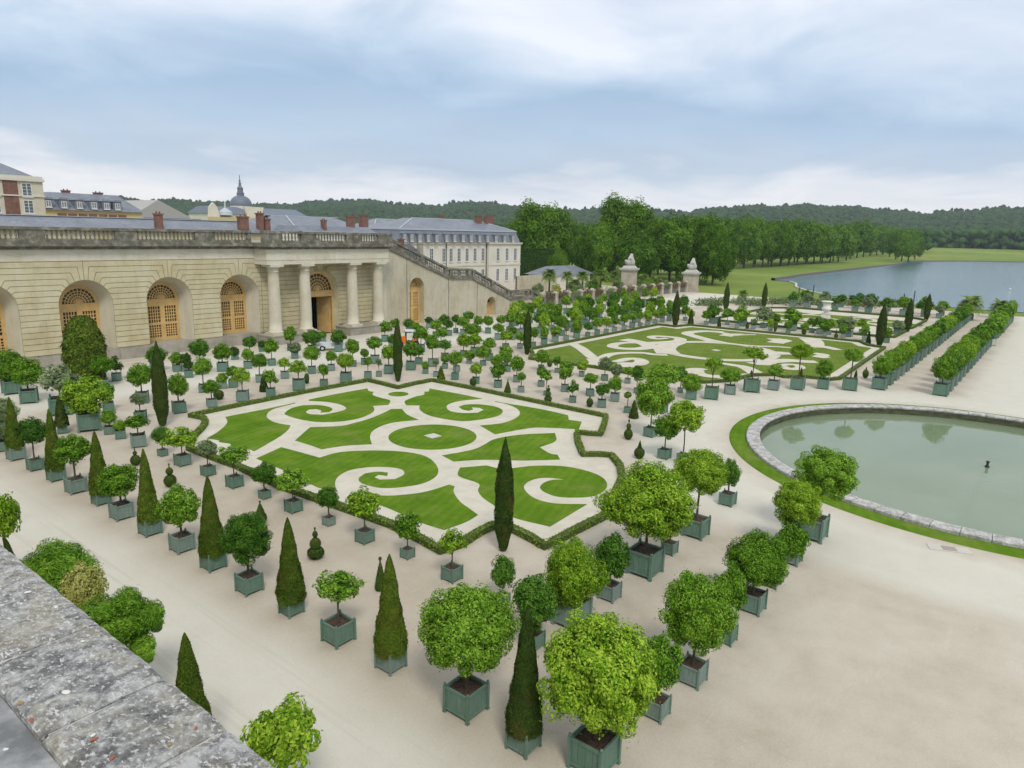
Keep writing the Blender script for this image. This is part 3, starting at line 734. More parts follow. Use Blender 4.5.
def build_plant(d):
    x, yb, tw, cw, yt, yc = d['px']; kind = d['kind']
    b = at(x, yb, 0); az = math.atan2(b.y, b.x); rot = d['rot']
    if rot is None: rot = 0
    elif rot == 'face': rot = az+R(random.uniform(-9, 9))
    th = az-rot; k = abs(math.cos(th))+abs(math.sin(th))
    dp = depth(b); side = tw*dp/FPX/k
    if tw: side = min(max(side, .45), 1.7)
    b = b+Vector((math.cos(az), math.sin(az), 0))*side*.5*min(k, 1.2)
    dp = depth(b+Vector((0, 0, 1.5)))
    D = b.xy.length
    def zat(py, px=x):
        r_ = ray(px, py); return HC+r_.z*D/Vector((r_.x, r_.y)).length
    ht = side*.92
    a = cw*dp/FPX/2
    el = math.atan2(HC-1.5, D)
    lod = 'near' if cw > 52 else 'mid' if cw > 17 else 'far'
    e = empty({'ball': 'potted_tree', 'loose': 'potted_tree', 'cone': 'potted_yew_cone', 'oval': 'clipped_yew', 'conelow': 'clipped_yew'}[kind], b, rot)
    d['obj'] = e; d['b'] = b; d['a'] = a
    _n[0] += 1; n = _n[0]
    if tw:
        paint = d['paint'] or (tubpaint if random.random() < .72 else tubgrey)
        me, mp, ms, tk, tb = tubmeshes('near' if tw > 14 else 'mid', paint)
        t = meshobj('planter_tub', me, None, e); t.scale = (side,)*3
        s = meshobj('soil', ms, None, t)
        if mp:
            for sx in (-1, 1):
                for sy in (-1, 1):
                    c = meshobj('corner_post', mp, None, t); c.location = (sx*.475, sy*.475, 0)
    if kind in ('ball', 'loose'):
        zm = zat((yt+yc)/2); hh = (yc-yt)/2*dp/FPX
        bb = math.sqrt(max((hh**2-(a*math.sin(el))**2)/math.cos(el)**2, (a*.5)**2))
        key = kind+'_'+lod
        if cw > 60 and kind == 'ball': pass
        c = meshobj('crown', crownmesh(key, d['tone'], n), None, e)
        off = 0
        c.location = (0, 0, zm); g = 1.0/1.04
        if d['cx'] is not None:
            dxp = (d['cx']-x)*dp/FPX; v = Vector((math.sin(az), -math.cos(az), 0))*dxp
            v.rotate(Matrix.Rotation(-rot, 3, 'Z')); c.location = (v.x, v.y, zm)
        c.scale = (a*g*random.uniform(.95, 1.04), a*g*random.uniform(.95, 1.04), bb*g*random.uniform(.97, 1.03)); c.rotation_euler = (random.uniform(-.13, .13), random.uniform(-.13, .13), random.uniform(0, 6.28))
        if tw:
            r_ = (.035*side+.02)*(.75 if kind == 'loose' else 1)
            z0 = ht*.88; z1 = max(zm-(0 if kind == 'ball' else .05*bb), z0+.1)
            tr = meshobj('trunk', tb if kind == 'loose' or cw > 60 else tk, None, e); tr.location = (0, 0, z0); tr.scale = (r_*1.2, r_*1.2, (z1-z0)/25)
            tr.rotation_euler = (0, 0, random.uniform(0, 6))
    else:
        z0 = ht*.9 if tw else 0
        z1 = zat(yt); key = {'cone': 'cone_', 'conelow': 'cone_', 'oval': 'oval_'}[kind]+(lod if kind != 'oval' else 'mid')
        if kind == 'cone' and cw > 26: key = 'cone_near'
        elif kind == 'cone' and cw > 14: key = 'cone_mid'
        c = meshobj('crown', crownmesh(key, d['tone'], n), None, e)
        c.location = (0, 0, z0); c.scale = (a, a, (z1-z0)/ASP[key]); c.rotation_euler = (0, 0, random.uniform(0, 6))
        if tw:
            tr = meshobj('trunk', tk, None, e); tr.location = (0, 0, ht*.85); tr.scale = (.05, .05, .5/25)

ZA = 'in the outer left row'
for r_ in [('cone','yew',17,461,17,17,396,448), ('ball','deep',36,471.5,15,30,415,446), ('cone','yew',57,482,17,18,408,469),
 ('ball','mid',77,494.5,20,38,433,465), ('cone','yew',102,506,18,21,430,495), ('ball','mid',122.5,521,22,42,462,498),
 ('cone','yew',151,537,22,22,448,522), ('ball','mid',183,554,24,43,484,529), ('cone','yew',214,572,25,27,475,555),
 ('ball','deep',250,596,27,54,509,565), ('cone','yew',292,618,25,30,517,597), ('loose','mid',339,648,34,50,569,606),
 ('cone','yew',391,675,32,35,554,653), ('ball','mid',466,723,46,103,580,681), ('cone','yewdark',523,758,36,39,605,731), ('ball','bright',592.5,782,53,126,609,737)]: add(ZA, *r_)
ZB = 'outside nearest left hedge'
for r_ in [('ball','deep',163,457,10,20,424.7,444), ('loose','bright',183,467,16,37,424.7,452), ('loose','olive',208.5,477,14.4,26,439,459),
 ('loose','mid',235,489,17,34,443.5,465), ('ball','deep',265,500,12.5,29,461.5,485.6), ('loose','mid',293.8,514,18,41,466.6,494),
 ('ball','deep',329,527,13.5,24,485,510), ('loose','bright',365,545,19.5,40,487,523), ('loose','mid',407.6,560,15,30,510,546),
 ('loose','bright',452,583.5,22,30,527,555), ('ball','deep',502.5,606,15,28,554,589)]: add(ZB, *r_)
ZF = 'in the far left cluster'
for r_ in [('ball','olive',5,440,14,30,396,427), ('ball','mid',30,404,16,36,357,387), ('ball','mid',12.5,395,17,30,348,384),
 ('loose','olive',62,416,20,38,363,398), ('loose','dark',117,381.5,9,15,356,373), ('ball','mid',104,388,9,24,355,374),
 ('ball','bright',90,432,20,48,374,417), ('ball','mid',109,412,10,14,380,402), ('cone','yewdark',63,434,9,13,395,430),
 ('ball','mid',110,435,10,18,409,424), ('ball','mid',121,439.5,9.5,13,420,431), ('loose','mid',139,448,14,29,413,431),
 ('loose','olive',141,422,12,18,392,407), ('ball','olive',4,452,12,22,415,443)]: add(ZF, *r_, rot='face')
ZW = 'under the facade arches'
for r_ in [('ball','mid',142.6,404,13,27,361.5,388), ('ball','deep',157,372,12,21,345,365), ('ball','mid',177,372,8,14,351,365),
 ('ball','dark',186,372,8,12,352,366), ('ball','deep',201,375,10,21,338.6,358), ('ball','mid',204,393,9.5,22,356,376),
 ('ball','mid',223,372,11,19,342,362), ('ball','dark',235,360,7,12,346,356), ('ball','deep',250,360,8,15,335,349), ('ball','mid',248,369,8,13,348,360),
 ('ball','mid',272,366,8,16,338,354.5), ('ball','mid',260,382.7,8,18,353,369), ('ball','mid',291,351,7,13,325,342),
 ('ball','olive',295,359,7,14,342,354), ('ball','deep',312,353,8,20,329,346), ('ball','mid',323,343,6,8,330,340),
 ('ball','deep',338.5,352,8,17,329,344), ('ball','mid',353,367,7,16,338,354), ('ball','dark',189,378,8,10,360,370), ('ball','dark',262,352,6,9,340,349)]: add(ZW, *r_, rot='face')
ZN = 'outside nearest far hedge'
for r_ in [('ball','mid',179.6,414,13.5,22,372,397.5), ('ball','mid',212,408,10,19,379,395), ('ball','mid',223,389,8,12,372,384),
 ('ball','mid',233.5,388,9,14,365,378), ('loose','bright',243,402,12.5,20,366,386.5), ('loose','mid',271,397,9,15,369,385),
 ('ball','mid',312,374,8,19,345,362), ('loose','bright',285,379,8,13,356.6,369), ('loose','bright',299,391,12,22,359,376),
 ('ball','mid',324,387,8,12,363.5,376), ('ball','mid',331.5,371,7,12,350,362), ('ball','bright',346,383,11.5,20,352,370),
 ('ball','mid',364.6,365,7,9,347.5,358), ('loose','mid',368,379,7.5,9,357,366), ('loose','olive',379,377,6,7,358,366),
 ('ball','mid',375,364,9,17,336,350), ('ball','bright',389,374.5,10,16,344,361), ('loose','mid',385,342,7,13,320,334),
 ('ball','mid',395,340,6,10,318,329), ('ball','deep',392,349,7,11,334,344)]: add(ZN, *r_, rot='face')
ZD = 'in the thicket below the ramp'
for r_ in [('ball','mid',411,370.6,10,16,340,358), ('ball','deep',418.8,364.5,7.5,13,344.5,357), ('ball','mid',432.6,367,9,17,333.6,350),
 ('ball','mid',421,352,8,16,325,341), ('ball','mid',436,338,7,13,319,330), ('ball','deep',444,334,7,13,314,326), ('ball','deep',449,336,6,9,319.5,329),
 ('ball','deep',455.7,333,5,9,314,323), ('ball','mid',463,335,6,14,316,328), ('ball','deep',468,328,5,13,311,321), ('ball','mid',472,345,8,19,322.6,336),
 ('ball','mid',478,332,6,11,315.6,326), ('ball','mid',488,333.6,6,12,315,326), ('ball','mid',441,348,7,14,327,338), ('ball','bright',463.5,357,7,14,333,348),
 ('ball','deep',445,360.6,8,13,339,350), ('ball','mid',445,369,6,8,354,364), ('ball','mid',425.5,374,6,9,361,369), ('loose','olive',436,377,5.5,8,358,367),
 ('ball','mid',455,380,7.7,16,350,366), ('ball','mid',456.6,372,7,11,352,364), ('ball','bright',474.5,355,8,16,333,346),
 ('ball','mid',483,366,6,18,345,359), ('ball','mid',469,364,5.5,13,349,360), ('ball','bright',476,384,7,13,362.5,375),
 ('ball','mid',498,388,8,17,362.5,378), ('ball','mid',497,378,8,14,354,368), ('ball','mid',505,369,7,17,344.5,359), ('ball','mid',489,361,8,15,337,350),
 ('ball','bright',505.6,350,7,16,330,341), ('ball','mid',498,340,7,13,323,332), ('ball','mid',501,332,6,10,315,324), ('ball','mid',512,326,6,13,311,322),
 ('ball','mid',513,320,5,8,306,313), ('ball','deep',512,340,7,11,326,335), ('ball','deep',409,333,6,12,318,328), ('ball','mid',416,338,6,10,322,331), ('ball','dark',429,328,6,9,316,325), ('ball','mid',520,349,6,11,331,342)]: add(ZD, *r_, rot='face')
ZE = 'between near and middle hedges'
for r_ in [('ball','mid',516.6,382.5,7,17,355,372), ('ball','mid',521,392.6,6.6,10,371.7,381), ('ball','deep',541,387,7,12,366,377), ('ball','mid',541,371,6,16,348,364),
 ('loose','mid',546,396,5.5,17,369.7,382), ('ball','mid',564.7,392,7.5,16,360,381), ('loose','deep',557,373,5,9,356,366), ('loose','deep',572.6,403,7,13,380,394),
 ('ball','bright',581.6,377,5.5,14,360,371), ('ball','mid',590,396.6,8.4,16,371.7,384.5), ('ball','deep',601.5,408,8.6,17,382.7,396), ('ball','olive',604.5,381,7,14,356.4,370.5),
 ('ball','mid',614.5,402,9.4,15,376,391.6), ('ball','olive',616,388,7,13,363,377), ('ball','mid',627.5,383.7,6,11,366,376), ('ball','deep',636.6,393.6,6,14,365,381.4), ('ball','mid',627,413.4,7,8.5,391,399),
 ('ball','mid',507,372,7,12,352,364)]: add(ZE, *r_, rot='face')
ZP = 'behind the pond path'
for r_ in [('ball','deep',680,393,5.5,13,365,381), ('ball','mid',690.7,400,10.8,23,373,393), ('loose','bright',711,400,13.6,20,355,372), ('ball','mid',729.5,395,11.3,23,366,384),
 ('loose','bright',751,393,15.6,27,345.5,361), ('ball','mid',773,390.7,11.3,17,362.6,377), ('ball','bright',797,390.5,14,25,342,359), ('ball','mid',822.5,389.5,11,17.5,359,378), ('ball','mid',849,391,13.6,21,346.6,362)]: add(ZP, *r_, rot='face')
ZQ = 'beside the pond path'
for r_ in [('ball','mid',661,414,13,38,363,386), ('ball','mid',650,438,14,42,375,419), ('ball','mid',664,460,14,30,414,441), ('ball','bright',682.5,464,13,42,399,434),
 ('ball','bright',643.5,580,38,94,457,547), ('ball','deep',669,556,17,30,498,535), ('ball','bright',695,540,27,58,444.5,501), ('ball','deep',727,507,17,22,458,488)]: add(ZQ, *r_)
ZC = 'in the lower middle'
for r_ in [('ball','deep',533,652,24,49,572.6,631), ('ball','bright',571,632,40,63,535,612), ('ball','deep',609,603,24,38,532,583), ('ball','mid',655,723,29,47,632,690), ('ball','mid',691,689,30,76,567,656),
 ('ball','mid',725,646,22,35,565,611), ('ball','mid',751,615.6,27,65,527,590), ('ball','deep',770,589,19,30,545,582), ('ball','mid',790,566,22,34,519,560)]: add(ZC, *r_)
add(ZC, 'ball', 'bright', 787, 558, 20, 55, 476, 527, None, 792)
add(ZC, 'ball', 'mid', 811, 542.5, 29, 64, 443, 500, None, 818)
ZM = 'outside middle far hedge'
for r_ in [('ball','mid',533,347.5,6,11,327,338), ('ball','mid',544,345,6.5,9,325,339), ('ball','mid',555,342.5,7,14,325,336), ('ball','olive',566,340.6,5.5,7,323,332), ('ball','bright',576.6,338.6,6.7,11,317.5,334),
 ('ball','deep',587.6,336.7,5,10,322,331), ('ball','mid',597,335,5.5,12,317.5,328), ('ball','bright',606,333.4,5,12,316,326), ('ball','mid',614.5,331.5,5,10,316,325), ('ball','mid',624,330,5,10,314,323),
 ('ball','mid',632,328,6,12,310.5,321), ('ball','mid',640,326.6,4.5,7,311,320), ('ball','bright',647.5,325.6,5,11,309,320), ('ball','mid',655,323.7,5,9,309,318), ('ball','mid',662,322.5,5,13,306,317), ('ball','deep',669,321.4,5,9,305,315),
 ('ball','mid',685,321,4.5,10,305,315), ('ball','bright',690,323.7,4.5,9,309,318), ('ball','mid',706,325,4.5,11,309,320), ('ball','mid',711,323.4,4.5,9,310,319)]: add(ZM, *r_, rot='face')
ZR = 'between middle and farthest hedges'
for r_ in [('ball','mid',727,325,4.5,14,308,318), ('ball','bright',737,328,4.5,10,312,322), ('ball','mid',742.6,326.6,4.5,10,311,321), ('ball','olive',753,329.4,4.5,8,318,325), ('ball','bright',770,331,4.5,8,318,327),
 ('ball','mid',775,328,5,10,313,323), ('ball','mid',788,333,4.5,9,320,329), ('ball','mid',793,331,4.5,10,314,326), ('ball','mid',804,335,4,9,322,331), ('ball','mid',811.6,333,5,11,317,327), ('ball','mid',824.5,336.7,4.5,12,321,331),
 ('ball','mid',828.7,335,4.5,10,318,329), ('ball','mid',843,338,4.5,10,323,333), ('ball','mid',847.5,336.4,4.5,10,322,331), ('ball','mid',864,340.7,4.5,10,324,335), ('ball','bright',861,333,4.5,10,318,327), ('ball','olive',897,335,7,13,320,330),
 ('ball','mid',886,343,6,11,326,337), ('ball','olive',790,323,4,10,313,320), ('ball','deep',840,328,4,10,319,325)]: add(ZR, *r_, rot='face')
# topiaries clipped as single cones without a tub
for r_ in [('oval','yew',88,384,0,37,315.5,380)]: add('before the left arches', *r_)
for r_ in [('conelow','yewdark',264,391.5,0,9,373,391), ('conelow','yew',441,381,0,9,366,381), ('conelow','yewdark',633.6,418,0,10,400,418), ('conelow','yewdark',690.6,324.5,0,6,309,324), ('conelow','yewdark',868,343.5,0,5,331,343), ('conelow','yewdark',719,327,0,4,316,327),
  ('conelow','yewdark',800.5,379,0,4,367,379), ('conelow','yewdark',855,381.5,0,5,370,381), ('conelow','yewdark',751,377,0,4,370,377)]: add('standing in the open sand', *r_)
for d in PL: build_plant(d)

# regular rows, laid out on the ground where the photograph shows them receding
def wplant(zone, kind, tone, x, y, side, dia, ztop, zbot, rot=0, paint=None):
    lod = 'near' if False else ('mid' if math.hypot(x, y) < 110 and dia > 2 else 'far')
    e = empty('potted_tree', (x, y, 0), rot); _n[0] += 1
    me, mp, ms, tk, tb = tubmeshes('mid', paint or (tubpaint if random.random() < .6 else tubgrey))
    t = meshobj('planter_tub', me, None, e); t.scale = (side,)*3; meshobj('soil', ms, None, t)
    c = meshobj('crown', crownmesh(kind+'_'+lod, tone, _n[0]), None, e)
    c.location = (0, 0, (ztop+zbot)/2); c.scale = (dia/2, dia/2, (ztop-zbot)/2); c.rotation_euler = (0, 0, random.uniform(0, 6))
    tr = meshobj('trunk', tk, None, e); tr.location = (0, 0, side*.8); tr.scale = (.06, .06, ((ztop+zbot)/2-side*.8)/25)
    PL.append(dict(zone=zone, kind=kind, tone=tone, obj=e, b=Vector((x, y, 0)), a=dia/2, px=(*proj((x, y, 0)), 5, 5, 0, 0)))
for i in range(27):
    E_ = 80.9+i*3.4
    big = 1 if i % 2 == 0 else .92
    wplant('in right row by promenade', 'ball', random.choice(['mid', 'mid', 'bright', 'deep']), E_, 8.25-.02*i, 1.3, 2.5*big*random.uniform(.93, 1.07), 4.2*big, 1.4)
for i in range(27):
    E_ = 79.6+i*3.4
    big = 1 if i % 2 == 0 else .9
    wplant('in left row by promenade', 'ball', random.choice(['mid', 'mid', 'bright', 'deep']), E_, 13.6+.03*i, 1.3, 2.25*big*random.uniform(.9, 1.08), 3.6*big, 1.3)
for j, (N_, e0, e1) in enumerate([(58.6, 76, 131), (62.3, 78, 128), (66.4, 82, 126), (70.2, 86, 133), (74.2, 96, 150)]):
    k = int((e1-e0)/4.3)
    for i in range(k):
        x = e0+(i+.5)*(e1-e0)/k+random.uniform(-.5, .5)+(1.6 if j % 2 else 0)
        px_ = proj((x, N_, 2))
        if j == 0 and px_[0] < 530: continue
        s = random.uniform(.8, 1.15); dia = random.uniform(1.5, 2.3)
        wplant('in %s row past middle hedge' % ORD[j+2], 'ball', random.choice(['mid', 'mid', 'bright', 'deep']), x, N_+random.uniform(-.5, .5), s, dia, s+dia*.95+random.uniform(.2, .8), s+random.uniform(.1, .4), rot=random.uniform(0, 1.5))
for j, (E_, n0, n1, k) in enumerate([(120.3, 24, 50, 6), (164.5, 14, 50, 11), (172, 14, 52, 11)]):
    for i in range(k):
        y = n0+(i+.5)*(n1-n0)/k+random.uniform(-.5, .5)
        s = random.uniform(.9, 1.3); dia = random.uniform(1.8, 3.2)
        wplant(['before the farthest hedge', 'right past the farthest hedge', 'along the lake road edge'][j], 'ball' if i % 2 else 'loose', random.choice(['olive', 'mid', 'olive', 'deep']), E_+random.uniform(-.6, .6), y, s, dia, s+dia*.85, s+.1)
p = at(992, 345.5, 0)
wplant('out on the sandy promenade', 'ball', 'mid', p.x+.4, p.y, 1.05, 3.0, 4.3, 1.5, paint=tubwhite)
zones = {}
for d in PL: zones.setdefault((d['zone'], d['kind'] in ('ball', 'loose')), []).append(d)
GRP = {'ball': 'trees in square tubs', 'loose': 'trees in square tubs', 'cone': 'clipped yew cones in tubs', 'oval': None, 'conelow': 'small clipped yew cones on the sand'}
for (z, _), L_ in zones.items():
    depthwise = 'promenade' in z and 'row' in z or 'farthest hedge' in z and 'row' in z
    L_.sort(key=(lambda d: d['b'].xy.length) if 'by promenade' in z else (lambda d: d['px'][0]))
    for i, d in enumerate(L_):
        a = d['a']*2; sz = 'huge' if a > 3.4 else 'large' if a > 2.4 else 'medium' if a > 1.5 else 'small'
        side = 'from the front' if 'by promenade' in z else 'from left'
        tw_ = TONEW[d['tone']]; o_ = ordw(i+1)
        if d['kind'] in ('ball', 'loose'):
            shp = 'round' if d['kind'] == 'ball' else 'airy'
            lb = '%s %s %s potted tree, %s %s %s' % (sz, tw_, shp, o_, side, z)
            if z.startswith('out on'): lb = 'round potted tree in a white tub out on the sandy promenade'
        elif d['kind'] == 'cone': lb = 'tall clipped %s cone in tub, %s %s %s' % (tw_, o_, side, z)
        elif d['kind'] == 'oval': lb = 'tall egg shaped dark green yew standing before the left arch'
        else: lb = 'small clipped %s cone, %s from left of those in the open sand' % (tw_, o_)
        tag(d['obj'], lb, 'tree' if d['kind'] in ('ball', 'loose') else 'topiary', GRP[d['kind']])

# ---- small ball and tier topiaries growing in the sand
def topi(x, yb, w, yt, parts, label, zone='topiary'):
    b = at(x, yb, 0); dp = depth(b); a = w*dp/FPX/2; b = b+b.normalized()*a*.5
    D = b.xy.length; r_ = ray(x, yt); H = HC+r_.z*D/Vector((r_.x, r_.y)).length
    H = max(H, a*1.8)
    e = tag(empty('clipped_topiary', b, random.uniform(0, 6)), label, 'topiary', 'small clipped yew figures on the sand')
    bt = bmesh.new(); tube(bt, [(0, 0, 0), (0, 0, H*.95)], .035, 6); obj('stem', bt, bark, e)
    for kind, z0, z1, rr in parts:
        z0 *= H; z1 *= H; h = (z1-z0); n = 1400 if w > 8 else 500
        if kind == 'ball': f = lambda t: math.sqrt(max(0, 1-(2*t-1)**2))
        elif kind == 'cone': f = lambda t: (1-t)**.8*(1 if t > .1 else .8+2*t)
        else: f = lambda t: math.sqrt(max(0, 1-(2*t-1)**2))**.6
        R_ = a*rr; asp = h/R_
        me = prof_mesh('tier', f, int(n*max(.25, rr)), min(.09, .16 if w < 6 else .10)*1.0, random.randint(0, 99), asp=asp, core=.93, lump=.01)
        o = meshobj('clipped_tier', me, LM['yewdark'], e); o.location = (0, 0, z0); o.scale = (R_,)*3
topi(219, 400, 10, 390, [('ball', 0, 1, 1)], 'low round yew ball beside the box hedge below the arches')
topi(136, 466, 9.7, 448, [('ball', 0, .6, 1), ('ball', .58, .85, .42), ('ball', .88, 1, .15)], 'two balled yew topiary near the left parterre corner cypress')
topi(170.7, 487.5, 11.7, 463, [('ball', 0, .52, 1), ('ball', .5, .82, .6), ('ball', .9, 1, .15)], 'stacked ball yew topiary behind the second yew cone from parapet side')
topi(209, 509, 9, 482.5, [('cone', .0, .92, 1), ('ball', .9, 1, .2)], 'slim knobbed yew topiary hidden behind a tubbed yew cone')
topi(261, 524, 12, 500.5, [('ball', 0, .48, 1), ('cone', .42, .92, .75), ('ball', .92, 1, .18)], 'cone on ball yew topiary behind a round potted tree')
topi(316, 560, 16.4, 527, [('disc', .04, .34, 1), ('ball', .28, .66, .68), ('ball', .66, .88, .34), ('ball', .92, 1, .14)], 'four tiered yew topiary with ball top standing in open sand')
topi(380.6, 591, 13, 556.6, [('cone', .0, .9, 1), ('ball', .88, 1, .28)], 'knob topped dark yew cone without tub beside a tall potted yew')
topi(307, 384, 5, 373, [('disc', 0, 1, 1)], 'tiny dark yew peg behind the airy tubs at the far hedge')
topi(473, 386.5, 7.2, 376, [('ball', 0, .85, 1), ('ball', .85, 1, .25)], 'small yew ball with knob outside the near parterre corner')
topi(507.6, 393, 8, 379, [('cone', 0, .9, 1), ('ball', .88, 1, .2)], 'squat yew cone with knob beyond the near parterre hedge')
topi(548, 401.7, 8, 385, [('disc', 0, .32, 1), ('disc', .3, .62, .75), ('ball', .6, .85, .5), ('ball', .88, 1, .25)], 'tiered yew topiary between the near and middle parterres')
topi(589.5, 407.5, 7, 396, [('ball', 0, .85, 1), ('ball', .85, 1, .25)], 'yew ball with knob between two grey tubs by the near hedge')
topi(628, 440, 8.8, 419, [('ball', 0, .52, 1), ('ball', .48, .8, .55), ('ball', .84, 1, .22)], 'three balled yew topiary inside the stepped hedge corner')
topi(639, 459, 10.5, 440, [('ball', 0, .6, 1), ('cone', .52, 1, .5)], 'ball and cone yew topiary beside the large green tubs')
topi(775, 332, 3.6, 321, [('disc', 0, 1, 1)], 'slim dark yew peg right of the far leaning tubs')
topi(747, 329, 3.8, 321, [('ball', 0, .7, 1), ('cone', .6, 1, .5)], 'tiny ball and cone yew by the middle parterre back hedge')
topi(803.5, 335, 4.6, 327, [('ball', 0, .9, 1), ('ball', .9, 1, .2)], 'tiny yew ball by the back of the middle parterre')
topi(835.7, 339, 3.8, 328, [('ball', 0, .55, 1), ('cone', .5, 1, .5)], 'tiny knobbed yew near the right end of the middle back hedge')
topi(865, 378.5, 6, 366, [('ball', 0, .75, 1), ('cone', .7, 1, .3)], 'small pointed yew ball beside the first tub of the left promenade row')
topi(549.6, 367, 5.5, 360, [('ball', 0, .95, 1)], 'small round yew ball outside the middle parterre hedge')

# ---- cypresses
def cyp(x, yb, w, yt, label, tone='yewdark'):
    b = at(x, yb, 0); dp = depth(b); a = w*dp/FPX/2; b = b+b.normalized()*a*.6
    D = b.xy.length; r_ = ray(x, yt); H = HC+r_.z*D/Vector((r_.x, r_.y)).length
    e = tag(empty('cypress_tree', b, 0), label, 'tree', 'slender cypress trees at the parterre corners')
    k = 'cyp_near' if w > 8 else 'cyp_far'
    bt = bmesh.new(); tube(bt, [(0, 0, 0), (0, 0, .5), (0, 0, H*.6)], [.14, .12, .05], 8); obj('trunk', bt, bark, e)
    c = meshobj('crown', crownmesh(k, tone, int(x)), None, e); c.location = (0, 0, .12); c.scale = (a, a, (H-.12)/ASP[k]); c.rotation_euler = (0, 0, x)
cyp(163, 427, 13.5, 340, 'slender dark cypress at the left corner of the nearest parterre')
cyp(398, 382, 8.8, 318, 'thin cypress at the far corner of the nearest parterre before the ramp')
cyp(503, 553, 18, 437, 'big cypress at the front corner of the nearest parterre')
cyp(527, 355, 7.5, 309, 'cypress at the left corner of the middle parterre')
cyp(675, 327, 6.8, 290, 'cypress at the back hedge notch of the middle parterre before the gate pillars')
cyp(725.5, 311, 5.4, 282, 'thin far cypress left of the farthest parterre')
cyp(763.5, 308.5, 4.8, 282, 'thin far cypress behind the farthest parterre against the meadow')
cyp(879, 346.5, 8.6, 303, 'stout cypress at the right end of the middle parterre')
cyp(907, 332, 6.6, 298, 'leaning looking cypress between the two other right hand cypresses')
cyp(926, 321, 5.4, 293, 'rightmost cypress standing before the lake')
# ------------------------------------------------------------------ stone materials
def stonemat(name, lo, mid, hi, stain=.4, sc_=.5, green=0):
    m = nmat(name, mid, .9, .15); v = coords(m)
    n1 = noise(m, v, sc_, 6, .65); n2 = noise(m, coords(m, (1, 1, .25)), 1.4, 6, .7); n3 = noise(m, v, 12, 3, .7)
    c = ramp(m, n1, [(.3, lo), (.5, mid), (.7, hi)])
    c = mix(m, mth(m, 'MULTIPLY', ramp(m, n2, [(.48, (0, 0, 0)), (.70, (1, 1, 1))]), stain), c, (.16, .135, .09))
    if green: c = mix(m, mth(m, 'MULTIPLY', ramp(m, noise(m, coords(m, (1, 1, 3)), .6, 5, .7), [(.5, (0, 0, 0)), (.65, (1, 1, 1))]), green), c, (.27, .27, .08))
    c = mix(m, .12, c, ramp(m, n3, [(.3, (.15, .13, .1)), (.7, (.7, .66, .55))]))
    setcol(m, c); bump(m, mth(m, 'ADD', n3, n2), .35, .02)
    return m
honey = stonemat('honey_limestone', (.45, .385, .215), (.555, .50, .315), (.61, .57, .41), .22, .35)
smoothst = stonemat('smooth_limestone', (.50, .46, .33), (.57, .53, .41), (.62, .59, .48), .15, .3, .0)
frieze = stonemat('frieze_limestone', (.56, .52, .40), (.62, .585, .48), (.66, .63, .54), .12, .3, .25)
plinthst = stonemat('grey_plinth_stone', (.22, .21, .17), (.31, .29, .24), (.40, .38, .32), .5, .5)
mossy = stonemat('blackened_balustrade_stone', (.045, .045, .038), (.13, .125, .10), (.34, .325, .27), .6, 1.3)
rampst = stonemat('ramp_render_stone', (.38, .335, .215), (.48, .44, .325), (.53, .505, .41), .35, .25)
slate = nmat('slate_roof', (.17, .19, .22), .45, .4)
if True:
    m = slate; v = coords(m); n1 = noise(m, v, .35, 6, .7); n2 = noise(m, coords(m, (2, 2, 6)), 1.5, 3)
    setcol(m, mix(m, .3, ramp(m, n1, [(.3, (.11, .13, .16)), (.6, (.19, .21, .245)), (.78, (.30, .32, .35))]), ramp(m, n2, [(.4, (.1, .11, .14)), (.6, (.25, .27, .3))])))
zinc = nmat('zinc_flashing', (.42, .46, .50), .4, .4)
brick = nmat('red_brick', (.28, .11, .07), .9)
setcol(brick, ramp(brick, noise(brick, coords(brick), 1.2, 5, .7), [(.35, (.14, .075, .055)), (.65, (.24, .13, .10))]))
ochre = nmat('ochre_painted_wood', (.55, .32, .09), .55)
setcol(ochre, ramp(ochre, noise(ochre, coords(ochre), 1.5, 4), [(.3, (.50, .32, .11)), (.7, (.62, .43, .19))]))
glassd = nmat('dark_window_glass', (.05, .035, .025), .15, .6)
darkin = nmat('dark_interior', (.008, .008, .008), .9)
cream = stonemat('cream_wall', (.58, .55, .46), (.64, .615, .53), (.68, .66, .59), .08, .2)
yellowr = nmat('yellow_render', (.55, .44, .22), .9)
whitewood = nmat('white_window_wood', (.62, .62, .6), .6)
winglass = nmat('window_glass', (.09, .11, .13), .12, .6)

# ------------------------------------------------------------------ orangery
jointst = stonemat('grimy_joint_stone', (.24, .205, .125), (.30, .265, .17), (.36, .32, .22), .4, .5)
F0 = 82.0
def fy(p, y): return (p[0], y, p[1])
orng = tag(empty('orangery_building', (31.25, F0, 0)), 'long honey stone arcaded garden building with tall ochre arched windows and columned porch', 'building')
def oadd(name, bm, mat, smooth=False, parent=None, bevel=0):
    for v in bm.verts: v.co -= Vector((31.25, F0, 0))
    return obj(name, bm, mat, parent or orng, smooth, bevel)
ZS, ZT, RA, RI = 6.25, 10.9, 2.65, 1.86
CS = [4.4, 13.35, 22.3, 31.25, 40.2, 49.15]
WX0, WX1 = -3.0, 52.2
def arc(c, r, a0, a1, n=14): return [(c+r*math.sin(a0+(a1-a0)*i/n), ZS+r*math.cos(a0+(a1-a0)*i/n)) for i in range(n+1)]
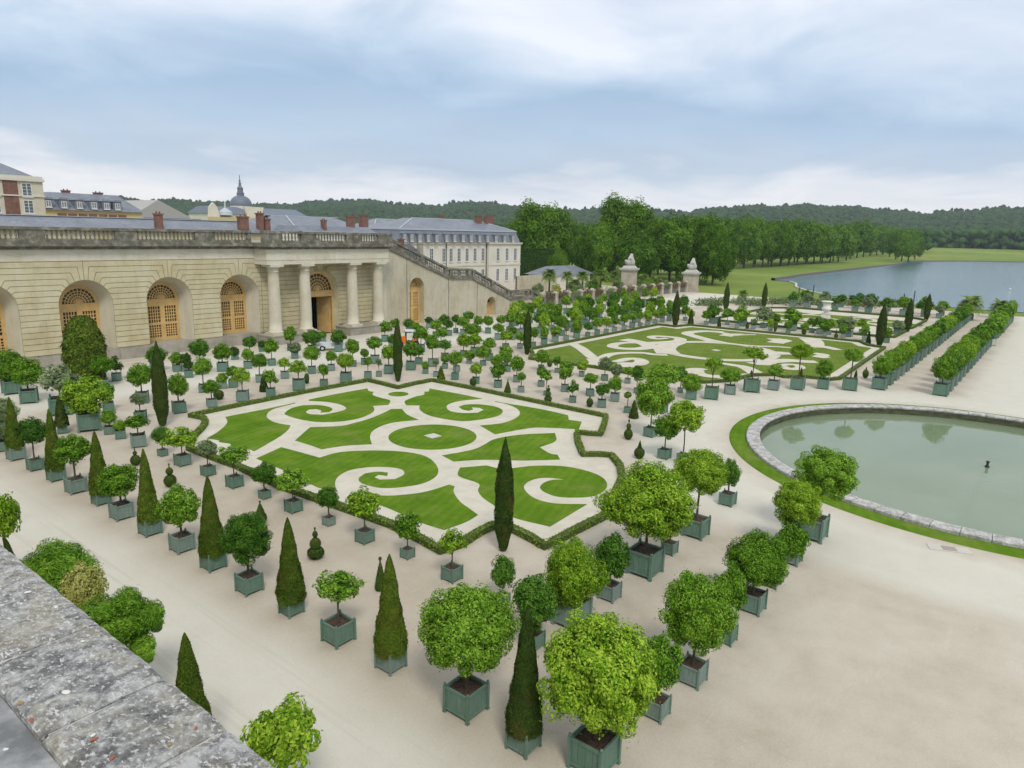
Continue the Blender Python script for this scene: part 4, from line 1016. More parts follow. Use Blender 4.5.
# core wall behind the rustication
def wallcore(cs, x0, x1, r, y, z0, z1, mat, name='wall'):
    bm = bmesh.new(); edges = [x0]+cs+[x1]
    for i in range(len(edges)-1):
        a, b = edges[i], edges[i+1]; P = []
        if i > 0: P += arc(a, r, 0, math.pi/2)+[(a+r, z0)]
        else: P += [(a, z1), (a, z0)]
        if i < len(edges)-2: P += [(b-r, z0)]+arc(b, r, -math.pi/2, 0)
        else: P += [(b, z0), (b, z1)]
        if i < len(edges)-2: P += [(b, z1)]
        if i > 0: P += [(a, z1)]
        bm.faces.new([bm.verts.new(fy(p, y)) for p in P])
    for c in cs:                                              # below the sills
        bm.faces.new([bm.verts.new(fy(p, y)) for p in ((c-r, z0), (c+r, z0), (c+r, z0-1.3), (c-r, z0-1.3))]) if False else None
    for f in bm.faces:
        f.normal_update()
        if f.normal.y > 0: f.normal_flip()
    bmesh.ops.triangulate(bm, faces=bm.faces[:])
    return oadd(name, bm, mat)
wallcore(CS, WX0, WX1, RA, F0, 1.3, ZT, jointst)
TH = [R(8), R(20), R(32), R(44), R(56)]
ZJ = [10.3, 9.7, 9.1, 8.5, 7.95]
def rustic(cs, x0, x1, y, name, ztop=ZT, r=RA, mat=honey):
    """one mesh of separate dressed courses, each standing proud of the wall with a real joint between"""
    bm = bmesh.new(); G_ = .03
    lev = [(ztop, 0)]+[(z, t) for z, t in zip(ZJ, TH) if z < ztop-.2]
    low = [7.35, 6.75, 6.15, 5.55, 4.95, 4.35, 3.75, 3.15, 2.55, 1.95, 1.35]
    def arcx(z):
        if z <= ZS: return r
        return math.sqrt(max(0, r*r-(z-ZS)**2))
    def side(c, s, za, ta, zb, tb):
        """points from upper joint to lower joint along the arch, s=+1 right of arch"""
        P = []
        if ta is not None:
            P.append((c+s*(za-ZS)*math.tan(ta), za)) if ta > 0 else P.append((c, za))
            tlo = tb if tb is not None else math.acos(min(1, (zb-ZS)/r))
            for i in range(5):
                t = ta+(tlo-ta)*i/4; P.append((c+s*r*math.sin(t), ZS+r*math.cos(t)))
            if tb is not None: P.append((c+s*(zb-ZS)*math.tan(tb), zb))
        else:
            for i in range(5):
                z = za+(zb-za)*i/4; P.append((c+s*arcx(z), z))
        return P
    rows = []
    for (za, ta), (zb, tb) in zip(lev, lev[1:]): rows.append((za, ta, zb, tb))
    za, ta = lev[-1]; rows.append((za, ta, low[0], None))
    for za, zb in zip(low, low[1:]): rows.append((za, None, zb, None))
    for za, ta, zb, tb in rows:
        if ta == 0: continue
        edges = [None]+cs+[None]
        for i in range(len(cs)+1):
            P = []
            if i == 0: L_ = [(x0, za), (x0, zb)]
            else: L_ = side(cs[i-1], 1, za, ta, zb, tb)
            if i == len(cs): R_ = [(x1, zb), (x1, za)]
            else: R_ = side(cs[i], -1, za, ta, zb, tb)[::-1]
            P = L_+R_
            addcourse(bm, P, y, G_)
    # the keystone and the top course
    tk = TH[0] if len(lev) > 1 else None
    z1 = lev[1][0]
    for i in range(len(cs)+1):
        a = (cs[i-1]+(z1-ZS)*math.tan(TH[0])) if i else x0; b = (cs[i]-(z1-ZS)*math.tan(TH[0])) if i < len(cs) else x1
        if i: a = cs[i-1]
        if i < len(cs): b = cs[i]
        P = []
        if i: P += [(a, ztop), (a, ZS+r)] + [(cs[i-1]+r*math.sin(TH[0]*.5), ZS+r*math.cos(TH[0]*.5)), (cs[i-1]+r*math.sin(TH[0]), ZS+r*math.cos(TH[0])), (cs[i-1]+(z1-ZS)*math.tan(TH[0]), z1)]
        else: P += [(x0, ztop), (x0, z1)]
        if i < len(cs): P += [(cs[i]-(z1-ZS)*math.tan(TH[0]), z1), (cs[i]-r*math.sin(TH[0]), ZS+r*math.cos(TH[0])), (cs[i]-r*math.sin(TH[0]*.5), ZS+r*math.cos(TH[0]*.5)), (b, ZS+r), (b, ztop)]
        else: P += [(x1, z1), (x1, ztop)]
        addcourse(bm, P, y, G_, joint_ends=False)
    return oadd(name, bm, mat)
def addcourse(bm, P, y, g_, joint_ends=True):
    # shrink the outline a little so a dark joint stays open, then give it thickness
    Q = inset_poly(P, g_)
    a = [bm.verts.new(fy(p, y-.07)) for p in Q]; b = [bm.verts.new(fy(p, y+.001)) for p in Q]
    f = bm.faces.new(a); n = len(a)
    for i in range(n): bm.faces.new((a[i], b[i], b[(i+1) % n], a[(i+1) % n]))
    f.normal_update()
rustic(CS, WX0, WX1, F0, 'rusticated_courses')
bm = bmesh.new(); box(bm, WX0, WX1, F0-.05, F0+.2, -.0, 1.3)
for c in CS: pass
oadd('wall_foot', bm, plinthst)
bm = bmesh.new()
bm.free(); xs = [WX0]+sum([[c-RA-.25, c+RA+.25] for c in CS], [])+[WX1]
for a, b in zip(xs[::2], xs[1::2]):
    bm = bmesh.new(); box(bm, a, b, F0-.28, F0-.051, 0, 1.15); oadd('plinth', bm, plinthst, bevel=.04)
bm = bmesh.new()
box(bm, WX0, WX1, F0-.09, F0+.3, ZT+.03, ZT+.16); box(bm, WX0, WX1, F0-.04, F0+.3, ZT+.16, 12.12)
oadd('frieze', bm, frieze)
bm = bmesh.new()
for y_, z0, z1 in ((.25, 12.12, 12.3), (.5, 12.3, 12.45), (.75, 12.45, 12.75), (.68, 12.75, 12.9)): box(bm, WX0, WX1-.9, F0-y_, F0+.6, z0, z1)
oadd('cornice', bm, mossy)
# windows
def winframe(c, y, r, zb, zs, parent, fold=None, door=False):
    """arched lattice window, front at y, faces -y"""
    bm = bmesh.new()
    def bar(x0, x1, z0, z1, d0=0, d1=.1): box(bm, c+x0, c+x1, y+d0, y+d1, z0, z1)
    def ring(ri, ro, a0=-math.pi/2, a1=math.pi/2, n=20, d0=0, d1=.1):
        pv = None
        for i in range(n+1):
            a = a0+(a1-a0)*i/n
            cur = [bm.verts.new((c+q*math.sin(a), yy, zs+q*math.cos(a))) for yy in (y+d0, y+d1) for q in (ri, ro)]
            if pv:
                for u, w in ((0, 1), (1, 3), (3, 2), (2, 0)): bm.faces.new((pv[u], pv[w], cur[w], cur[u]))
            pv = cur
    ring(r-.22, r+.12, d0=-.05, d1=.14)
    bar(-r-.12, -r+.22, zb, zs, -.05, .14); bar(r-.22, r+.12, zb, zs, -.05, .14)
    bar(-r+.2, r-.2, zs-.85, zs-.02, -.06, .12)
    bar(-r+.2, r-.2, zs-.12, zs+.02, -.1, .14)
    o1 = bm; 
    for q in (.52, .86, 1.2, 1.52): ring(q*(r-.2)/1.9-.045, q*(r-.2)/1.9+.045, d0=.0, d1=.08)
    ring(.01, .26, d0=-.02, d1=.1)
    for i in range(1, 12):
        a = -math.pi/2+math.pi*i/12; s_, c_ = math.sin(a), math.cos(a); w_ = .035
        r0, r1_ = .2, r-.2
        P = [(c+r0*s_-w_*c_, zs+r0*c_+w_*s_), (c+r0*s_+w_*c_, zs+r0*c_-w_*s_), (c+r1_*s_+w_*c_, zs+r1_*c_-w_*s_), (c+r1_*s_-w_*c_, zs+r1_*c_+w_*s_)]
        extr_poly(bm, P, lambda p: fy(p, y+.01), lambda p: fy(p, y+.07))
    if not door:
        zt_ = zs-.85
        bar(-.28, .28, zb, zt_, -.07, .12)
        bar(-r+.2, r-.2, zb, zb+.45, -.03, .12)
        zm_ = (zb+zt_)/2; bar(-r+.2, r-.2, zm_-.15, zm_+.15, -.04, .12)
        for s_ in (-1, 1):
            x0, x1 = (.28, r-.22)
            nb = 5
            for i in range(1, nb):
                xx = x0+(x1-x0)*i/nb; bar(*sorted((s_*(xx-.05), s_*(xx+.05))), zb+.45, zt_, 0, .08)
            for z0_, z1_ in ((zb+.45, zm_-.15), (zm_+.15, zt_)):
                for i in range(1, 5):
                    zz = z0_+(z1_-z0_)*i/5; bar(*sorted((s_*x0, s_*x1)), zz-.05, zz+.05, .005, .075)
    return bm
def local(bm):
    for v in bm.verts: v.co -= Vector((31.25, F0, 0))
for c in CS:
    bm = bmesh.new()                                          # splayed reveal
    pv = None
    for x, z, xi, zi in [(c-RA, 1.3, c-RI-.05, 1.3)]+[(p[0], p[1], q[0], q[1]) for p, q in zip(arc(c, RA, -math.pi/2, math.pi/2, 24), arc(c, RI+.05, -math.pi/2, math.pi/2, 24))]+[(c+RA, 1.3, c+RI+.05, 1.3)]:
        cur = [bm.verts.new((x, F0-.03, z)), bm.verts.new((x, F0+1.1, z)) if False else bm.verts.new(((x+xi)/2*1.0, F0+1.3, (z+zi)/2)), bm.verts.new((xi, F0+2.2, zi))]
        if pv:
            for k in range(2): bm.faces.new((pv[k], pv[k+1], cur[k+1], cur[k]))
        pv = cur
    oadd('window_reveal', bm, smoothst, smooth=False)
    bm = bmesh.new(); box(bm, c-RA, c+RA, F0-.02, F0+2.2, 1.2, 1.31); oadd('window_sill', bm, plinthst)
    fr = oadd('window', winframe(c, F0+2.05, RI, 1.3, ZS, orng), ochre)
    bm = bmesh.new(); P = [(c-RI, 1.3), (c+RI, 1.3)]+[(p[0], p[1]) for p in arc(c, RI, math.pi/2, -math.pi/2, 24)]
    bm.faces.new([bm.verts.new(fy(p, F0+2.17)) for p in P]); local(bm); obj('glass', bm, glassd, fr)
# porch
PX0, PX1, PF = 51.35, 71.75, 79.25
DC = 61.5
wallcore([DC], PX0+.85, PX1, 2.95, F0, 1.3-1.3, 10.3, jointst)
rustic([DC], PX0+.9, PX1, F0, 'porch_rusticated_courses', ztop=10.35, r=2.95)
bm = bmesh.new(); pv = None
for x, z, xi, zi in [(DC-2.95, 0, DC-2.6, 0)]+[(p[0], p[1], q[0], q[1]) for p, q in zip(arc(DC, 2.95, -math.pi/2, math.pi/2, 24), arc(DC, 2.6, -math.pi/2, math.pi/2, 24))]+[(DC+2.95, 0, DC+2.6, 0)]:
    cur = [bm.verts.new((x, F0-.03, z)), bm.verts.new((xi, F0+.9, zi))]
    if pv: bm.faces.new((pv[0], pv[1], cur[1], cur[0]))
    pv = cur
oadd('door_reveal', bm, honey)
dfr = oadd('door_frame', winframe(DC, F0+.75, 2.6, 0, ZS, orng, door=True), ochre)
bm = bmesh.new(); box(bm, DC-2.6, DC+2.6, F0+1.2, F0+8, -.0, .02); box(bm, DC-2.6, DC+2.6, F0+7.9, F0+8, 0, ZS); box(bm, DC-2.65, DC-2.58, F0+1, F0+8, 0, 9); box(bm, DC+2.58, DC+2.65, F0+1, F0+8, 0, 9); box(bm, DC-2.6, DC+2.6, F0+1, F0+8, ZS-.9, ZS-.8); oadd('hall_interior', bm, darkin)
bm = bmesh.new(); bm.faces.new([bm.verts.new(fy(p, F0+.86)) for p in arc(DC, 2.5, math.pi/2, -math.pi/2, 24)]); local(bm); obj('fanlight_glass', bm, glassd, dfr)
for s_, ang, nm in ((1, 70, 'open'), (-1, 95, 'open')):
    bm = bmesh.new(); mt = Matrix.Translation((DC+s_*2.35, F0+.95, 0)) @ Matrix.Rotation(R(s_*ang*-1+ (180 if s_ > 0 else 0)), 4, 'Z')
    w_ = 2.3
    for x0, x1, z0, z1 in ((0, .3, .1, 5.3), (w_-.3, w_, .1, 5.3), (.3, w_-.3, .1, .9), (.3, w_-.3, 4.9, 5.3), (.3, w_-.3, 2.8, 3.1)): box(bm, x0, x1, -.05, .05, z0, z1, mt)
    box(bm, .3, w_-.3, -.02, .02, .9, 4.9, mt)
    o = oadd('door_leaf', bm, ochre)
for a, b in ((PX0-.05, 59.1), (63.9, PX1+.15)):
    bm = bmesh.new(); box(bm, a, b, 78.75, F0-.05, 0, 1.05); box(bm, a-.08, b+.08, 78.67, F0-.04, 1.051, 1.2); oadd('porch_pedestal', bm, plinthst, bevel=.03)
for c in (52.75, 57.45, 65.45, 70.25):
    e = []
    bm = bmesh.new(); H_ = 10.2-1.2
    prof = [(.98, .28), (1.0, .34), (.98, .42), (.86, .46), (.84, .5)]+[(.80-.13*max(0, (t-.3)/.7)**1.4, .5+(H_-1.45)*t) for t in [0, .15, .3, .45, .6, .75, .9, 1]]+[(.73, H_-.9), (.73, H_-.84), (.67, H_-.82), (.67, H_-.55), (.84, H_-.34), (.92, H_-.3)]
    lathe(bm, prof, 28, cx=c, cy=80.0, z=1.2)
    k_ = oadd('column', bm, smoothst, smooth=True)
    bm = bmesh.new(); box(bm, c-1.0, c+1.0, 79.0, 81.0, 1.2, 1.48); local(bm); obj('column_base', bm, smoothst, k_, bevel=.02)
    bm = bmesh.new(); box(bm, c-.98, c+.98, 79.02, 80.98, 1.2+H_-.3, 1.2+H_); local(bm); obj('capital_block', bm, smoothst, k_, bevel=.02)
bm = bmesh.new()
box(bm, PX0, PX1, 79.15, F0-.1, 10.2, 10.75); box(bm, PX0-.04, PX1+.04, 79.1, F0-.1, 10.75, 10.92); box(bm, PX0+.03, PX1-.03, 79.2, F0-.1, 10.92, 12.12)
oadd('entablature', bm, frieze)
bm = bmesh.new()
for y_, z0, z1 in ((.15, 12.12, 12.3), (.4, 12.3, 12.45), (.62, 12.45, 12.75), (.55, 12.75, 12.9)): box(bm, PX0-y_, PX1+y_, 79.2-y_, F0+.6, z0, z1)
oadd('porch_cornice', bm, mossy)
# balustrade
bmb = bmesh.new(); lathe(bmb, [(.12, 0), (.12, .09), (.06, .12), (.075, .2), (.125, .38), (.11, .52), (.06, .72), (.07, .78), (.12, .82), (.12, .9)], 8)
for f in bmb.faces: f.smooth = True
bmesh.ops.recalc_face_normals(bmb, faces=bmb.faces)
balme = bpy.data.meshes.new('baluster'); bmb.to_mesh(balme); bmb.free(); balme.materials.append(mossy)
def balus(par, org, segs, y, z, off=Vector((0, 0, 0)), ends=None, sp=.36):
    x0, x1 = ends
    bm = bmesh.new()
    box(bm, x0, x1, y-.22, y+.22, z, z+.28); box(bm, x0-.05, x1+.05, y-.27, y+.27, z+1.18, z+1.47)
    xs = [x0]+[v for s in segs for v in s]+[x1]
    for a, b in zip(xs[::2], xs[1::2]):
        if b-a > .1: box(bm, a, b, y-.2, y+.2, z+.28, z+1.18)
    for v in bm.verts: v.co -= org
    o = obj('balustrade', bm, mossy, par, bevel=.02)
    for a, b in segs:
        n = int((b-a)/sp)
        for i in range(n):
            q = link(bpy.data.objects.new('baluster', balme), o); q.location = Vector((a+(i+.5)*(b-a)/n, y, z+.28))-org
O_ = Vector((31.25, F0, 0))
balus(orng, O_, [(c-3.35, c+3.35) for c in CS[1:5]]+[(CS[5]-3.35, CS[5]+1.2)], F0-.35, 12.9, ends=(WX0, PX0-.55), sp=.44)
balus(orng, O_, [(DC-8.0, DC-5.0), (DC-2.8, DC+2.4), (DC+5.0, DC+8.2)], 79.25, 12.9, ends=(PX0-.5, PX1+.5), sp=.44)
bm = bmesh.new(); box(bm, WX0, PX1+.3, F0+.6, 96, 12.6, 12.88); box(bm, PX0, PX1+.5, 79.5, F0+.62, 12.7, 12.895); oadd('terrace_roof', bm, plinthst)
bm = bmesh.new(); box(bm, WX0, WX0+.5, F0+.01, 96, 0, 12.6); box(bm, WX0, PX1, 95.5, 96, 0, 12.59); box(bm, WX1-.4, WX1+.3, F0+3.2, 96, 0, 12.59); oadd('rear_walls', bm, honey)

# ------------------------------------------------------------------ great stair with its sloping parapet
stair = tag(empty('stone_staircase', (73.4, F0, 0)), 'broad garden stairway with stepped stone parapets sloping down beside the building', 'staircase')
def sadd(name, bm, mat, bevel=0, smooth=False, parent=None):
    for v in bm.verts: v.co -= Vector((73.4, F0, 0))
    return obj(name, bm, mat, parent or stair, smooth, bevel)
top = [(71.9, 12.6), (73.2, 12.4), (87.5, 7.0), (93.3, 6.8), (104.4, 2.45), (110.6, 2.45), (116.0, .25)]
holes = [(80.1, 1.6, .0, 5.9), (98.9, 1.25, .0, 2.1)]
bm = bmesh.new()
P = [(71.9, 0)]
for c, r, z0, zs_ in holes:
    P += [(c-r, 0), (c-r, zs_)]+[(c+r*math.sin(a), zs_+r*math.cos(a)) for a in [R(-75), R(-60), R(-45), R(-30), R(-15), 0, R(15), R(30), R(45), R(60), R(75)]]+[(c+r, zs_), (c+r, 0)]
P += [(116.0, 0)]+top[::-1]
f = bm.faces.new([bm.verts.new(fy(p, F0-.1)) for p in P]); f.normal_update()
if f.normal.y > 0: f.normal_flip()
bmesh.ops.triangulate(bm, faces=[f]); sadd('stair_wall', bm, rampst)
bm = bmesh.new()
for x in (77.9, 87.5, 94.9, 104.4): 
    zt_ = np.interp(x, [p[0] for p in top], [p[1] for p in top])
    box(bm, x-.03, x+.03, F0-.13, F0-.101, 0, zt_-.05)
sadd('drain_pipe', bm, darkiron)
bm = bmesh.new(); box(bm, 71.85, 73.35, F0-.45, F0-.12, 1.0, 10.2); sadd('end_pilaster', bm, smoothst)
for c, r, z0, zs_ in holes:
    bm = bmesh.new(); pv = None
    for x, z in [(c-r, 0), (c-r, zs_)]+[(c+r*math.sin(R(a)), zs_+r*math.cos(R(a))) for a in range(-75, 76, 15)]+[(c+r, zs_), (c+r, 0)]:
        cur = [bm.verts.new((x, F0-.1, z)), bm.verts.new((x, F0+1.4, z))]
        if pv: bm.faces.new((pv[0], pv[1], cur[1], cur[0]))
        pv = cur
    sadd('arch_reveal', bm, honey)
    ob = winframe(c, F0+1.1, r*.95, .0, zs_, stair) if zs_ > 5 else None
    if ob is None:
        ob = bmesh.new()
        box(ob, c-r, c-r+.3, F0+1.1, F0+1.25, 0, zs_+.5); box(ob, c+r-.3, c+r, F0+1.1, F0+1.25, 0, zs_+.5); box(ob, c-.12, c+.12, F0+1.1, F0+1.25, 0, zs_+r); box(ob, c-r, c+r, F0+1.09, F0+1.24, zs_-.1, zs_+.15); box(ob, c-r, c+r, F0+1.17, F0+1.2, 0, zs_)
    w_ = sadd('window', ob, ochre)
    bm = bmesh.new(); bm.faces.new([bm.verts.new((c+x, F0+1.3, z)) for x, z in [(-r, 0), (r, 0), (r, zs_)]+[(r*math.sin(R(a)), zs_+r*math.cos(R(a))) for a in range(75, -76, -15)]+[(-r, zs_)]])
    for v in bm.verts: v.co -= Vector((73.4, F0, 0))
    obj('glass', bm, glassd, w_)
# coping, parapet rail and balusters following the slope
def sweepbox(bm, P, y0, y1, lo, hi):
    pv = None
    for x, z in P:
        cur = [bm.verts.new((x, yy, z+h)) for yy, h in ((y0, lo), (y1, lo), (y1, hi), (y0, hi))]
        if pv:
            for k in range(4): bm.faces.new((pv[k], pv[(k+1) % 4], cur[(k+1) % 4], cur[k]))
        else: bm.faces.new(cur)
        pv = cur
    bm.faces.new(pv[::-1])
TP = top[1:]
TP[0] = (72.4, 12.55)
for nm, ys in (('front_parapet', F0), ('rear_parapet', F0+19.5)):
    bm = bmesh.new(); sweepbox(bm, TP, ys-.35, ys+.35, 0, .3); sweepbox(bm, TP, ys-.28, ys+.28, .3, .55); sweepbox(bm, TP, ys-.33, ys+.33, 1.45, 1.78)
    def zt(x): return float(np.interp(x, [p[0] for p in TP], [p[1] for p in TP]))
    piers = [72.4, 75, 81.2, 86.9, 88.1, 92.7, 93.9, 99.2, 103.8, 105, 109.9, 111.2, 115.5]
    for x in piers: sweepbox(bm, [(x-.4, zt(x-.4)), (x+.4, zt(x+.4))], ys-.3, ys+.3, .54, 1.46)
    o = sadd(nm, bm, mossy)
    if ys == F0:
        for a, b in zip(piers, piers[1:]):
            n = int((b-a-.8)/.38)
            for i in range(n):
                x = a+.4+(i+.5)*(b-a-.8)/n; q = link(bpy.data.objects.new('baluster', balme), o); q.location = (x-73.4, 0, zt(x)+.5); q.scale = (1, 1, 1.07)
# the steps themselves
bm = bmesh.new(); prof = []
for (xa, za), (xb, zb) in zip(TP, TP[1:]):
    if abs(za-zb) < .4: prof += [(xa, za), (xb, za)]
    else:
        n = int((za-zb)/.16)
        for i in range(n):
            z = za-(za-zb)*(i+1)/n; x = xa+(xb-xa)*i/n; prof += [(x, z), (xa+(xb-xa)*(i+1)/n, z)]
pv = None
for x, z in prof:
    cur = [bm.verts.new((x, F0+.36, z)), bm.verts.new((x, F0+19.1, z))]
    if pv: bm.faces.new((pv[0], pv[1], cur[1], cur[0]))
    pv = cur
bm.faces.new([bm.verts.new((x, F0+19.9, z)) for x, z in [(71.9, 0)]+[(p[0], p[1]) for p in TP]+[(116, 0)]])
sadd('steps', bm, plinthst)
bm = bmesh.new(); box(bm, 104.6, 116.4, F0-.6, F0-.11, 0, .6); sadd('foot_wall', bm, plinthst)

# ------------------------------------------------------------------ buildings beyond
def bwin(par, x, y, z0, z1, w, org, frame=None, glass=None, arch=False, surround=None):
    """window on a wall facing -y at y; glass sits back, frame proud"""
    bm = bmesh.new()
    for a in ((x-w/2, x-w/2+.1, z0, z1), (x+w/2-.1, x+w/2, z0, z1), (x-w/2+.1, x+w/2-.1, z0, z0+.1), (x-w/2+.1, x+w/2-.1, z1-.1, z1), (x-.05, x+.05, z0+.1, z1-.1)):
        box(bm, a[0], a[1], y-.06, y+.02, a[2], a[3])
    for i in (1, 2, 3): zz = z0+(z1-z0)*i/4; box(bm, x-w/2+.1, x+w/2-.1, y-.045, y+.01, zz-.025, zz+.025)
    box(bm, x-w/2-.12, x+w/2+.12, y-.2, y+.02, z0-.18, z0-.02)
    for v in bm.verts: v.co -= org
    f = obj('window', bm, frame or whitewood, par)
    bm = bmesh.new(); box(bm, x-w/2+.02, x+w/2-.02, y-.02, y+.015, z0+.02, z1-.02)
    for v in bm.verts: v.co -= org
    obj('pane', bm, glass or winglass, f)
def house(label, org, parts, wins=(), cat='building', name='town_house', **kw):
    e = tag(empty(name, org), label, cat)
    for nm, fn, mat in [(a, g, c) for a, b, c in parts for g in (b if isinstance(b, list) else [b])]:
        bm = bmesh.new(); fn(bm)
        for v in bm.verts: v.co -= Vector(org)
        obj(nm, bm, mat, e)
    for w in wins: bwin(e, *w, Vector(org), **kw)
    return e
def hips(x0, x1, y0, y1, z0, z1, ix, iy, r=.13):
    def f(bm):
        a = [(x0, y0, z0), (x1, y0, z0), (x1, y1, z0), (x0, y1, z0)]; b = [(x0+ix, y0+iy, z1), (x1-ix, y0+iy, z1), (x1-ix, y1-iy, z1), (x0+ix, y1-iy, z1)]
        for p, q in [(a[0], b[0]), (a[1], b[1]), (b[0], b[1])]: tube(bm, [p, q], r, 6)
    return f
def roofhip(bm, x0, x1, y0, y1, z0, z1, hx, hy): frustum(bm, x0, x1, y0, y1, z0, z1, hx, hy)
def chim(x, y, z0, z1, w=1.6, d=.9): return lambda bm: (box(bm, x-w/2, x+w/2, y-d/2, y+d/2, z0, z1), box(bm, x-w/2-.1, x+w/2+.1, y-d/2-.1, y+d/2+.1, z1, z1+.2), [lathe(bm, [(.13, 0), (.11, .25)], 8, cx=x+q, cy=y, z=z1+.2) for q in (-w/4, w/4)])
# slate roofed range right behind the balustrade
house('long low slate roofed range with brick chimneys directly behind the balustrade', (30, 100, 0),
 [('wall', lambda bm: box(bm, -25, 66, 98, 110, 0, 13.9), honey), ('roof', lambda bm: frustum(bm, -25.3, 66.4, 97.6, 110.4, 13.9, 15.55, 3.2, 4.2), slate),
  ('ridge_flashing', lambda bm: box(bm, -22, 63, 101.5, 106.4, 15.55, 15.62), zinc),
  ('chimney', chim(onN(158, 215, 98.5).x, 98.5, 14, 16.1, .85), brick), ('chimney', chim(onN(242.5, 215, 98.5).x, 98.5, 14, 16.1, 1.4), brick), ('chimney', chim(onN(259.5, 215, 99).x, 99.0, 13, 16.7, .8), brick), ('chimney', chim(onN(265.8, 215, 99).x, 99.0, 13, 15.9, .9), brick)])
# tall brick and stone block, far left
def wl(x0, x1, n): return [x0+(x1-x0)*(i+.5)/n for i in range(n)]
q0 = onN(42, 178, 130)
bx1 = q0.x
cols_ = [bx1-2.3-i*4.4 for i in range(7)]; BZ = (onN(20, 196, 130).z, onN(20, 213, 130).z)
house('tall stone and red brick block at the far left edge of the town', (bx1-10, 130, 0),
 [('wall', lambda bm: box(bm, bx1-34, bx1, 130, 145, 0, 20.9), smoothst),
  ('brick_panel', [lambda bm, c=c, z=z: box(bm, c-2.2-.98, c-2.2+.98, 129.93, 130.05, z-.25, z+2.3) for c in cols_ for z in BZ], brick),
  ('cornice', lambda bm: (box(bm, bx1-34.2, bx1+.2, 129.7, 145.2, 20.9, 21.3), box(bm, bx1-34.1, bx1+.1, 129.8, 145.1, BZ[1]+2.55, BZ[1]+2.75), box(bm, bx1-34, bx1, 129.8, 145, 21.3, 21.7)), cream),
  ('roof', lambda bm: frustum(bm, bx1-33.5, bx1-.8, 130.8, 144, 21.7, 24, 4, 4), slate),
  ('chimney', chim(bx1-7, 134, 22, 25.2, 2.2), brick)],
 [(c, 130, z, z+2.0, 1.35) for c in cols_ for z in BZ])
# slate mansard row with dormers
sx0, sx1 = onN(44, 209, 150).x, onN(142, 213, 150).x
def dormers(bm, xs, y, z, w, h, d):
    for x in xs:
        box(bm, x-w/2, x+w/2, y, y+d, z, z+h); frustum(bm, x-w/2-.15, x+w/2+.15, y-.15, y+d, z+h, z+h+.35, .3, .1)
dx_ = [onN(p, 203, 149).x for p in (50, 65.5, 81, 95.5, 108, 119)]
house('long yellow house with dark slate roof dormers and two brick chimneys', (60, 150, 0),
 [('wall', lambda bm: box(bm, sx0, sx1, 150, 162, 0, 17.0), yellowr), ('roof', lambda bm: frustum(bm, sx0-.4, sx1+.4, 149.5, 162.5, 17.0, 20.3, 3, 5), slate),
  ('dormer', [lambda bm, x=x: dormers(bm, [x], 149.75, 17.3, 1.5, 1.6, 3) for x in dx_], slate),
  ('brick_panel', [lambda bm, x=x: box(bm, x-.75, x+.75, 149.9, 150.02, 13, 16.4) for x in wl(sx0+2, sx1-3, 7)], brick),
  ('chimney', chim(onN(66, 195, 155).x, 155, 18, 20.6, 1.3), brick), ('chimney', chim(onN(98, 195, 155).x, 155, 18, 20.5, 1.5), brick)],
 [(x, 149.72, 17.45, 18.6, .9) for x in dx_])
# plain gable and cathedral
gx0, gx1 = onN(140, 215, 180).x, onN(190, 217, 180).x
gz = onN(160, 200, 180).z
def gable(bm):
    xm = onN(158, 200, 180).x; zb_ = onN(190, 217, 180).z
    extr_poly(bm, [(gx0, zb_-12), (gx1, zb_-12), (gx1, zb_), (xm, gz), (gx0, zb_+1)], lambda p: fy(p, 180), lambda p: fy(p, 198))
house('broad pale grey gabled roof between the yellow house and the domed church', ((gx0+gx1)/2, 180, 0), [('gable_roof', gable, nmat('pale_roofing', (.36, .35, .33), .8)), ('wall', lambda bm: box(bm, gx0+1, gx1+2.5, 179.3, 180.0, 0, onN(190, 218, 180).z-.2), slate)])
ND = 250
def PXZ(px, py, N=ND+8): p = onN(px, py, N); return p.x, p.z
d0, zt0 = PXZ(199, 209); d1, _ = PXZ(294, 209); _, zb0 = PXZ(240, 222); dc_, zc0 = PXZ(241, 205); _, ze0 = PXZ(241, 215)
rdome = (PXZ(250.5, 203)[0]-PXZ(231, 203)[0])/2
zdt = PXZ(241, 198)[1]-.5
def spire(bm):
    zb_ = PXZ(241, 196)[1]; H_ = PXZ(239.5, 175)[1]-zb_
    prof = [(rdome*.34, -1), (rdome*.32, H_*.1), (rdome*.36, H_*.13), (rdome*.27, H_*.16), (rdome*.24, H_*.34), (rdome*.30, H_*.36), (rdome*.17, H_*.44), (rdome*.10, H_*.52), (rdome*.12, H_*.6), (rdome*.06, H_*.68), (rdome*.09, H_*.73), (rdome*.03, H_*.8), (.12, H_)]
    lathe(bm, prof, 12, cx=dc_, cy=ND+8, z=zb_)
def domef(bm):
    z0 = PXZ(241, 206)[1]; zt_ = PXZ(241, 195.5)[1]; lathe(bm, [(rdome*1.0*math.cos(t)**.8 if t < 1.4 else rdome*.2, z0+(zt_-z0)*math.sin(t)) for t in [0, .2, .4, .6, .8, 1.0, 1.2, 1.4]], 20, cx=dc_, cy=ND+8)
domeslate = nmat('blue_slate_dome', (.14, .165, .205), .5, .3)
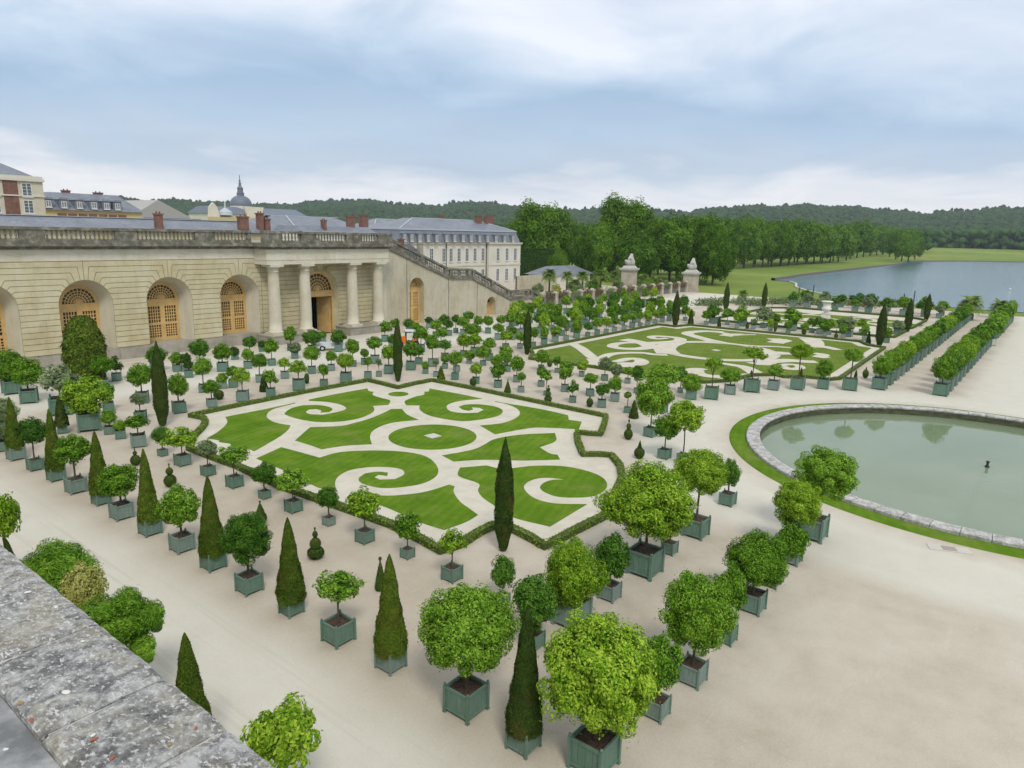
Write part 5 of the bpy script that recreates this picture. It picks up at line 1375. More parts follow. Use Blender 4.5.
house('domed church with blue slate dome and pointed lantern spire', (dc_, ND, 0),
 [('nave_wall', lambda bm: box(bm, d0, d1, ND, ND+16, 0, ze0+.2), cream), ('nave_roof', lambda bm: frustum(bm, d0-.5, d1+.5, ND-.5, ND+16.5, ze0+.2, PXZ(241, 207.5)[1], 1.5, 6), domeslate),
  ('drum', lambda bm: lathe(bm, [(rdome*.98, 0), (rdome*.98, 3.5)], 20, cx=dc_, cy=ND+8, z=PXZ(241, 206)[1]-3.4), cream), ('dome', domef, domeslate), ('lantern_spire', spire, domeslate),
  ('pediment', lambda bm: extr_poly(bm, [(dc_-2.5, ze0-2), (dc_+2.5, ze0-2), (dc_+4.2, PXZ(241, 207)[1]), (dc_-4.2, PXZ(241, 207)[1])], lambda p: fy(p, ND-.9), lambda p: fy(p, ND-.05)), cream),
  ('front_gable', lambda bm: extr_poly(bm, [(d0-1.5, ze0-2), (d0+3.2, ze0-2), (d0+2, zt0+.8), (d0+.6, zt0+2.4), (d0-.8, zt0+.8)], lambda p: fy(p, ND-1.2), lambda p: fy(p, ND-.1)), cream),
  ('small_dome', lambda bm: lathe(bm, [(2.6, 0), (2.3, 1.2), (1.2, 2.1), (.4, 2.6), (.3, 4.2), (.1, 5)], 12, cx=PXZ(213, 212)[0], cy=ND-.6, z=PXZ(213, 215)[1]), zinc),
  ('lower_wing', lambda bm: box(bm, d0-2, d1-8, ND-6, ND-1.3, 0, ze0-1.2), yellowr)],
 [(x, ND-6, ze0-4.4, ze0-2.2, 1.3) for x in wl(d0, d1-9, 9)])
# roofs between church and mansion
def rx(px, N): return onN(px, 220, N).x
zA = onN(300, 216, 140).z; zE = onN(300, 230, 140).z
house('wide grey slate roof with skylights left of the ramp top', (rx(320, 140), 140, 0),
 [('wall', lambda bm: box(bm, rx(262, 140), rx(372, 140), 140, 156, 0, zE), cream), ('roof', lambda bm: frustum(bm, rx(262, 140)-.3, rx(372, 140)+.3, 139.6, 156.4, zE, zA, 7, 7), slate),
  ('ridge_flashing', lambda bm: box(bm, rx(270, 140)+3, rx(366, 140)-3, 146.8, 149, zA, zA+.12), zinc),
  ('hip_flashing', lambda bm: tube(bm, [(rx(296, 140), 139.7, zE+.2), (rx(303, 140), 146.6, zA+.1)], .16, 6), zinc)])
house('nearer grey mansard with zinc edges and two brick chimneys by the balustrade end', (rx(340, 118), 118, 0),
 [('wall', lambda bm: box(bm, rx(300, 118), rx(374, 118), 118, 128, 0, onN(320, 233, 118).z), cream), ('roof', lambda bm: frustum(bm, rx(300, 118), rx(376, 118), 117.7, 128.3, onN(320, 233, 118).z, onN(320, 226, 118).z, .8, 2.0), slate),
  ('zinc_edge', lambda bm: box(bm, rx(300, 118), rx(376, 118), 117.6, 117.75, onN(320, 233, 118).z-.1, onN(320, 231.5, 118).z), zinc),
  ('chimney', chim(rx(350.5, 120), 120, 12, onN(350, 217, 120).z, 1.7), brick), ('chimney', chim(rx(363.5, 124), 124, 12, onN(363, 216, 124).z, 2.0), brick), ('chimney', chim(rx(323.5, 119), 119, 12, onN(323, 221, 119).z, .8), brick)])
# small hipped pavilion
q = onN(402, 230, 150)
house('small hipped slate roof house left of the big mansion', (q.x, 152, 0),
 [('wall', lambda bm: box(bm, rx(375, 152), rx(418, 152), 152, 164, 0, onN(400, 228.5, 152).z), cream), ('roof', lambda bm: frustum(bm, rx(373, 152), rx(420, 152), 151.6, 164.4, onN(400, 228.5, 152).z, onN(400, 219.5, 152).z, 5.5, 5.5), slate), ('roof_flashing', hips(rx(373, 152), rx(420, 152), 151.6, 164.4, onN(400, 228.5, 152).z, onN(400, 219.5, 152).z, 5.5, 5.5), zinc)],
 [(rx(394.5, 152), 152, onN(394, 238, 152).z, onN(394, 231, 152).z, 1.1), (rx(405, 152), 152, onN(394, 238, 152).z, onN(394, 231, 152).z, 1.1)])
# the cream mansion
NM = 125.0
def MX(px, py=250, N=NM): return onN(px, py, N).x
def MZ(px, py, N=NM): return onN(px, py, N).z
mx0, mx1, mxp = MX(398.5), MX(518), MX(486.5)
zeave = MZ(460, 242.8); zbrk = MZ(460, 231.0); zrdg = MZ(460, 219.4)
wz = (MZ(460, 261.5), MZ(460, 248.2)); wz2 = (MZ(500, 280.5), MZ(500, 268.3))
winx = [MX(p) for p in (384, 398, 431.5, 444, 450.5, 458.5, 467, 475, 483)]
winx = [MX(p) for p in (408, 420, 431.5, 443.8, 451, 459, 467, 475, 483)]
winp = [MX(p) for p in (495.5, 504.5, 512.8)]
dorm = [MX(p, 237) for p in (402, 409, 417, 425.5, 434, 444, 452, 460.5, 468.5, 477, 485, 493.5, 502, 510.5)]
wins = [(x, NM, wz[0], wz[1], 1.25) for x in winx]+[(x, NM, wz2[0], wz2[1], 1.25) for x in winx]+[(x, NM-.9, wz[0], wz[1], 1.25) for x in winp]+[(x, NM-.9, wz2[0], wz2[1], 1.25) for x in winp]
house('large cream mansion with grey mansard roof dormers and brick chimneys', ((mx0+mx1)/2, NM, 0),
 [('wall', lambda bm: (box(bm, mx0, mxp-.01, NM, NM+16, 0, zeave), box(bm, mxp, mx1, NM-.9, NM+16, 0, zeave)), cream),
  ('string_course', lambda bm: (box(bm, mx0, mxp-.15, NM-.15, NM-.001, MZ(460, 266.5), MZ(460, 265.3)), box(bm, mxp-.1, mx1+.15, NM-1.05, NM-.901, MZ(460, 266.5), MZ(460, 265.3))), smoothst),
  ('cornice', lambda bm: (box(bm, mx0, mxp-.3, NM-.4, NM-.002, zeave-.25, zeave+.15), box(bm, mxp-.29, mx1+.4, NM-1.3, NM-.902, zeave-.25, zeave+.16)), smoothst),
  ('mansard', lambda bm: frustum(bm, mx0-.2, mx1+.2, NM-.6, NM+16.2, zeave+.17, zbrk, 1.0, 1.0), slate),
  ('zinc_band', lambda bm: box(bm, mx0+.6, mx1-.6, NM+.2, NM+15.4, zbrk, zbrk+.35), zinc),
  ('upper_roof', lambda bm: frustum(bm, mx0+1.0, mx1-1.0, NM+.7, NM+15, zbrk+.35, zrdg, 9.5, 5.6), slate),
  ('roof_flashing', hips(mx0+1.0, mx1-1.0, NM+.7, NM+15, zbrk+.35, zrdg, 9.5, 5.6), zinc),
  ('dormer', [lambda bm, x=x: dormers(bm, [x], NM-.95, zeave+.25, 1.15, (zbrk-zeave)*.62, 2) for x in dorm], slate),
  ('down_pipe', lambda bm: (box(bm, mxp-.22, mxp-.1, NM-.2, NM-.05, 0, zeave-.3), box(bm, MX(446)-.06, MX(446)+.06, NM-.2, NM-.05, 0, zeave-.3)), darkiron),
  ('chimney', chim(MX(438.5, 220, NM+8), NM+7, zbrk, MZ(438, 215.8, NM+7), 1.4), brick),
  ('chimney', chim(MX(470, 220, NM+8), NM+5, zbrk, MZ(470, 216, NM+5), 2.2), brick), ('chimney', chim(MX(478, 220, NM+8), NM+5, zbrk, MZ(478, 217, NM+5), 1.1), brick), ('chimney', chim(MX(492, 220, NM+8), NM+9, zbrk, MZ(492, 216, NM+9), 2.8), brick)],
 wins+[(x, NM-.98, zeave+.4, zeave+.25+(zbrk-zeave)*.56, .75) for x in dorm])
# little roof and chimneys poking over the ramp parapet
house('low slate lean-to roof peeking over the sloping parapet', (MX(405, 260, 110), 110, 0),
 [('roof', lambda bm: extr_poly(bm, [(MX(392, 250, 110), MZ(392, 247, 110)), (MX(409, 250, 110), MZ(409, 243, 110)), (MX(428, 250, 110), MZ(428, 258, 110)), (MX(428, 250, 110), MZ(428, 268, 110)), (MX(392, 250, 110), MZ(392, 268, 110))], lambda p: fy(p, 110), lambda p: fy(p, 116)), slate),
  ('wall', lambda bm: box(bm, MX(392, 250, 110), MX(428, 250, 110), 110.1, 115.9, 0, MZ(410, 268, 110)), cream),
  ('chimney', chim(MX(402, 242, 109), 109.3, 5, MZ(402, 240, 109), 1.0), brick), ('chimney', chim(MX(421, 245, 109), 109.3, 5, MZ(421, 244, 109), 1.1), plinthst)])
# slate roofed pavilion and retaining wall behind the palms
house('low pavilion with hipped slate roof behind the palms', (MX(577, 275, 118), 118, 0),
 [('wall', lambda bm: box(bm, MX(556, 275, 118), MX(590, 275, 118), 118, 128, 0, MZ(575, 274.5, 118)), cream), ('roof', lambda bm: frustum(bm, MX(553, 275, 118), MX(593, 275, 118), 117.5, 128.5, MZ(575, 274.5, 118), MZ(575, 266.5, 118), 4.6, 4.6), slate),
  ('chimney', lambda bm: lathe(bm, [(.9, 0), (.8, .8), (.3, 1.2)], 10, cx=MX(573.5, 265, 123), cy=123, z=MZ(573, 267, 123)-.6), zinc)])
tag(kerb('garden_wall', [Vector((MX(516, 280, 108), 108, 0)), Vector((MX(556, 280, 108), 108, 0))], 4.2, .6, rampst), 'plain beige garden wall between the mansion and the palms', 'wall')
# ------------------------------------------------------------------ rail with stone piers, gate pillars and groups
pierst = stonemat('pier_stone', (.34, .30, .22), (.44, .40, .31), (.50, .47, .38), .3, .6)
plank = nmat('grey_lattice_wood', (.20, .19, .18), .9)
setcol(plank, ramp(plank, noise(plank, coords(plank, (4, 4, .4)), 2, 4), [(.3, (.11, .10, .10)), (.7, (.25, .235, .225))]))
fe = tag(empty('garden_fence', (113, 84, 0)), 'grey panelled garden fence with pale stone piers running to the gate pillars', 'fence')
FP = [(113+i*4.6, 84.2-.16*i) for i in range(16)]
for i, (x, y) in enumerate(FP):
    bm = bmesh.new(); box(bm, x-.5, x+.5, y-.5, y+.5, 0, 2.5); box(bm, x-.6, x+.6, y-.6, y+.6, 2.5, 2.75); frustum(bm, x-.5, x+.5, y-.5, y+.5, 2.75, 3.1, .3, .3)
    for v in bm.verts: v.co -= Vector((113, 84, 0))
    obj('stone_pier', bm, pierst, fe)
    if i < len(FP)-1:
        bm = bmesh.new(); x2, y2 = FP[i+1]
        for k in range(11):
            t0 = .12+.76*k/11; xx = x+(x2-x)*t0; yy = y+(y2-y)*t0; box(bm, xx, xx+.29, yy-.05, yy+.02, .15, 2.05+.05*math.sin(k*2.1+i))
        box(bm, x+.5, x2-.5, y-.12, y-.051, .5, .62); box(bm, x+.5, x2-.5, y-.12, y-.051, 1.7, 1.82)
        for v in bm.verts: v.co -= Vector((113, 84, 0))
        obj('fence_panel', bm, plank, fe)
# straggly climbers over the rail
climb = leafmat('leaf_climber', (.07, .05, .03), (.17, .13, .08), (.28, .20, .14))
for i in range(0, 15):
    x, y = FP[i]; n = 900; P = np.stack([x+4.6*rs.rand(n), y+rs.normal(0, .25, n)-.2, 2.3+.45*rs.normal(0, 1, n)-.2], 1)
    o = meshobj('climbing_plant', leafmesh('climber_leaves', P, rs.normal(0, 1, (n, 3)), .12), climb if i % 3 else LM['olive'])
    tag(o, 'brownish climber straggling over the %s fence panel from the stairs' % ordw(i+1), 'climber', 'climbers over the garden fence')
statm = stonemat('statue_stone', (.33, .32, .28), (.45, .44, .40), (.52, .51, .48), .3, 1.5)
def pillar(px, py, N_, w, ztop_px, label, slabel, flip):
    p = at(px, py, 0) if N_ is None else onN(px, py, N_)
    x, y = p.x, p.y; s = w/2
    zt_ = HC+(ray(px, ztop_px).z)*Vector((x, y)).length/ray(px, ztop_px).xy.length
    e = tag(empty('gate_pillar', (x, y, 0), R(8)), label, 'pillar', 'tall stone gate pillars')
    bm = bmesh.new(); box(bm, -s, s, -s, s, 0, zt_); box(bm, -s-.2, s+.2, -s-.2, s+.2, 0, .8); obj('pier_shaft', bm, pierst, e, bevel=.05)
    bm = bmesh.new(); box(bm, -s-.2, s+.2, -s-.2, s+.2, zt_, zt_+.35); box(bm, -s-.45, s+.45, -s-.45, s+.45, zt_+.35, zt_+.8); frustum(bm, -s, s, -s, s, zt_+.8, zt_+1.5, .5, .5); obj('pier_cap', bm, statm, e)
    bm = bmesh.new(); zz = zt_+1.5; f = flip
    vv = [((0, 0, .25), .75), ((.1*f, 0, 1.0), .62), ((.3*f, 0, 1.7), .5), ((.5*f, 0, 2.3), .28), ((.62*f, 0, 2.75), .36), ((-.7*f, .1, .5), .5), ((-1.2*f, .2, .9), .3), ((-1.35*f, .2, 1.35), .28), ((.9*f, -.3, .5), .4), ((1.2*f, -.3, .1), .25), ((.9*f, .2, 1.6), .2), ((1.3*f, .2, 2.0), .14), ((-.2*f, -.3, 1.5), .22), ((-.7*f, -.4, 1.7), .16)]
    me = bpy.data.meshes.new('statue'); ed = [(0, 1), (1, 2), (2, 3), (3, 4), (0, 5), (5, 6), (6, 7), (0, 8), (8, 9), (2, 10), (10, 11), (2, 12), (12, 13)]
    me.from_pydata([Vector((v[0]*1.35, v[1]*1.5, v[2]*1.15)) for v, _ in vv], ed, []); so = bpy.data.objects.new('reclining_statue', me); col.objects.link(so)
    md = so.modifiers.new('skin', 'SKIN')
    for i, (_, r) in enumerate(vv): me.skin_vertices[0].data[i].radius = (r*1.45, r*1.45)
    me.skin_vertices[0].data[0].use_root = True
    so.modifiers.new('sub', 'SUBSURF').levels = 2; so.modifiers['sub'].render_levels = 2
    me.materials.append(statm); so.location = (x, y, zz)
    tag(so, slabel, 'statue', 'sculpture groups on the gate pillars')
pillar(628.3, 290, 93, 3.3, 271, 'left tall stone gate pillar rising behind the tubbed palms', 'weathered sculpture group seated on the left gate pillar', 1)
pillar(690, 291.5, None, 3.4, 275, 'right tall stone gate pillar standing at the meadow edge', 'weathered sculpture group seated on the right gate pillar', 1)

# ------------------------------------------------------------------ palms
_palm = {}
def palm(x, y, h, rad, label, group='palms in tubs', tub=True, seed=0):
    e = tag(empty('palm_tree', (x, y, 0), random.uniform(0, 6)), label, 'palm', group)
    bm = bmesh.new(); tube(bm, [(0, 0, .3), (0, 0, h*.5), (0, 0, h)], [.26, .22, .26], 8); obj('trunk', bm, bark, e)
    if tub:
        me, mp, ms, tk, tb = tubmeshes('mid', tubgrey); t = meshobj('planter_tub', me, None, e); t.scale = (1.3, 1.3, 1.2)
    k = seed % 3
    if k not in _palm:
        rng = np.random.RandomState(k); P = []; N_ = []
        V = []; F_ = []
        for j in range(64):
            a = rng.rand()*6.28; up = rng.uniform(-.25, 1.2); L_ = rng.uniform(.8, 1.1)
            pts = []
            for t in np.linspace(0, 1, 9):
                r_ = L_*(t*math.cos(up*.9)*(1-.15*t)); z_ = L_*(t*math.sin(up)-.55*t*t*(.6+.4*math.cos(up)))
                pts.append(np.array([r_*math.cos(a), r_*math.sin(a), z_]))
            side = np.array([-math.sin(a), math.cos(a), 0])
            for i in range(1, 9):
                for s in (-1, 1):
                    for q in (0, .5):
                        p = pts[i-1]*(1-q)+pts[i]*q; d = pts[i]-pts[i-1]; d /= np.linalg.norm(d)
                        l = .20*(1-.6*i/9)+.05; tip = p+s*side*l+d*l*.9+np.array([0, 0, -.05]); b0 = len(V)
                        V += [p, p+d*.035, tip, tip-d*.02]; F_.append((b0, b0+1, b0+2, b0+3))
        me = bpy.data.meshes.new('fronds'); me.from_pydata([tuple(v) for v in V], [], F_); me.materials.append(LM['palm']); _palm[k] = me
    c = meshobj('fronds', _palm[k], None, e); c.location = (0, 0, h); c.scale = (rad,)*3
for i, (px, yb, yt, w) in enumerate([(549, 296, 270, 15), (566.5, 295, 272, 12), (573, 296, 280, 13), (582, 296, 272, 13), (590, 294, 281, 12), (600, 295, 270, 16), (613.5, 293, 272, 14), (627, 291, 275, 13), (643, 291, 275, 14), (655.5, 289, 277, 12)]):
    p = at(px, yb, 0); D = p.xy.length; dp = depth(p); H_ = HC+ray(px, yt).z*D/ray(px, yt).xy.length
    rad = w*dp/FPX/2; palm(p.x, p.y, max(1.2, H_-rad*.55), rad*1.5, 'tubbed palm behind the garden fence, %s from the stairs' % ordw(i+1), 'palms behind the garden fence', seed=i)
me, mp, ms, tk, tb = tubmeshes('mid', tubgrey)
for (px, yb, yt, w, lb) in [(969, 320, 297, 22, 'broad palm at the far end of the left promenade row before the lake'), (998, 318, 301, 17, 'darker palm at the far end of the right promenade row before the lake'), (742, 303, 291, 12, 'small spreading palm at the meadow edge right of the left far cypress')]:
    p = at(px, yb, 0); D = p.xy.length; dp = depth(p); H_ = HC+ray(px, yt).z*D/ray(px, yt).xy.length; rad = w*dp/FPX/2
    palm(p.x, p.y, max(1.2, H_-rad*.5), rad*1.4, lb, 'palms at the lake end', seed=int(px))

for i, (px, yb, w_, h_, tn) in enumerate([(537, 297, 13, 3.2, 'olive'), (556, 297, 12, 3.0, 'gold'), (575, 296, 16, 3.6, 'olive'), (594, 295, 15, 3.4, 'mid'), (618, 292, 13, 3.0, 'olive'), (634, 291, 12, 3.2, 'olive'), (650, 290, 12, 3.0, 'mid'), (665, 289.5, 11, 2.6, 'olive'), (676, 289, 10, 2.4, 'dark')]):
    p = at(px, yb, 0); e = tag(empty('garden_shrub', p), 'loose %s shrub between the palms behind the fence, %s from left' % (TONEW[tn], ordw(i+1)), 'shrub', 'shrubs behind the garden fence')
    c = meshobj('crown', crownmesh('ball_far', tn, i), None, e); r_ = w_*depth(p)/FPX/2; c.location = (0, 0, h_*.5); c.scale = (r_, r_, h_*.55)
    t = meshobj('trunk', tk, None, e); t.scale = (.08, .08, h_*.4/25)
# ------------------------------------------------------------------ urn, lamp posts, float
p = at(825.5, 318, 0); e = tag(empty('garden_urn', p), 'large white marble urn on a pedestal by the farthest parterre', 'urn')
marble = nmat('white_marble', (.66, .65, .6), .5)
bm = bmesh.new(); box(bm, -.7, .7, -.7, .7, 0, .9); box(bm, -.8, .8, -.8, .8, .9, 1.02); obj('pedestal', bm, marble, e, bevel=.03)
bm = bmesh.new(); lathe(bm, [(.4, 1.02), (.3, 1.15), (.5, 1.3), (.85, 1.6), (.95, 1.9), (.72, 2.1), (.68, 2.7), (.8, 3.0), (1.05, 3.15), (1.05, 3.3), (.8, 3.3)], 20); obj('vase_bowl', bm, marble, e, smooth=True)
for i, (px, yb, yt, lb) in enumerate([(812, 303, 286, 'tall thin lamp post before the left tip of the lake'), (798.5, 297, 288, 'short leaning post beside the pale kerb at the lake tip'), (903, 306, 294.5, 'thin lamp post left of the paired cypresses before the lake'), (913, 306, 291.5, 'thin lamp post half behind the leaning cypress before the lake')]):
    p = at(px, yb, 0); D = p.xy.length; H_ = HC+ray(px, yt).z*D/ray(px, yt).xy.length
    e = tag(empty('lamp_post', p), lb, 'lamp post', 'dark lamp posts along the lake road')
    bm = bmesh.new(); tube(bm, [(0, 0, 0), (0, 0, 1), (0, 0, H_)], [.16, .12, .1], 8); obj('pole', bm, darkiron, e)
    bm = bmesh.new(); tube(bm, [(0, 0, H_), (.5, .1, H_+.15), (1.0, .2, H_+.1)], .07, 6); box(bm, .8, 1.4, .1, .35, H_-.02, H_+.12); obj('lamp_head', bm, darkiron, e)
p = at(1010, 290, .12); e = tag(empty('buoy', p), 'tiny white float on the lake near the right edge', 'buoy')
bm = bmesh.new(); lathe(bm, [(.1, 0), (.35, .1), (.4, .3), (.25, .5), (.1, .6), (.08, .9)], 12); obj('float_body', bm, marble, e)

# ------------------------------------------------------------------ work vehicles before the porch
def vehicle(p, rz, kind, label):
    e = tag(empty('utility_cart' if kind == 'cart' else 'small_tractor', p, rz), label, 'vehicle')
    white = nmat('white_vehicle_paint', (.62, .66, .70), .35, .5); tyre = nmat('tyre_rubber', (.02, .02, .02), .8); gl = winglass; orange = nmat('orange_paint', (.75, .17, .02), .4)
    rad = .33 if kind == 'cart' else .45
    for x in (-1.0, 1.05):
        for y in (-.62, .62):
            bm = bmesh.new(); mt = Matrix.Translation((x, y, rad)) @ Matrix.Rotation(R(90), 4, 'X'); n0 = len(bm.verts); lathe(bm, [(rad*.7, -.12), (rad, -.09), (rad, .09), (rad*.7, .12)], 16)
            for v in bm.verts: v.co = mt @ v.co
            w_ = obj('wheel', bm, tyre, e)
            bm = bmesh.new(); lathe(bm, [(rad*.5, -.13), (rad*.5, .13)], 12)
            for v in bm.verts: v.co = mt @ v.co
            obj('rim', bm, white, w_)
    if kind == 'cart':
        bm = bmesh.new(); extr_poly(bm, [(.45, .4), (1.75, .4), (1.8, .85), (1.45, 1.0), (1.15, 1.75), (.5, 1.8), (.4, 1.0)], lambda p: (p[0], -.68, p[1]), lambda p: (p[0], .68, p[1])); obj('cab', bm, white, e, bevel=.05)
        bm = bmesh.new(); extr_poly(bm, [(1.47, 1.02), (1.19, 1.68), (1.17, 1.67), (1.45, 1.01)], lambda p: (p[0]+.03, -.58, p[1]), lambda p: (p[0]+.03, .58, p[1]))
        for s in (-1, 1): box(bm, .6, 1.15, s*.685-.01, s*.685+.01, 1.05, 1.6)
        obj('window_glass', bm, gl, e)
        bm = bmesh.new(); box(bm, -1.8, .38, -.7, .7, .55, .65); box(bm, -1.8, -1.74, -.7, .7, .65, .95); box(bm, -1.74, .38, -.7, -.65, .65, .95); box(bm, -1.74, .38, .65, .7, .65, .95); obj('load_bed', bm, white, e)
        for s in (-1, 1):
            bm = bmesh.new(); box(bm, 1.78, 1.84, s*.5-.12, s*.5+.12, .62, .76); obj('headlight', bm, marble, e)
    else:
        bm = bmesh.new(); extr_poly(bm, [(-1.7, .5), (-.25, .5), (-.25, 1.45), (-1.5, 1.3), (-1.75, 1.0)], lambda p: (p[0], -.42, p[1]), lambda p: (p[0], .42, p[1])); obj('hood', bm, orange, e, bevel=.04)
        bm = bmesh.new(); box(bm, -.25, 1.4, -.6, .6, .5, .8)
        for x in (-.2, 1.3):
            for s in (-1, 1): box(bm, x-.05, x+.05, s*.55-.04, s*.55+.04, .8, 2.1)
        obj('chassis', bm, darkiron, e)
        bm = bmesh.new(); box(bm, -.35, 1.45, -.65, .65, 2.1, 2.22); obj('cab_roof', bm, white, e, bevel=.04)
        bm = bmesh.new(); box(bm, .6, 1.15, -.3, .3, .8, 1.0); box(bm, 1.0, 1.15, -.3, .3, 1.0, 1.5); obj('seat', bm, orange, e)
    return e
p = at(331, 350, 0); vehicle(p, R(-40), 'cart', 'small white utility cart parked among tubs before the porch door')
p = at(407.5, 347, 0); vehicle(p, R(-38), 'tractor', 'small orange tractor with open cab behind the thin far cypress')
# the gardener beside the tractor
pp = at(412, 346.5, 0)
pe = bpy.data.objects.new('person', None); pe.location = pp+Vector((.2, -.3, 0)); pe.rotation_euler = (0, 0, R(200)); link(pe); tag(pe, 'person in dark blue clothes and orange sleeves standing by the tractor', 'person')
def skin(name, V, E_, mat, par, lv=1):
    me = bpy.data.meshes.new(name); me.from_pydata([v for v, r in V], E_, []); o = bpy.data.objects.new(name, me); link(o, par)
    o.modifiers.new('s', 'SKIN')
    for i, (_, r) in enumerate(V): me.skin_vertices[0].data[i].radius = (r, r)
    me.skin_vertices[0].data[0].use_root = True
    md = o.modifiers.new('u', 'SUBSURF'); md.levels = lv; md.render_levels = lv; me.materials.append(mat); return o
body = [((0, 0, .95), .15), ((0, 0, 1.15), .14), ((0, 0, 1.38), .17), ((0, 0, 1.5), .065), ((.02, 0, 1.56), .06), ((.02, 0, 1.66), .10), ((.02, 0, 1.74), .07), ((0, .1, .88), .10), ((.03, .11, .48), .065), ((0, .12, .08), .05), ((.14, .12, .03), .04), ((0, -.1, .88), .10), ((-.05, -.11, .48), .065), ((-.05, -.12, .08), .05), ((.09, -.12, .03), .04), ((0, .22, 1.38), .06), ((.05, .27, 1.1), .045), ((.25, .22, 1.02), .035), ((0, -.22, 1.38), .06), ((.05, -.27, 1.1), .045), ((.27, -.2, 1.1), .035)]
skin('body', body, [(0, 1), (1, 2), (2, 3), (3, 4), (4, 5), (5, 6), (0, 7), (7, 8), (8, 9), (9, 10), (0, 11), (11, 12), (12, 13), (13, 14), (2, 15), (15, 16), (16, 17), (2, 18), (18, 19), (19, 20)], nmat('navy_workwear', (.02, .03, .08), .9), pe, 2)
skin('orange_sleeves', [((0, .2, 1.39), .075), ((.05, .275, 1.1), .058), ((.2, .235, 1.05), .05)], [(0, 1), (1, 2)], nmat('orange_cloth', (.7, .16, .03), .9), pe)
skin('face_and_hair', [((.05, 0, 1.60), .085), ((.03, 0, 1.70), .10)], [(0, 1)], nmat('skin_tone', (.45, .27, .18), .6), pe)

# ------------------------------------------------------------------ big trees
def bigcrown(name, n, leaf, seed, K=75, crad=.24, zmin=-.8): return ball_mesh(name, n, leaf, seed, K=K, crad=crad, rin=.55, core=.68, zmin=zmin)
bigme = [bigcrown('tree_crown', 24000, .036, 21+i) for i in range(4)]
for m_ in bigme: m_.materials.append(LM['tree'])
bigme2 = []
for m_ in bigme:
    q = m_.copy(); q.materials.clear(); q.materials.append(LM['treefar']); bigme2.append(q)
midme = [bigcrown('tree_crown', 6500, .062, 41+i, K=44, crad=.28) for i in range(4)]
for m_ in midme: m_.materials.append(LM['tree'])
bt = bmesh.new(); tube(bt, [(0, 0, 0), (.02, 0, .35), (-.02, .02, .75)], [.045, .035, .02], 8)
for a in range(5):
    q = a*1.257+.4; tube(bt, [(0, 0, .33), (.14*math.cos(q), .14*math.sin(q), .5), (.3*math.cos(q), .3*math.sin(q), .68)], [.024, .016, .008], 6)
bigtrunk = bpy.data.meshes.new('trunk'); bt.to_mesh(bigtrunk); bt.free(); bigtrunk.materials.append(bark)
def bigtree(x, y, z, H_, w, me, label, group, zb=.12, cat='tree'):
    e = tag(empty('broadleaf_tree', (x, y, z), random.uniform(0, 6)), label, cat, group)
    t = meshobj('trunk', bigtrunk, None, e); t.scale = (H_*.42, H_*.42, H_*1.0)
    c = meshobj('crown', me, None, e); hb = H_*(1-zb)/2; c.location = (0, 0, H_*zb+hb); c.scale = (w/2, w/2, hb); c.rotation_euler = (0, 0, random.uniform(0, 6))
def treepx(px, yb, yt, wpx, me, label, group, zb=.12, dist=None):
    p = at(px, yb)
    if dist: r_ = ray(px, 240); p = Vector((r_.x, r_.y, 0)).normalized()*dist
    D = p.xy.length; H_ = HC+ray(px, yt).z*D/ray(px, yt).xy.length-p.z; dp = depth(p)
    bigtree(p.x, p.y, p.z, H_, wpx*dp/FPX, me, label, group, zb)
GB = 'big broadleaf trees behind the gate'
for i, (px, yt, w, D, lb) in enumerate([(542, 198, 64, 250, 'large round bright tree immediately right of the mansion'), (520, 214, 30, 262, 'lower tree crown squeezed between mansion and large round tree'), (573, 219, 30, 285, 'shaded tree filling the gap right of the round tree'),
  (588, 232, 34, 238, 'lower leafy crown above the pavilion roof'), (624, 192, 62, 245, 'tallest tree of the clump behind the left gate pillar'), (603, 219, 42, 235, 'dense tree on the left flank of the tallest tree'), (652, 214, 46, 262, 'shady tree between the tallest tree and the right hand trees'), (672, 214, 56, 236, 'tree behind and between the two gate pillars'),
  (700, 211, 58, 246, 'broad tree directly behind the right gate pillar'), (716, 222, 40, 232, 'outermost low sweeping tree right of the right gate pillar'), (560, 248, 22, 225, 'small bushy tree over the clipped hedge wall'), (640, 232, 50, 228, 'low dark tree behind the left gate pillar')]):
    treepx(px, 280, yt, w, bigme[i % 4], lb, GB, .0 if D < 240 else .04, D)
for i, px in enumerate((560, 590, 612, 636, 660, 684, 706, 722)):
    treepx(px, 280, 222+3*math.sin(i*2.1), 40, bigme[(i+1) % 4], 'shaded tree deep in the clump behind the gate, %s from left' % ordw(i+1), 'shaded trees behind the gate clump', .0, 290+8*math.sin(i))
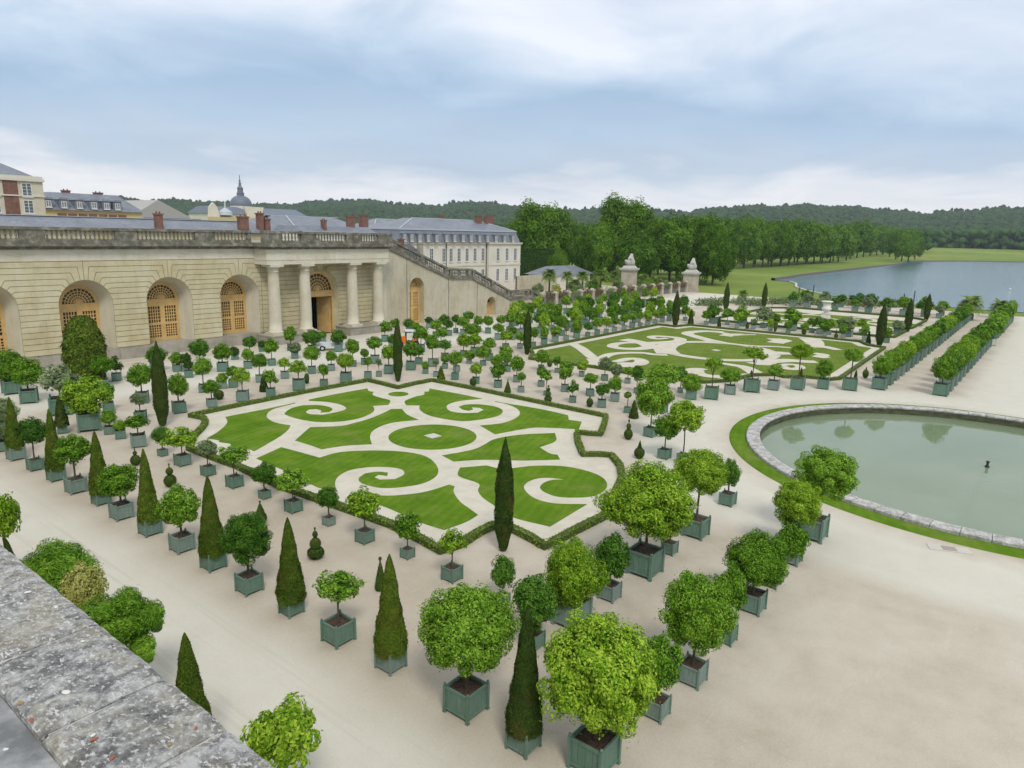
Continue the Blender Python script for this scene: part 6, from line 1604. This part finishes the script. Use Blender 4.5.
# clipped hedge wall beside the mansion
P = [at(514, 276, 0), at(562, 276, 0)]; P = [p.normalized()*228 for p in P]
Hh = 9.5; bm = bmesh.new(); pv = None; LP = []; LN = []
for i in range(13):
    a = P[0].lerp(P[1], i/12); n_ = (P[1]-P[0]).normalized(); m_ = Vector((-n_.y, n_.x, 0))
    cur = [bm.verts.new(a+m_*s*1.6+Vector((0, 0, z))) for s, z in ((1, 0), (1, Hh), (-1, Hh), (-1, 0))]
    if pv:
        for k in range(3): bm.faces.new((pv[k], pv[k+1], cur[k+1], cur[k]))
    pv = cur
e = tag(empty('clipped_hedge_wall', (0, 0, 0)), 'tall square clipped dark hedge wall right of the mansion', 'hedge'); obj('hedge_core', bm, hcore, e)
for _ in range(9000):
    a = P[0].lerp(P[1], random.random()); m_ = Vector((-(P[1]-P[0]).normalized().y, (P[1]-P[0]).normalized().x, 0)); s = random.choice((-1, 1)); top_ = random.random() < .25
    q = a+m_*(s*1.7 if not top_ else random.uniform(-1.7, 1.7))+Vector((0, 0, Hh+.1+random.random()*.3 if top_ else random.random()*Hh)); LP.append(tuple(q)); LN.append(tuple(m_*s+Vector((0, 0, .4+top_))))
meshobj('clipped_foliage', leafmesh('hedge_leaves', np.array(LP), np.array(LN), .32), LM['dark'], e)
# avenue trees along the meadow
n1_ = 13
for i in range(n1_):
    t = i/(n1_-1); px = 733+(838-733)*t**.92; yb = 268.6+(262.2-268.6)*t; yt = 217+(225-217)*t**.7
    treepx(px, yb, yt+random.uniform(-2.5, 2), 40-10*t, midme[i % 4] if i > 4 else bigme[i % 4], 'avenue tree at the meadow edge, %s from the left of the front group' % ordw(i+1), 'front group of avenue trees', .07)
for i in range(9):
    t = i/8; px = 742+(846-742)*t; yt = 216+(224-216)*t
    treepx(px, 264.5-4*t, yt+random.uniform(-2, 1), 28-6*t, midme[(i+1) % 4], 'second rank avenue tree, %s from the left behind the front group' % ordw(i+1), 'second rank of avenue trees', .03)
n2_ = 11
for i in range(n2_):
    t = i/(n2_-1); px = 850+(916-850)*t; yb = 258.8+(250.2-258.8)*t; yt = 219.5+(230-219.5)*t**.8 if t > .15 else 221
    treepx(px, yb, yt+random.uniform(-1, 1), 30-14*t, midme[i % 4], 'avenue tree at the lake corner, %s from the left of the farther group' % ordw(i+1), 'farther group of avenue trees', .05)

# ------------------------------------------------------------------ wooded hills
hillm = nmat('wooded_hill_ground', (.025, .05, .015), .95)
sky_px = [(-250, 200), (0, 203), (60, 203), (128, 199), (180, 199), (240, 204), (310, 202), (380, 200), (430, 206), (490, 202), (560, 209), (620, 209), (690, 211), (740, 205), (800, 203), (850, 208), (900, 211), (960, 212), (1000, 209), (1060, 206), (1300, 206)]
def crest(az_px):
    return float(np.interp(az_px, [p[0] for p in sky_px], [p[1] for p in sky_px]))
D0, D1 = 1300, 2300
bm = bmesh.new(); prev = None; hz = {}
NPX, ND_ = 90, 14
def hillpt(px, t):
    px_ = px; r_ = ray(px_, 240); u = Vector((r_.x, r_.y, 0)).normalized()
    yc_ = crest(px)+3.5+1.2*math.sin(px*.05)+.8*math.sin(px*.13+1)
    rc = ray(px, yc_); Hc = HC+rc.z/rc.xy.length*D1
    D = D0+(D1-D0)*t; s = t*t*(3-2*t)*.75+.25*t
    z = 7.5+(Hc-7.5)*s+(6*mnoise.noise(Vector((u.x*D*.004, u.y*D*.004, 3))))*t
    return u*D+Vector((0, 0, z))
for i in range(NPX+1):
    px = -300+1700*i/NPX; cur = [bm.verts.new(hillpt(px, j/ND_)) for j in range(ND_+1)]
    u = cur[-1].co.copy(); cur.append(bm.verts.new((u.x*1.5, u.y*1.5, 0)))
    if prev:
        for j in range(len(cur)-1): bm.faces.new((prev[j], prev[j+1], cur[j+1], cur[j]))
    prev = cur
o = obj('hills', bm, hillm, smooth=True); o['kind'] = 'structure'
def clumpmesh(name, cs, rads, hts, mat, seed=3, sub=1):
    rng = np.random.RandomState(seed)
    b = bmesh.new(); bmesh.ops.create_icosphere(b, subdivisions=sub, radius=1); V = np.array([v.co[:] for v in b.verts]); Fc = np.array([[v.index for v in f.verts] for f in b.faces]); b.free()
    Vs = []; nV = len(V); tm = []
    for k in range(8):
        d = 1+.34*np.array([mnoise.noise(Vector(v)*2.1+Vector((k*9, 0, 0))) for v in V])+.25*np.array([mnoise.noise(Vector(v)*5+Vector((0, k*9, 0))) for v in V]); tm.append(V*d[:, None])
    n = len(cs); idx = rng.randint(0, 8, n); A = np.stack(tm)[idx]
    ca, sa = np.cos(rng.rand(n)*6.28), np.sin(rng.rand(n)*6.28)
    A = np.stack([A[..., 0]*ca[:, None]-A[..., 1]*sa[:, None], A[..., 0]*sa[:, None]+A[..., 1]*ca[:, None], A[..., 2]], -1)
    A = A*np.stack([rads, rads, hts], 1)[:, None, :]+cs[:, None, :]
    Fa = (Fc[None]+(np.arange(n)*nV)[:, None, None]).reshape(-1, 3)
    me = bpy.data.meshes.new(name); me.vertices.add(n*nV); me.vertices.foreach_set('co', A.astype(np.float32).ravel())
    me.loops.add(len(Fa)*3); me.loops.foreach_set('vertex_index', Fa.astype(np.int32).ravel()); me.polygons.add(len(Fa)); me.polygons.foreach_set('loop_start', (np.arange(len(Fa))*3).astype(np.int32)); me.polygons.foreach_set('loop_total', np.full(len(Fa), 3, np.int32))
    me.update(calc_edges=True); return meshobj(name, me, mat)
def woodmat(name, a, b, c_):
    m = nmat(name, b, .9, .1); g_ = nd(m, 'ShaderNodeNewGeometry'); v = coords(m)
    f = mth(m, 'ADD', mth(m, 'MULTIPLY', g_.outputs['Random Per Island'], .6), mth(m, 'MULTIPLY', noise(m, v, .02, 3), .5))
    f2 = noise(m, v, .35, 3, .7)
    setcol(m, mix(m, .35, ramp(m, f, [(.2, a), (.55, b), (.95, c_)]), ramp(m, f2, [(.35, a), (.65, c_)]))); bump(m, f2, .8, 1.5); return m
hw = woodmat('hill_wood', (.014, .034, .012), (.028, .062, .018), (.060, .105, .028))
CSs = []; 
for _ in range(24000):
    px = random.uniform(-150, 1180); t = random.random()**.75; CSs.append((px, t))
pts = np.array([hillpt(a, t)[:] for a, t in CSs]); n = len(pts)
rr = rs.uniform(3.5, 8, n)*(.75+.4*rs.rand(n)); pts[:, 2] += rr*.35
# a ragged crest line
cp = [];
for k in range(900):
    px = -150+1330*(k+random.random()*.6)/900; cp.append(hillpt(px, random.uniform(.97, 1.0))[:])
cp = np.array(cp); cr2 = rs.uniform(3, 7.5, len(cp)); cp[:, 2] += cr2*.8+rs.uniform(-2, 7, len(cp))*(rs.rand(len(cp)) < .5)
o = clumpmesh('hillside_forest', np.vstack([pts, cp]), np.concatenate([rr, cr2]), np.concatenate([rr*.95, cr2*1.1]), hw); o['kind'] = 'stuff'
# dense wood closing the meadow beyond the lake
far_ = []
for k in range(1900):
    px = random.uniform(905, 1250); d = random.uniform(1180, 1290); r_ = ray(px, 240); u = Vector((r_.x, r_.y, 0)).normalized()*d
    h = random.choice((4, 8, 12, 16, 20, 23, 25)); far_.append((u.x, u.y, 8+h-3+random.uniform(-1, 1)))
for k in range(700):
    px = random.uniform(495, 930); d = random.uniform(900, 1150); r_ = ray(px, 240); u = Vector((r_.x, r_.y, 0)).normalized()*d; far_.append((u.x, u.y, 6+random.choice((5, 12, 18))))
far_ = np.array(far_); o = clumpmesh('meadow_edge_wood', far_, rs.uniform(3, 5.5, len(far_)), rs.uniform(3.5, 6, len(far_)), woodmat('edge_wood', (.018, .045, .014), (.038, .092, .022), (.075, .145, .032)), 5); o['kind'] = 'stuff'
# scrub at the lower edge of the meadow beyond the garden
sc_p = []
for k in range(90):
    px = random.uniform(700, 900); yb = random.uniform(302.5, 306)-(0 if px < 850 else -2); p = at(px, yb, 0); sc_p.append((p.x, p.y, .5))
sc_p = np.array(sc_p); n = 60
P = np.repeat(sc_p, n, 0)+rs.normal(0, .9, (len(sc_p)*n, 3))*np.array([1, 1, .45]); P[:, 2] = np.abs(P[:, 2])
o = meshobj('low_scrub', leafmesh('scrub_leaves', P, rs.normal(0, 1, P.shape)+np.array([0, 0, .5]), .28), LM['olive']); o['kind'] = 'stuff'

# ------------------------------------------------------------------ foreground parapet
lich = nmat('lichen_coping', (.4, .4, .38), .9, .2)
if True:
    m = lich; v = coords(m, (1, 1, 1)); dist = noise(m, v, 4, 4)
    n0 = noise(m, v, 2.3, 4, .6); n1 = noise(m, v, 11, 8, .68, .4); n2 = noise(m, v, 34, 6, .72); n3 = noise(m, v, 120, 4, .8)
    c = ramp(m, mth(m, 'ADD', mth(m, 'MULTIPLY', n1, .65), mth(m, 'MULTIPLY', n2, .35)), [(.36, (.09, .09, .09)), (.45, (.20, .20, .195)), (.51, (.36, .36, .35)), (.58, (.58, .58, .56))])
    fl = noise(m, coords(m, (1.3, .8, 1)), 55, 3, .6); fl2 = noise(m, coords(m, (1.5, .8, 1)), 24, 4, .7)
    c = mix(m, mth(m, 'MULTIPLY', ramp(m, noise(m, v, 2.9, 5, .7), [(.49, (0, 0, 0)), (.60, (1, 1, 1))]), .75), c, ramp(m, n2, [(.35, (.30, .27, .20)), (.65, (.54, .51, .43))]))
    c = mix(m, ramp(m, fl, [(.56, (0, 0, 0)), (.62, (1, 1, 1))]), c, (.62, .62, .59))
    c = mix(m, ramp(m, fl2, [(.61, (0, 0, 0)), (.65, (1, 1, 1))]), c, (.72, .72, .69))
    c = mix(m, ramp(m, n3, [(.62, (0, 0, 0)), (.70, (1, 1, 1))]), c, (.14, .12, .10))
    rd = nd(m, 'ShaderNodeTexVoronoi'); rd.inputs['Scale'].default_value = 22; lk(m, v, rd.inputs['Vector'])
    setcol(m, c)
    bump(m, mth(m, 'ADD', mth(m, 'ADD', mth(m, 'MULTIPLY', n1, 1.2), n2), mth(m, 'MULTIPLY', n3, .5)), .9, .02)
zP = 13.4; kP = 1.6/1.1
par = tag(empty('parapet', (0, 0, 0)), 'lichen spotted grey stone parapet in the lower left foreground', 'parapet')
E1_, E0_ = .708*kP, .435*kP
js = [-2.2, -.35, .28, .72, 1.335*kP, 1.615*kP, 2.0*kP, 2.45*kP, 3.0*kP, 4.2, 5.1, 6.0, 7.0]
js = [-3.0, -2.0, -1.2, -.5, .2, .78, 1.335*kP*.72, 1.335*kP, 1.615*kP, 2.0*kP, 2.95*kP, 3.9*kP, 8.0]
js = sorted(set(js))
for a, b in zip(js, js[1:]):
    bm = bmesh.new(); nx, ny = 16, max(4, int((b-a)/.035)); g_ = .006
    V = []
    for i in range(nx+1):
        row = []
        for j in range(ny+1):
            x = E0_+(E1_-E0_)*i/nx; y = a+g_+(b-a-2*g_)*j/ny
            e_ = min(i, nx-i)/1.0; f_ = min(j, ny-j)
            z = zP+.006*mnoise.noise(Vector((x*6, y*6, 0)))+.004*mnoise.noise(Vector((x*19, y*19, 2)))-(.012 if e_ == 0 else 0)-(.007 if f_ == 0 else 0)
            xo = (.004*mnoise.noise(Vector((y*9, 1, 3)))+.003*mnoise.noise(Vector((y*41, 5, 3)))) if i in (0, nx) else 0
            row.append(bm.verts.new((x+xo, y, z)))
        V.append(row)
    for i in range(nx):
        for j in range(ny): bm.faces.new((V[i][j], V[i+1][j], V[i+1][j+1], V[i][j+1]))
    bd = [V[i][0] for i in range(nx+1)]+[V[nx][j] for j in range(1, ny+1)]+[V[i][ny] for i in range(nx-1, -1, -1)]+[V[0][j] for j in range(ny-1, 0, -1)]
    lo = [bm.verts.new((v.co.x, v.co.y, zP-.22)) for v in bd]
    for k in range(len(bd)): bm.faces.new((bd[k], lo[k], lo[(k+1) % len(bd)], bd[(k+1) % len(bd)]))
    obj('coping_slab', bm, lich, par, smooth=False)
ledgem = nmat('worn_grey_stone', (.30, .31, .33), .85)
if True:
    m = ledgem; v = coords(m); n1 = noise(m, v, 6, 6, .6); n2 = noise(m, v, 40, 4, .7)
    c = ramp(m, n1, [(.34, (.15, .155, .16)), (.5, (.29, .295, .30)), (.66, (.48, .485, .485))])
    wv_ = nd(m, 'ShaderNodeTexVoronoi'); wv_.inputs['Scale'].default_value = 14; lk(m, v, wv_.inputs['Vector'])
    c = mix(m, ramp(m, mth(m, 'ADD', wv_.outputs['Distance'], mth(m, 'MULTIPLY', n2, .4)), [(.27, (1, 1, 1)), (.33, (0, 0, 0))]), c, (.66, .66, .64)); setcol(m, c); bump(m, n2, .4, .01)
bm = bmesh.new(); box(bm, E0_-.35, E0_-.002, -3, 8, zP-.20, zP-.035); obj('inner_ledge', bm, ledgem, par, bevel=.01)
bm = bmesh.new(); box(bm, E0_-.25, E1_-.12, -3, 60, -.0, zP-.221); obj('wall_face', bm, rampst, par)
mortar = nmat('mortar', (.42, .41, .38), .95)
bm = bmesh.new(); box(bm, E0_+.02, E1_-.03, -3, 8, zP-.18, zP-.012); obj('mortar', bm, mortar, par)
# small debris on top
dm = [nmat('rust_leaf', (.32, .10, .05), .8), nmat('pale_chip', (.62, .60, .55), .9), nmat('brown_leaf', (.30, .20, .07), .8)]
for i, (px, py, k, s) in enumerate([(94, 739, 0, .006), (31, 720, 0, .006), (20, 703, 2, .006), (196, 728, 0, .004), (66, 692, 1, .009), (93, 735, 1, .005), (56, 607, 1, .006), (28, 592, 1, .008), (170, 744, 2, .005), (83, 641, 1, .005), (112, 758, 0, .005)]):
    p = at(px, py, zP+.004); bm = bmesh.new(); mt = Matrix.Translation(p) @ Matrix.Rotation(i*1.3, 4, 'Z') @ Matrix.Diagonal((s*1.9, s*1.2, s*.5, 1)); bmesh.ops.create_icosphere(bm, subdivisions=2, radius=1, matrix=mt)
    for v in bm.verts: v.co += Vector((mnoise.noise(v.co*300), mnoise.noise(v.co*310), 0))*s*.5
    o = obj(('dead_leaf' if k != 1 else 'stone_chip'), bm, dm[k]); 
    where = ['near the lower joint', 'left at the ledge edge', 'brown at the ledge', 'by the outer edge', 'large near the ledge', 'beside the rust leaf', 'upper left', 'topmost', 'by the lower slab joint', 'middle of the upper slab', 'lowest'][i]
    tag(o, '%s on the parapet top, %s' % ('tiny fallen leaf scrap' if k != 1 else 'small white stone chip', where), 'leaf' if k != 1 else 'stone', 'scraps lying on the parapet')

# ------------------------------------------------------------------ shrubs at the foot of the parapet wall
def footshrub(px, py, z, w, h, kind, tone, label, tubs=1.1, n=3000, leaf=.12, seed=1, wid=.5):
    p = at(px, py, z); e = tag(empty('potted_shrub', (p.x, p.y, 0), .2), label, 'shrub', 'tubbed shrubs at the foot of the parapet')
    me, mp, ms, tk, tb = tubmeshes('near', tubpaint); t = meshobj('planter_tub', me, None, e); t.scale = (tubs,)*3; meshobj('soil', ms, None, t)
    for sx in (-1, 1):
        for sy in (-1, 1): c = meshobj('corner_post', mp, None, t); c.location = (sx*.475, sy*.475, 0)
    if kind == 'cone':
        c = meshobj('crown', crownmesh('cone_near', tone, seed), None, e); c.location = (0, 0, tubs*.85); c.scale = (w/2, w/2, (h-tubs*.85)/4.2)
    else:
        c = meshobj('crown', ball_mesh('crown_shrub', n, leaf, seed, K=34, crad=.28, rin=.45, core=.35, zmin=-.5, wid=wid), LM[tone], e); c.location = (0, 0, z); c.scale = (w/2, w/2, h/2)
        tr = meshobj('trunk', tk, None, e); tr.location = (0, 0, tubs*.8); tr.scale = (.08, .08, max(.3, z-tubs*.8-.2)/25)
    return e
footshrub(64, 573, 3.2, 2.5, 2.3, 'ball', 'mid', 'feathery green shrub rising behind the parapet edge, left one', n=26000, leaf=.075, seed=3, wid=.14)
footshrub(84, 592, 3.3, 1.4, 2.0, 'ball', 'gold', 'yellowish variegated shrub just behind the parapet edge', n=9000, leaf=.06, seed=4)
jn = footshrub(116, 622, 3.3, 2.0, 1.8, 'ball', 'mid', 'spreading juniper like shrub behind the middle of the parapet', n=24000, leaf=.08, seed=5, wid=.14)
for q_, s_ in (((150, 616, 3.0), (.55, .55, .42)), ((142, 648, 2.5), (.5, .5, .38)), ((133, 632, 2.8), (.6, .6, .5))):
    p = at(*q_); c = meshobj('side_branch', ball_mesh('crown_shrub', 5000, .15, 6, K=20, crad=.34, rin=.4, core=.3, wid=.14), LM['mid'], jn); v = p-jn.location; v.rotate(Matrix.Rotation(-.2, 3, 'Z')); c.location = v; c.scale = s_
footshrub(188, 676, 3.0, 1.15, 4.3, 'cone', 'yew', 'yew cone tip poking above the parapet edge', seed=1)
footshrub(285, 737, 3.0, 1.7, 2.0, 'ball', 'bright', 'bright leafy shrub at the lower end of the parapet', n=5200, leaf=.075, seed=7)
footshrub(2, 520, 3.0, 1.3, 2.3, 'ball', 'bright', 'leafy shrub at the very left edge behind the parapet', n=4200, leaf=.08, seed=9)
footshrub(9, 562, 3.0, 1.0, 3.9, 'cone', 'yewdark', 'dark yew cone at the left edge behind the parapet', seed=2)

# ------------------------------------------------------------------ sky, sun, air
w = bpy.data.worlds.new('World'); sc.world = w; w.use_nodes = True
nt = w.node_tree; bg = nt.nodes['Background']
SUN_EL, SUN_AZ = 50, 218          # degrees; azimuth clockwise from north (+Y)
skyn = nt.nodes.new('ShaderNodeTexSky'); skyn.sky_type = 'NISHITA'; skyn.sun_disc = False; skyn.sun_elevation = R(SUN_EL); skyn.sun_rotation = R(SUN_AZ); skyn.dust_density = 2
class W_:
    node_tree = nt
tc = nt.nodes.new('ShaderNodeTexCoord')
sp = nt.nodes.new('ShaderNodeSeparateXYZ'); nt.links.new(tc.outputs['Generated'], sp.inputs[0])
Z = sp.outputs[2]
# cloud deck: project the view direction on a plane overhead so clouds flatten towards the horizon
den = mth(W_, 'ADD', mth(W_, 'MAXIMUM', Z, 0.0), .16)
cx_ = mth(W_, 'DIVIDE', sp.outputs[0], den); cy_ = mth(W_, 'DIVIDE', sp.outputs[1], den)
cb = nt.nodes.new('ShaderNodeCombineXYZ'); nt.links.new(cx_, cb.inputs[0]); nt.links.new(cy_, cb.inputs[1])
nA = noise(W_, cb.outputs[0], .55, 4, .5, .6); nB = noise(W_, cb.outputs[0], 1.6, 6, .55, .5)
Zp = mth(W_, 'MAXIMUM', Z, 0)
e_ = mth(W_, 'ADD', Z, mth(W_, 'ADD', mth(W_, 'MULTIPLY', mth(W_, 'SUBTRACT', nA, .5), mth(W_, 'ADD', .06, mth(W_, 'MULTIPLY', Zp, 1.1))), mth(W_, 'MULTIPLY', mth(W_, 'SUBTRACT', nB, .5), mth(W_, 'ADD', .04, mth(W_, 'MULTIPLY', Zp, .5)))))
K_ = 7.5
def s3(r, g, b):
    f = lambda v: ((v/255+.055)/1.055)**2.4
    return (f(r), f(g), f(b))
cl = ramp(W_, e_, [(0.0, s3(236, 235, 234)), (.052, s3(234, 233, 235)), (.080, s3(182, 196, 212)), (.14, s3(160, 184, 208)), (.20, s3(186, 203, 221)), (.28, s3(222, 227, 236)), (.6, s3(222, 227, 232)), (1, s3(225, 228, 230))])
soft = ramp(W_, nB, [(.35, (.90, .92, .95)), (.62, (1.05, 1.04, 1.03))])
cl = mix(W_, 1.0, cl, soft, 'MULTIPLY')
side_ = mth(W_, 'MULTIPLY', mth(W_, 'SUBTRACT', mth(W_, 'MULTIPLY', sp.outputs[0], .75), mth(W_, 'MULTIPLY', sp.outputs[1], .66)), .16, clamp=True)
cl = mix(W_, side_, cl, (.42, .52, .68))
hot = mix(W_, 1.0, cl, (K_, K_, K_), 'MULTIPLY')
fin = mix(W_, .95, skyn.outputs[0], hot)
nt.links.new(fin, bg.inputs['Color']); bg.inputs['Strength'].default_value = .13
sun = bpy.data.lights.new('sun', 'SUN'); sun.energy = 1.5; sun.angle = R(14); sun.color = (1, .95, .87)
so = bpy.data.objects.new('sun', sun); col.objects.link(so)
a_ = R(SUN_AZ); d_ = Vector((math.sin(a_)*math.cos(R(SUN_EL)), math.cos(a_)*math.cos(R(SUN_EL)), math.sin(R(SUN_EL))))
so.rotation_euler = d_.to_track_quat('Z', 'Y').to_euler(); so.location = (0, 0, 60)
HAZE = 1
if HAZE:
    hm = bpy.data.materials.new('haze_air'); hm.use_nodes = True; hn = hm.node_tree; hn.nodes.clear()
    ou = hn.nodes.new('ShaderNodeOutputMaterial'); pv_ = hn.nodes.new('ShaderNodeVolumePrincipled'); pv_.inputs['Color'].default_value = (.80, .90, 1, 1); pv_.inputs['Density'].default_value = .00010; pv_.inputs['Anisotropy'].default_value = .2
    hn.links.new(pv_.outputs[0], ou.inputs['Volume'])
    bm = bmesh.new(); box(bm, -3700, 3750, -3700, 3700, -2, 240); o = obj('haze', bm, hm); o['kind'] = 'stuff'
vs = sc.view_settings; vs.view_transform = 'Standard'; vs.look = 'None'; vs.gamma = 1; vs.exposure = .38
sc.render.engine = 'CYCLES'
sc.cycles.max_bounces = 6; sc.cycles.volume_bounces = 0; sc.cycles.transparent_max_bounces = 6
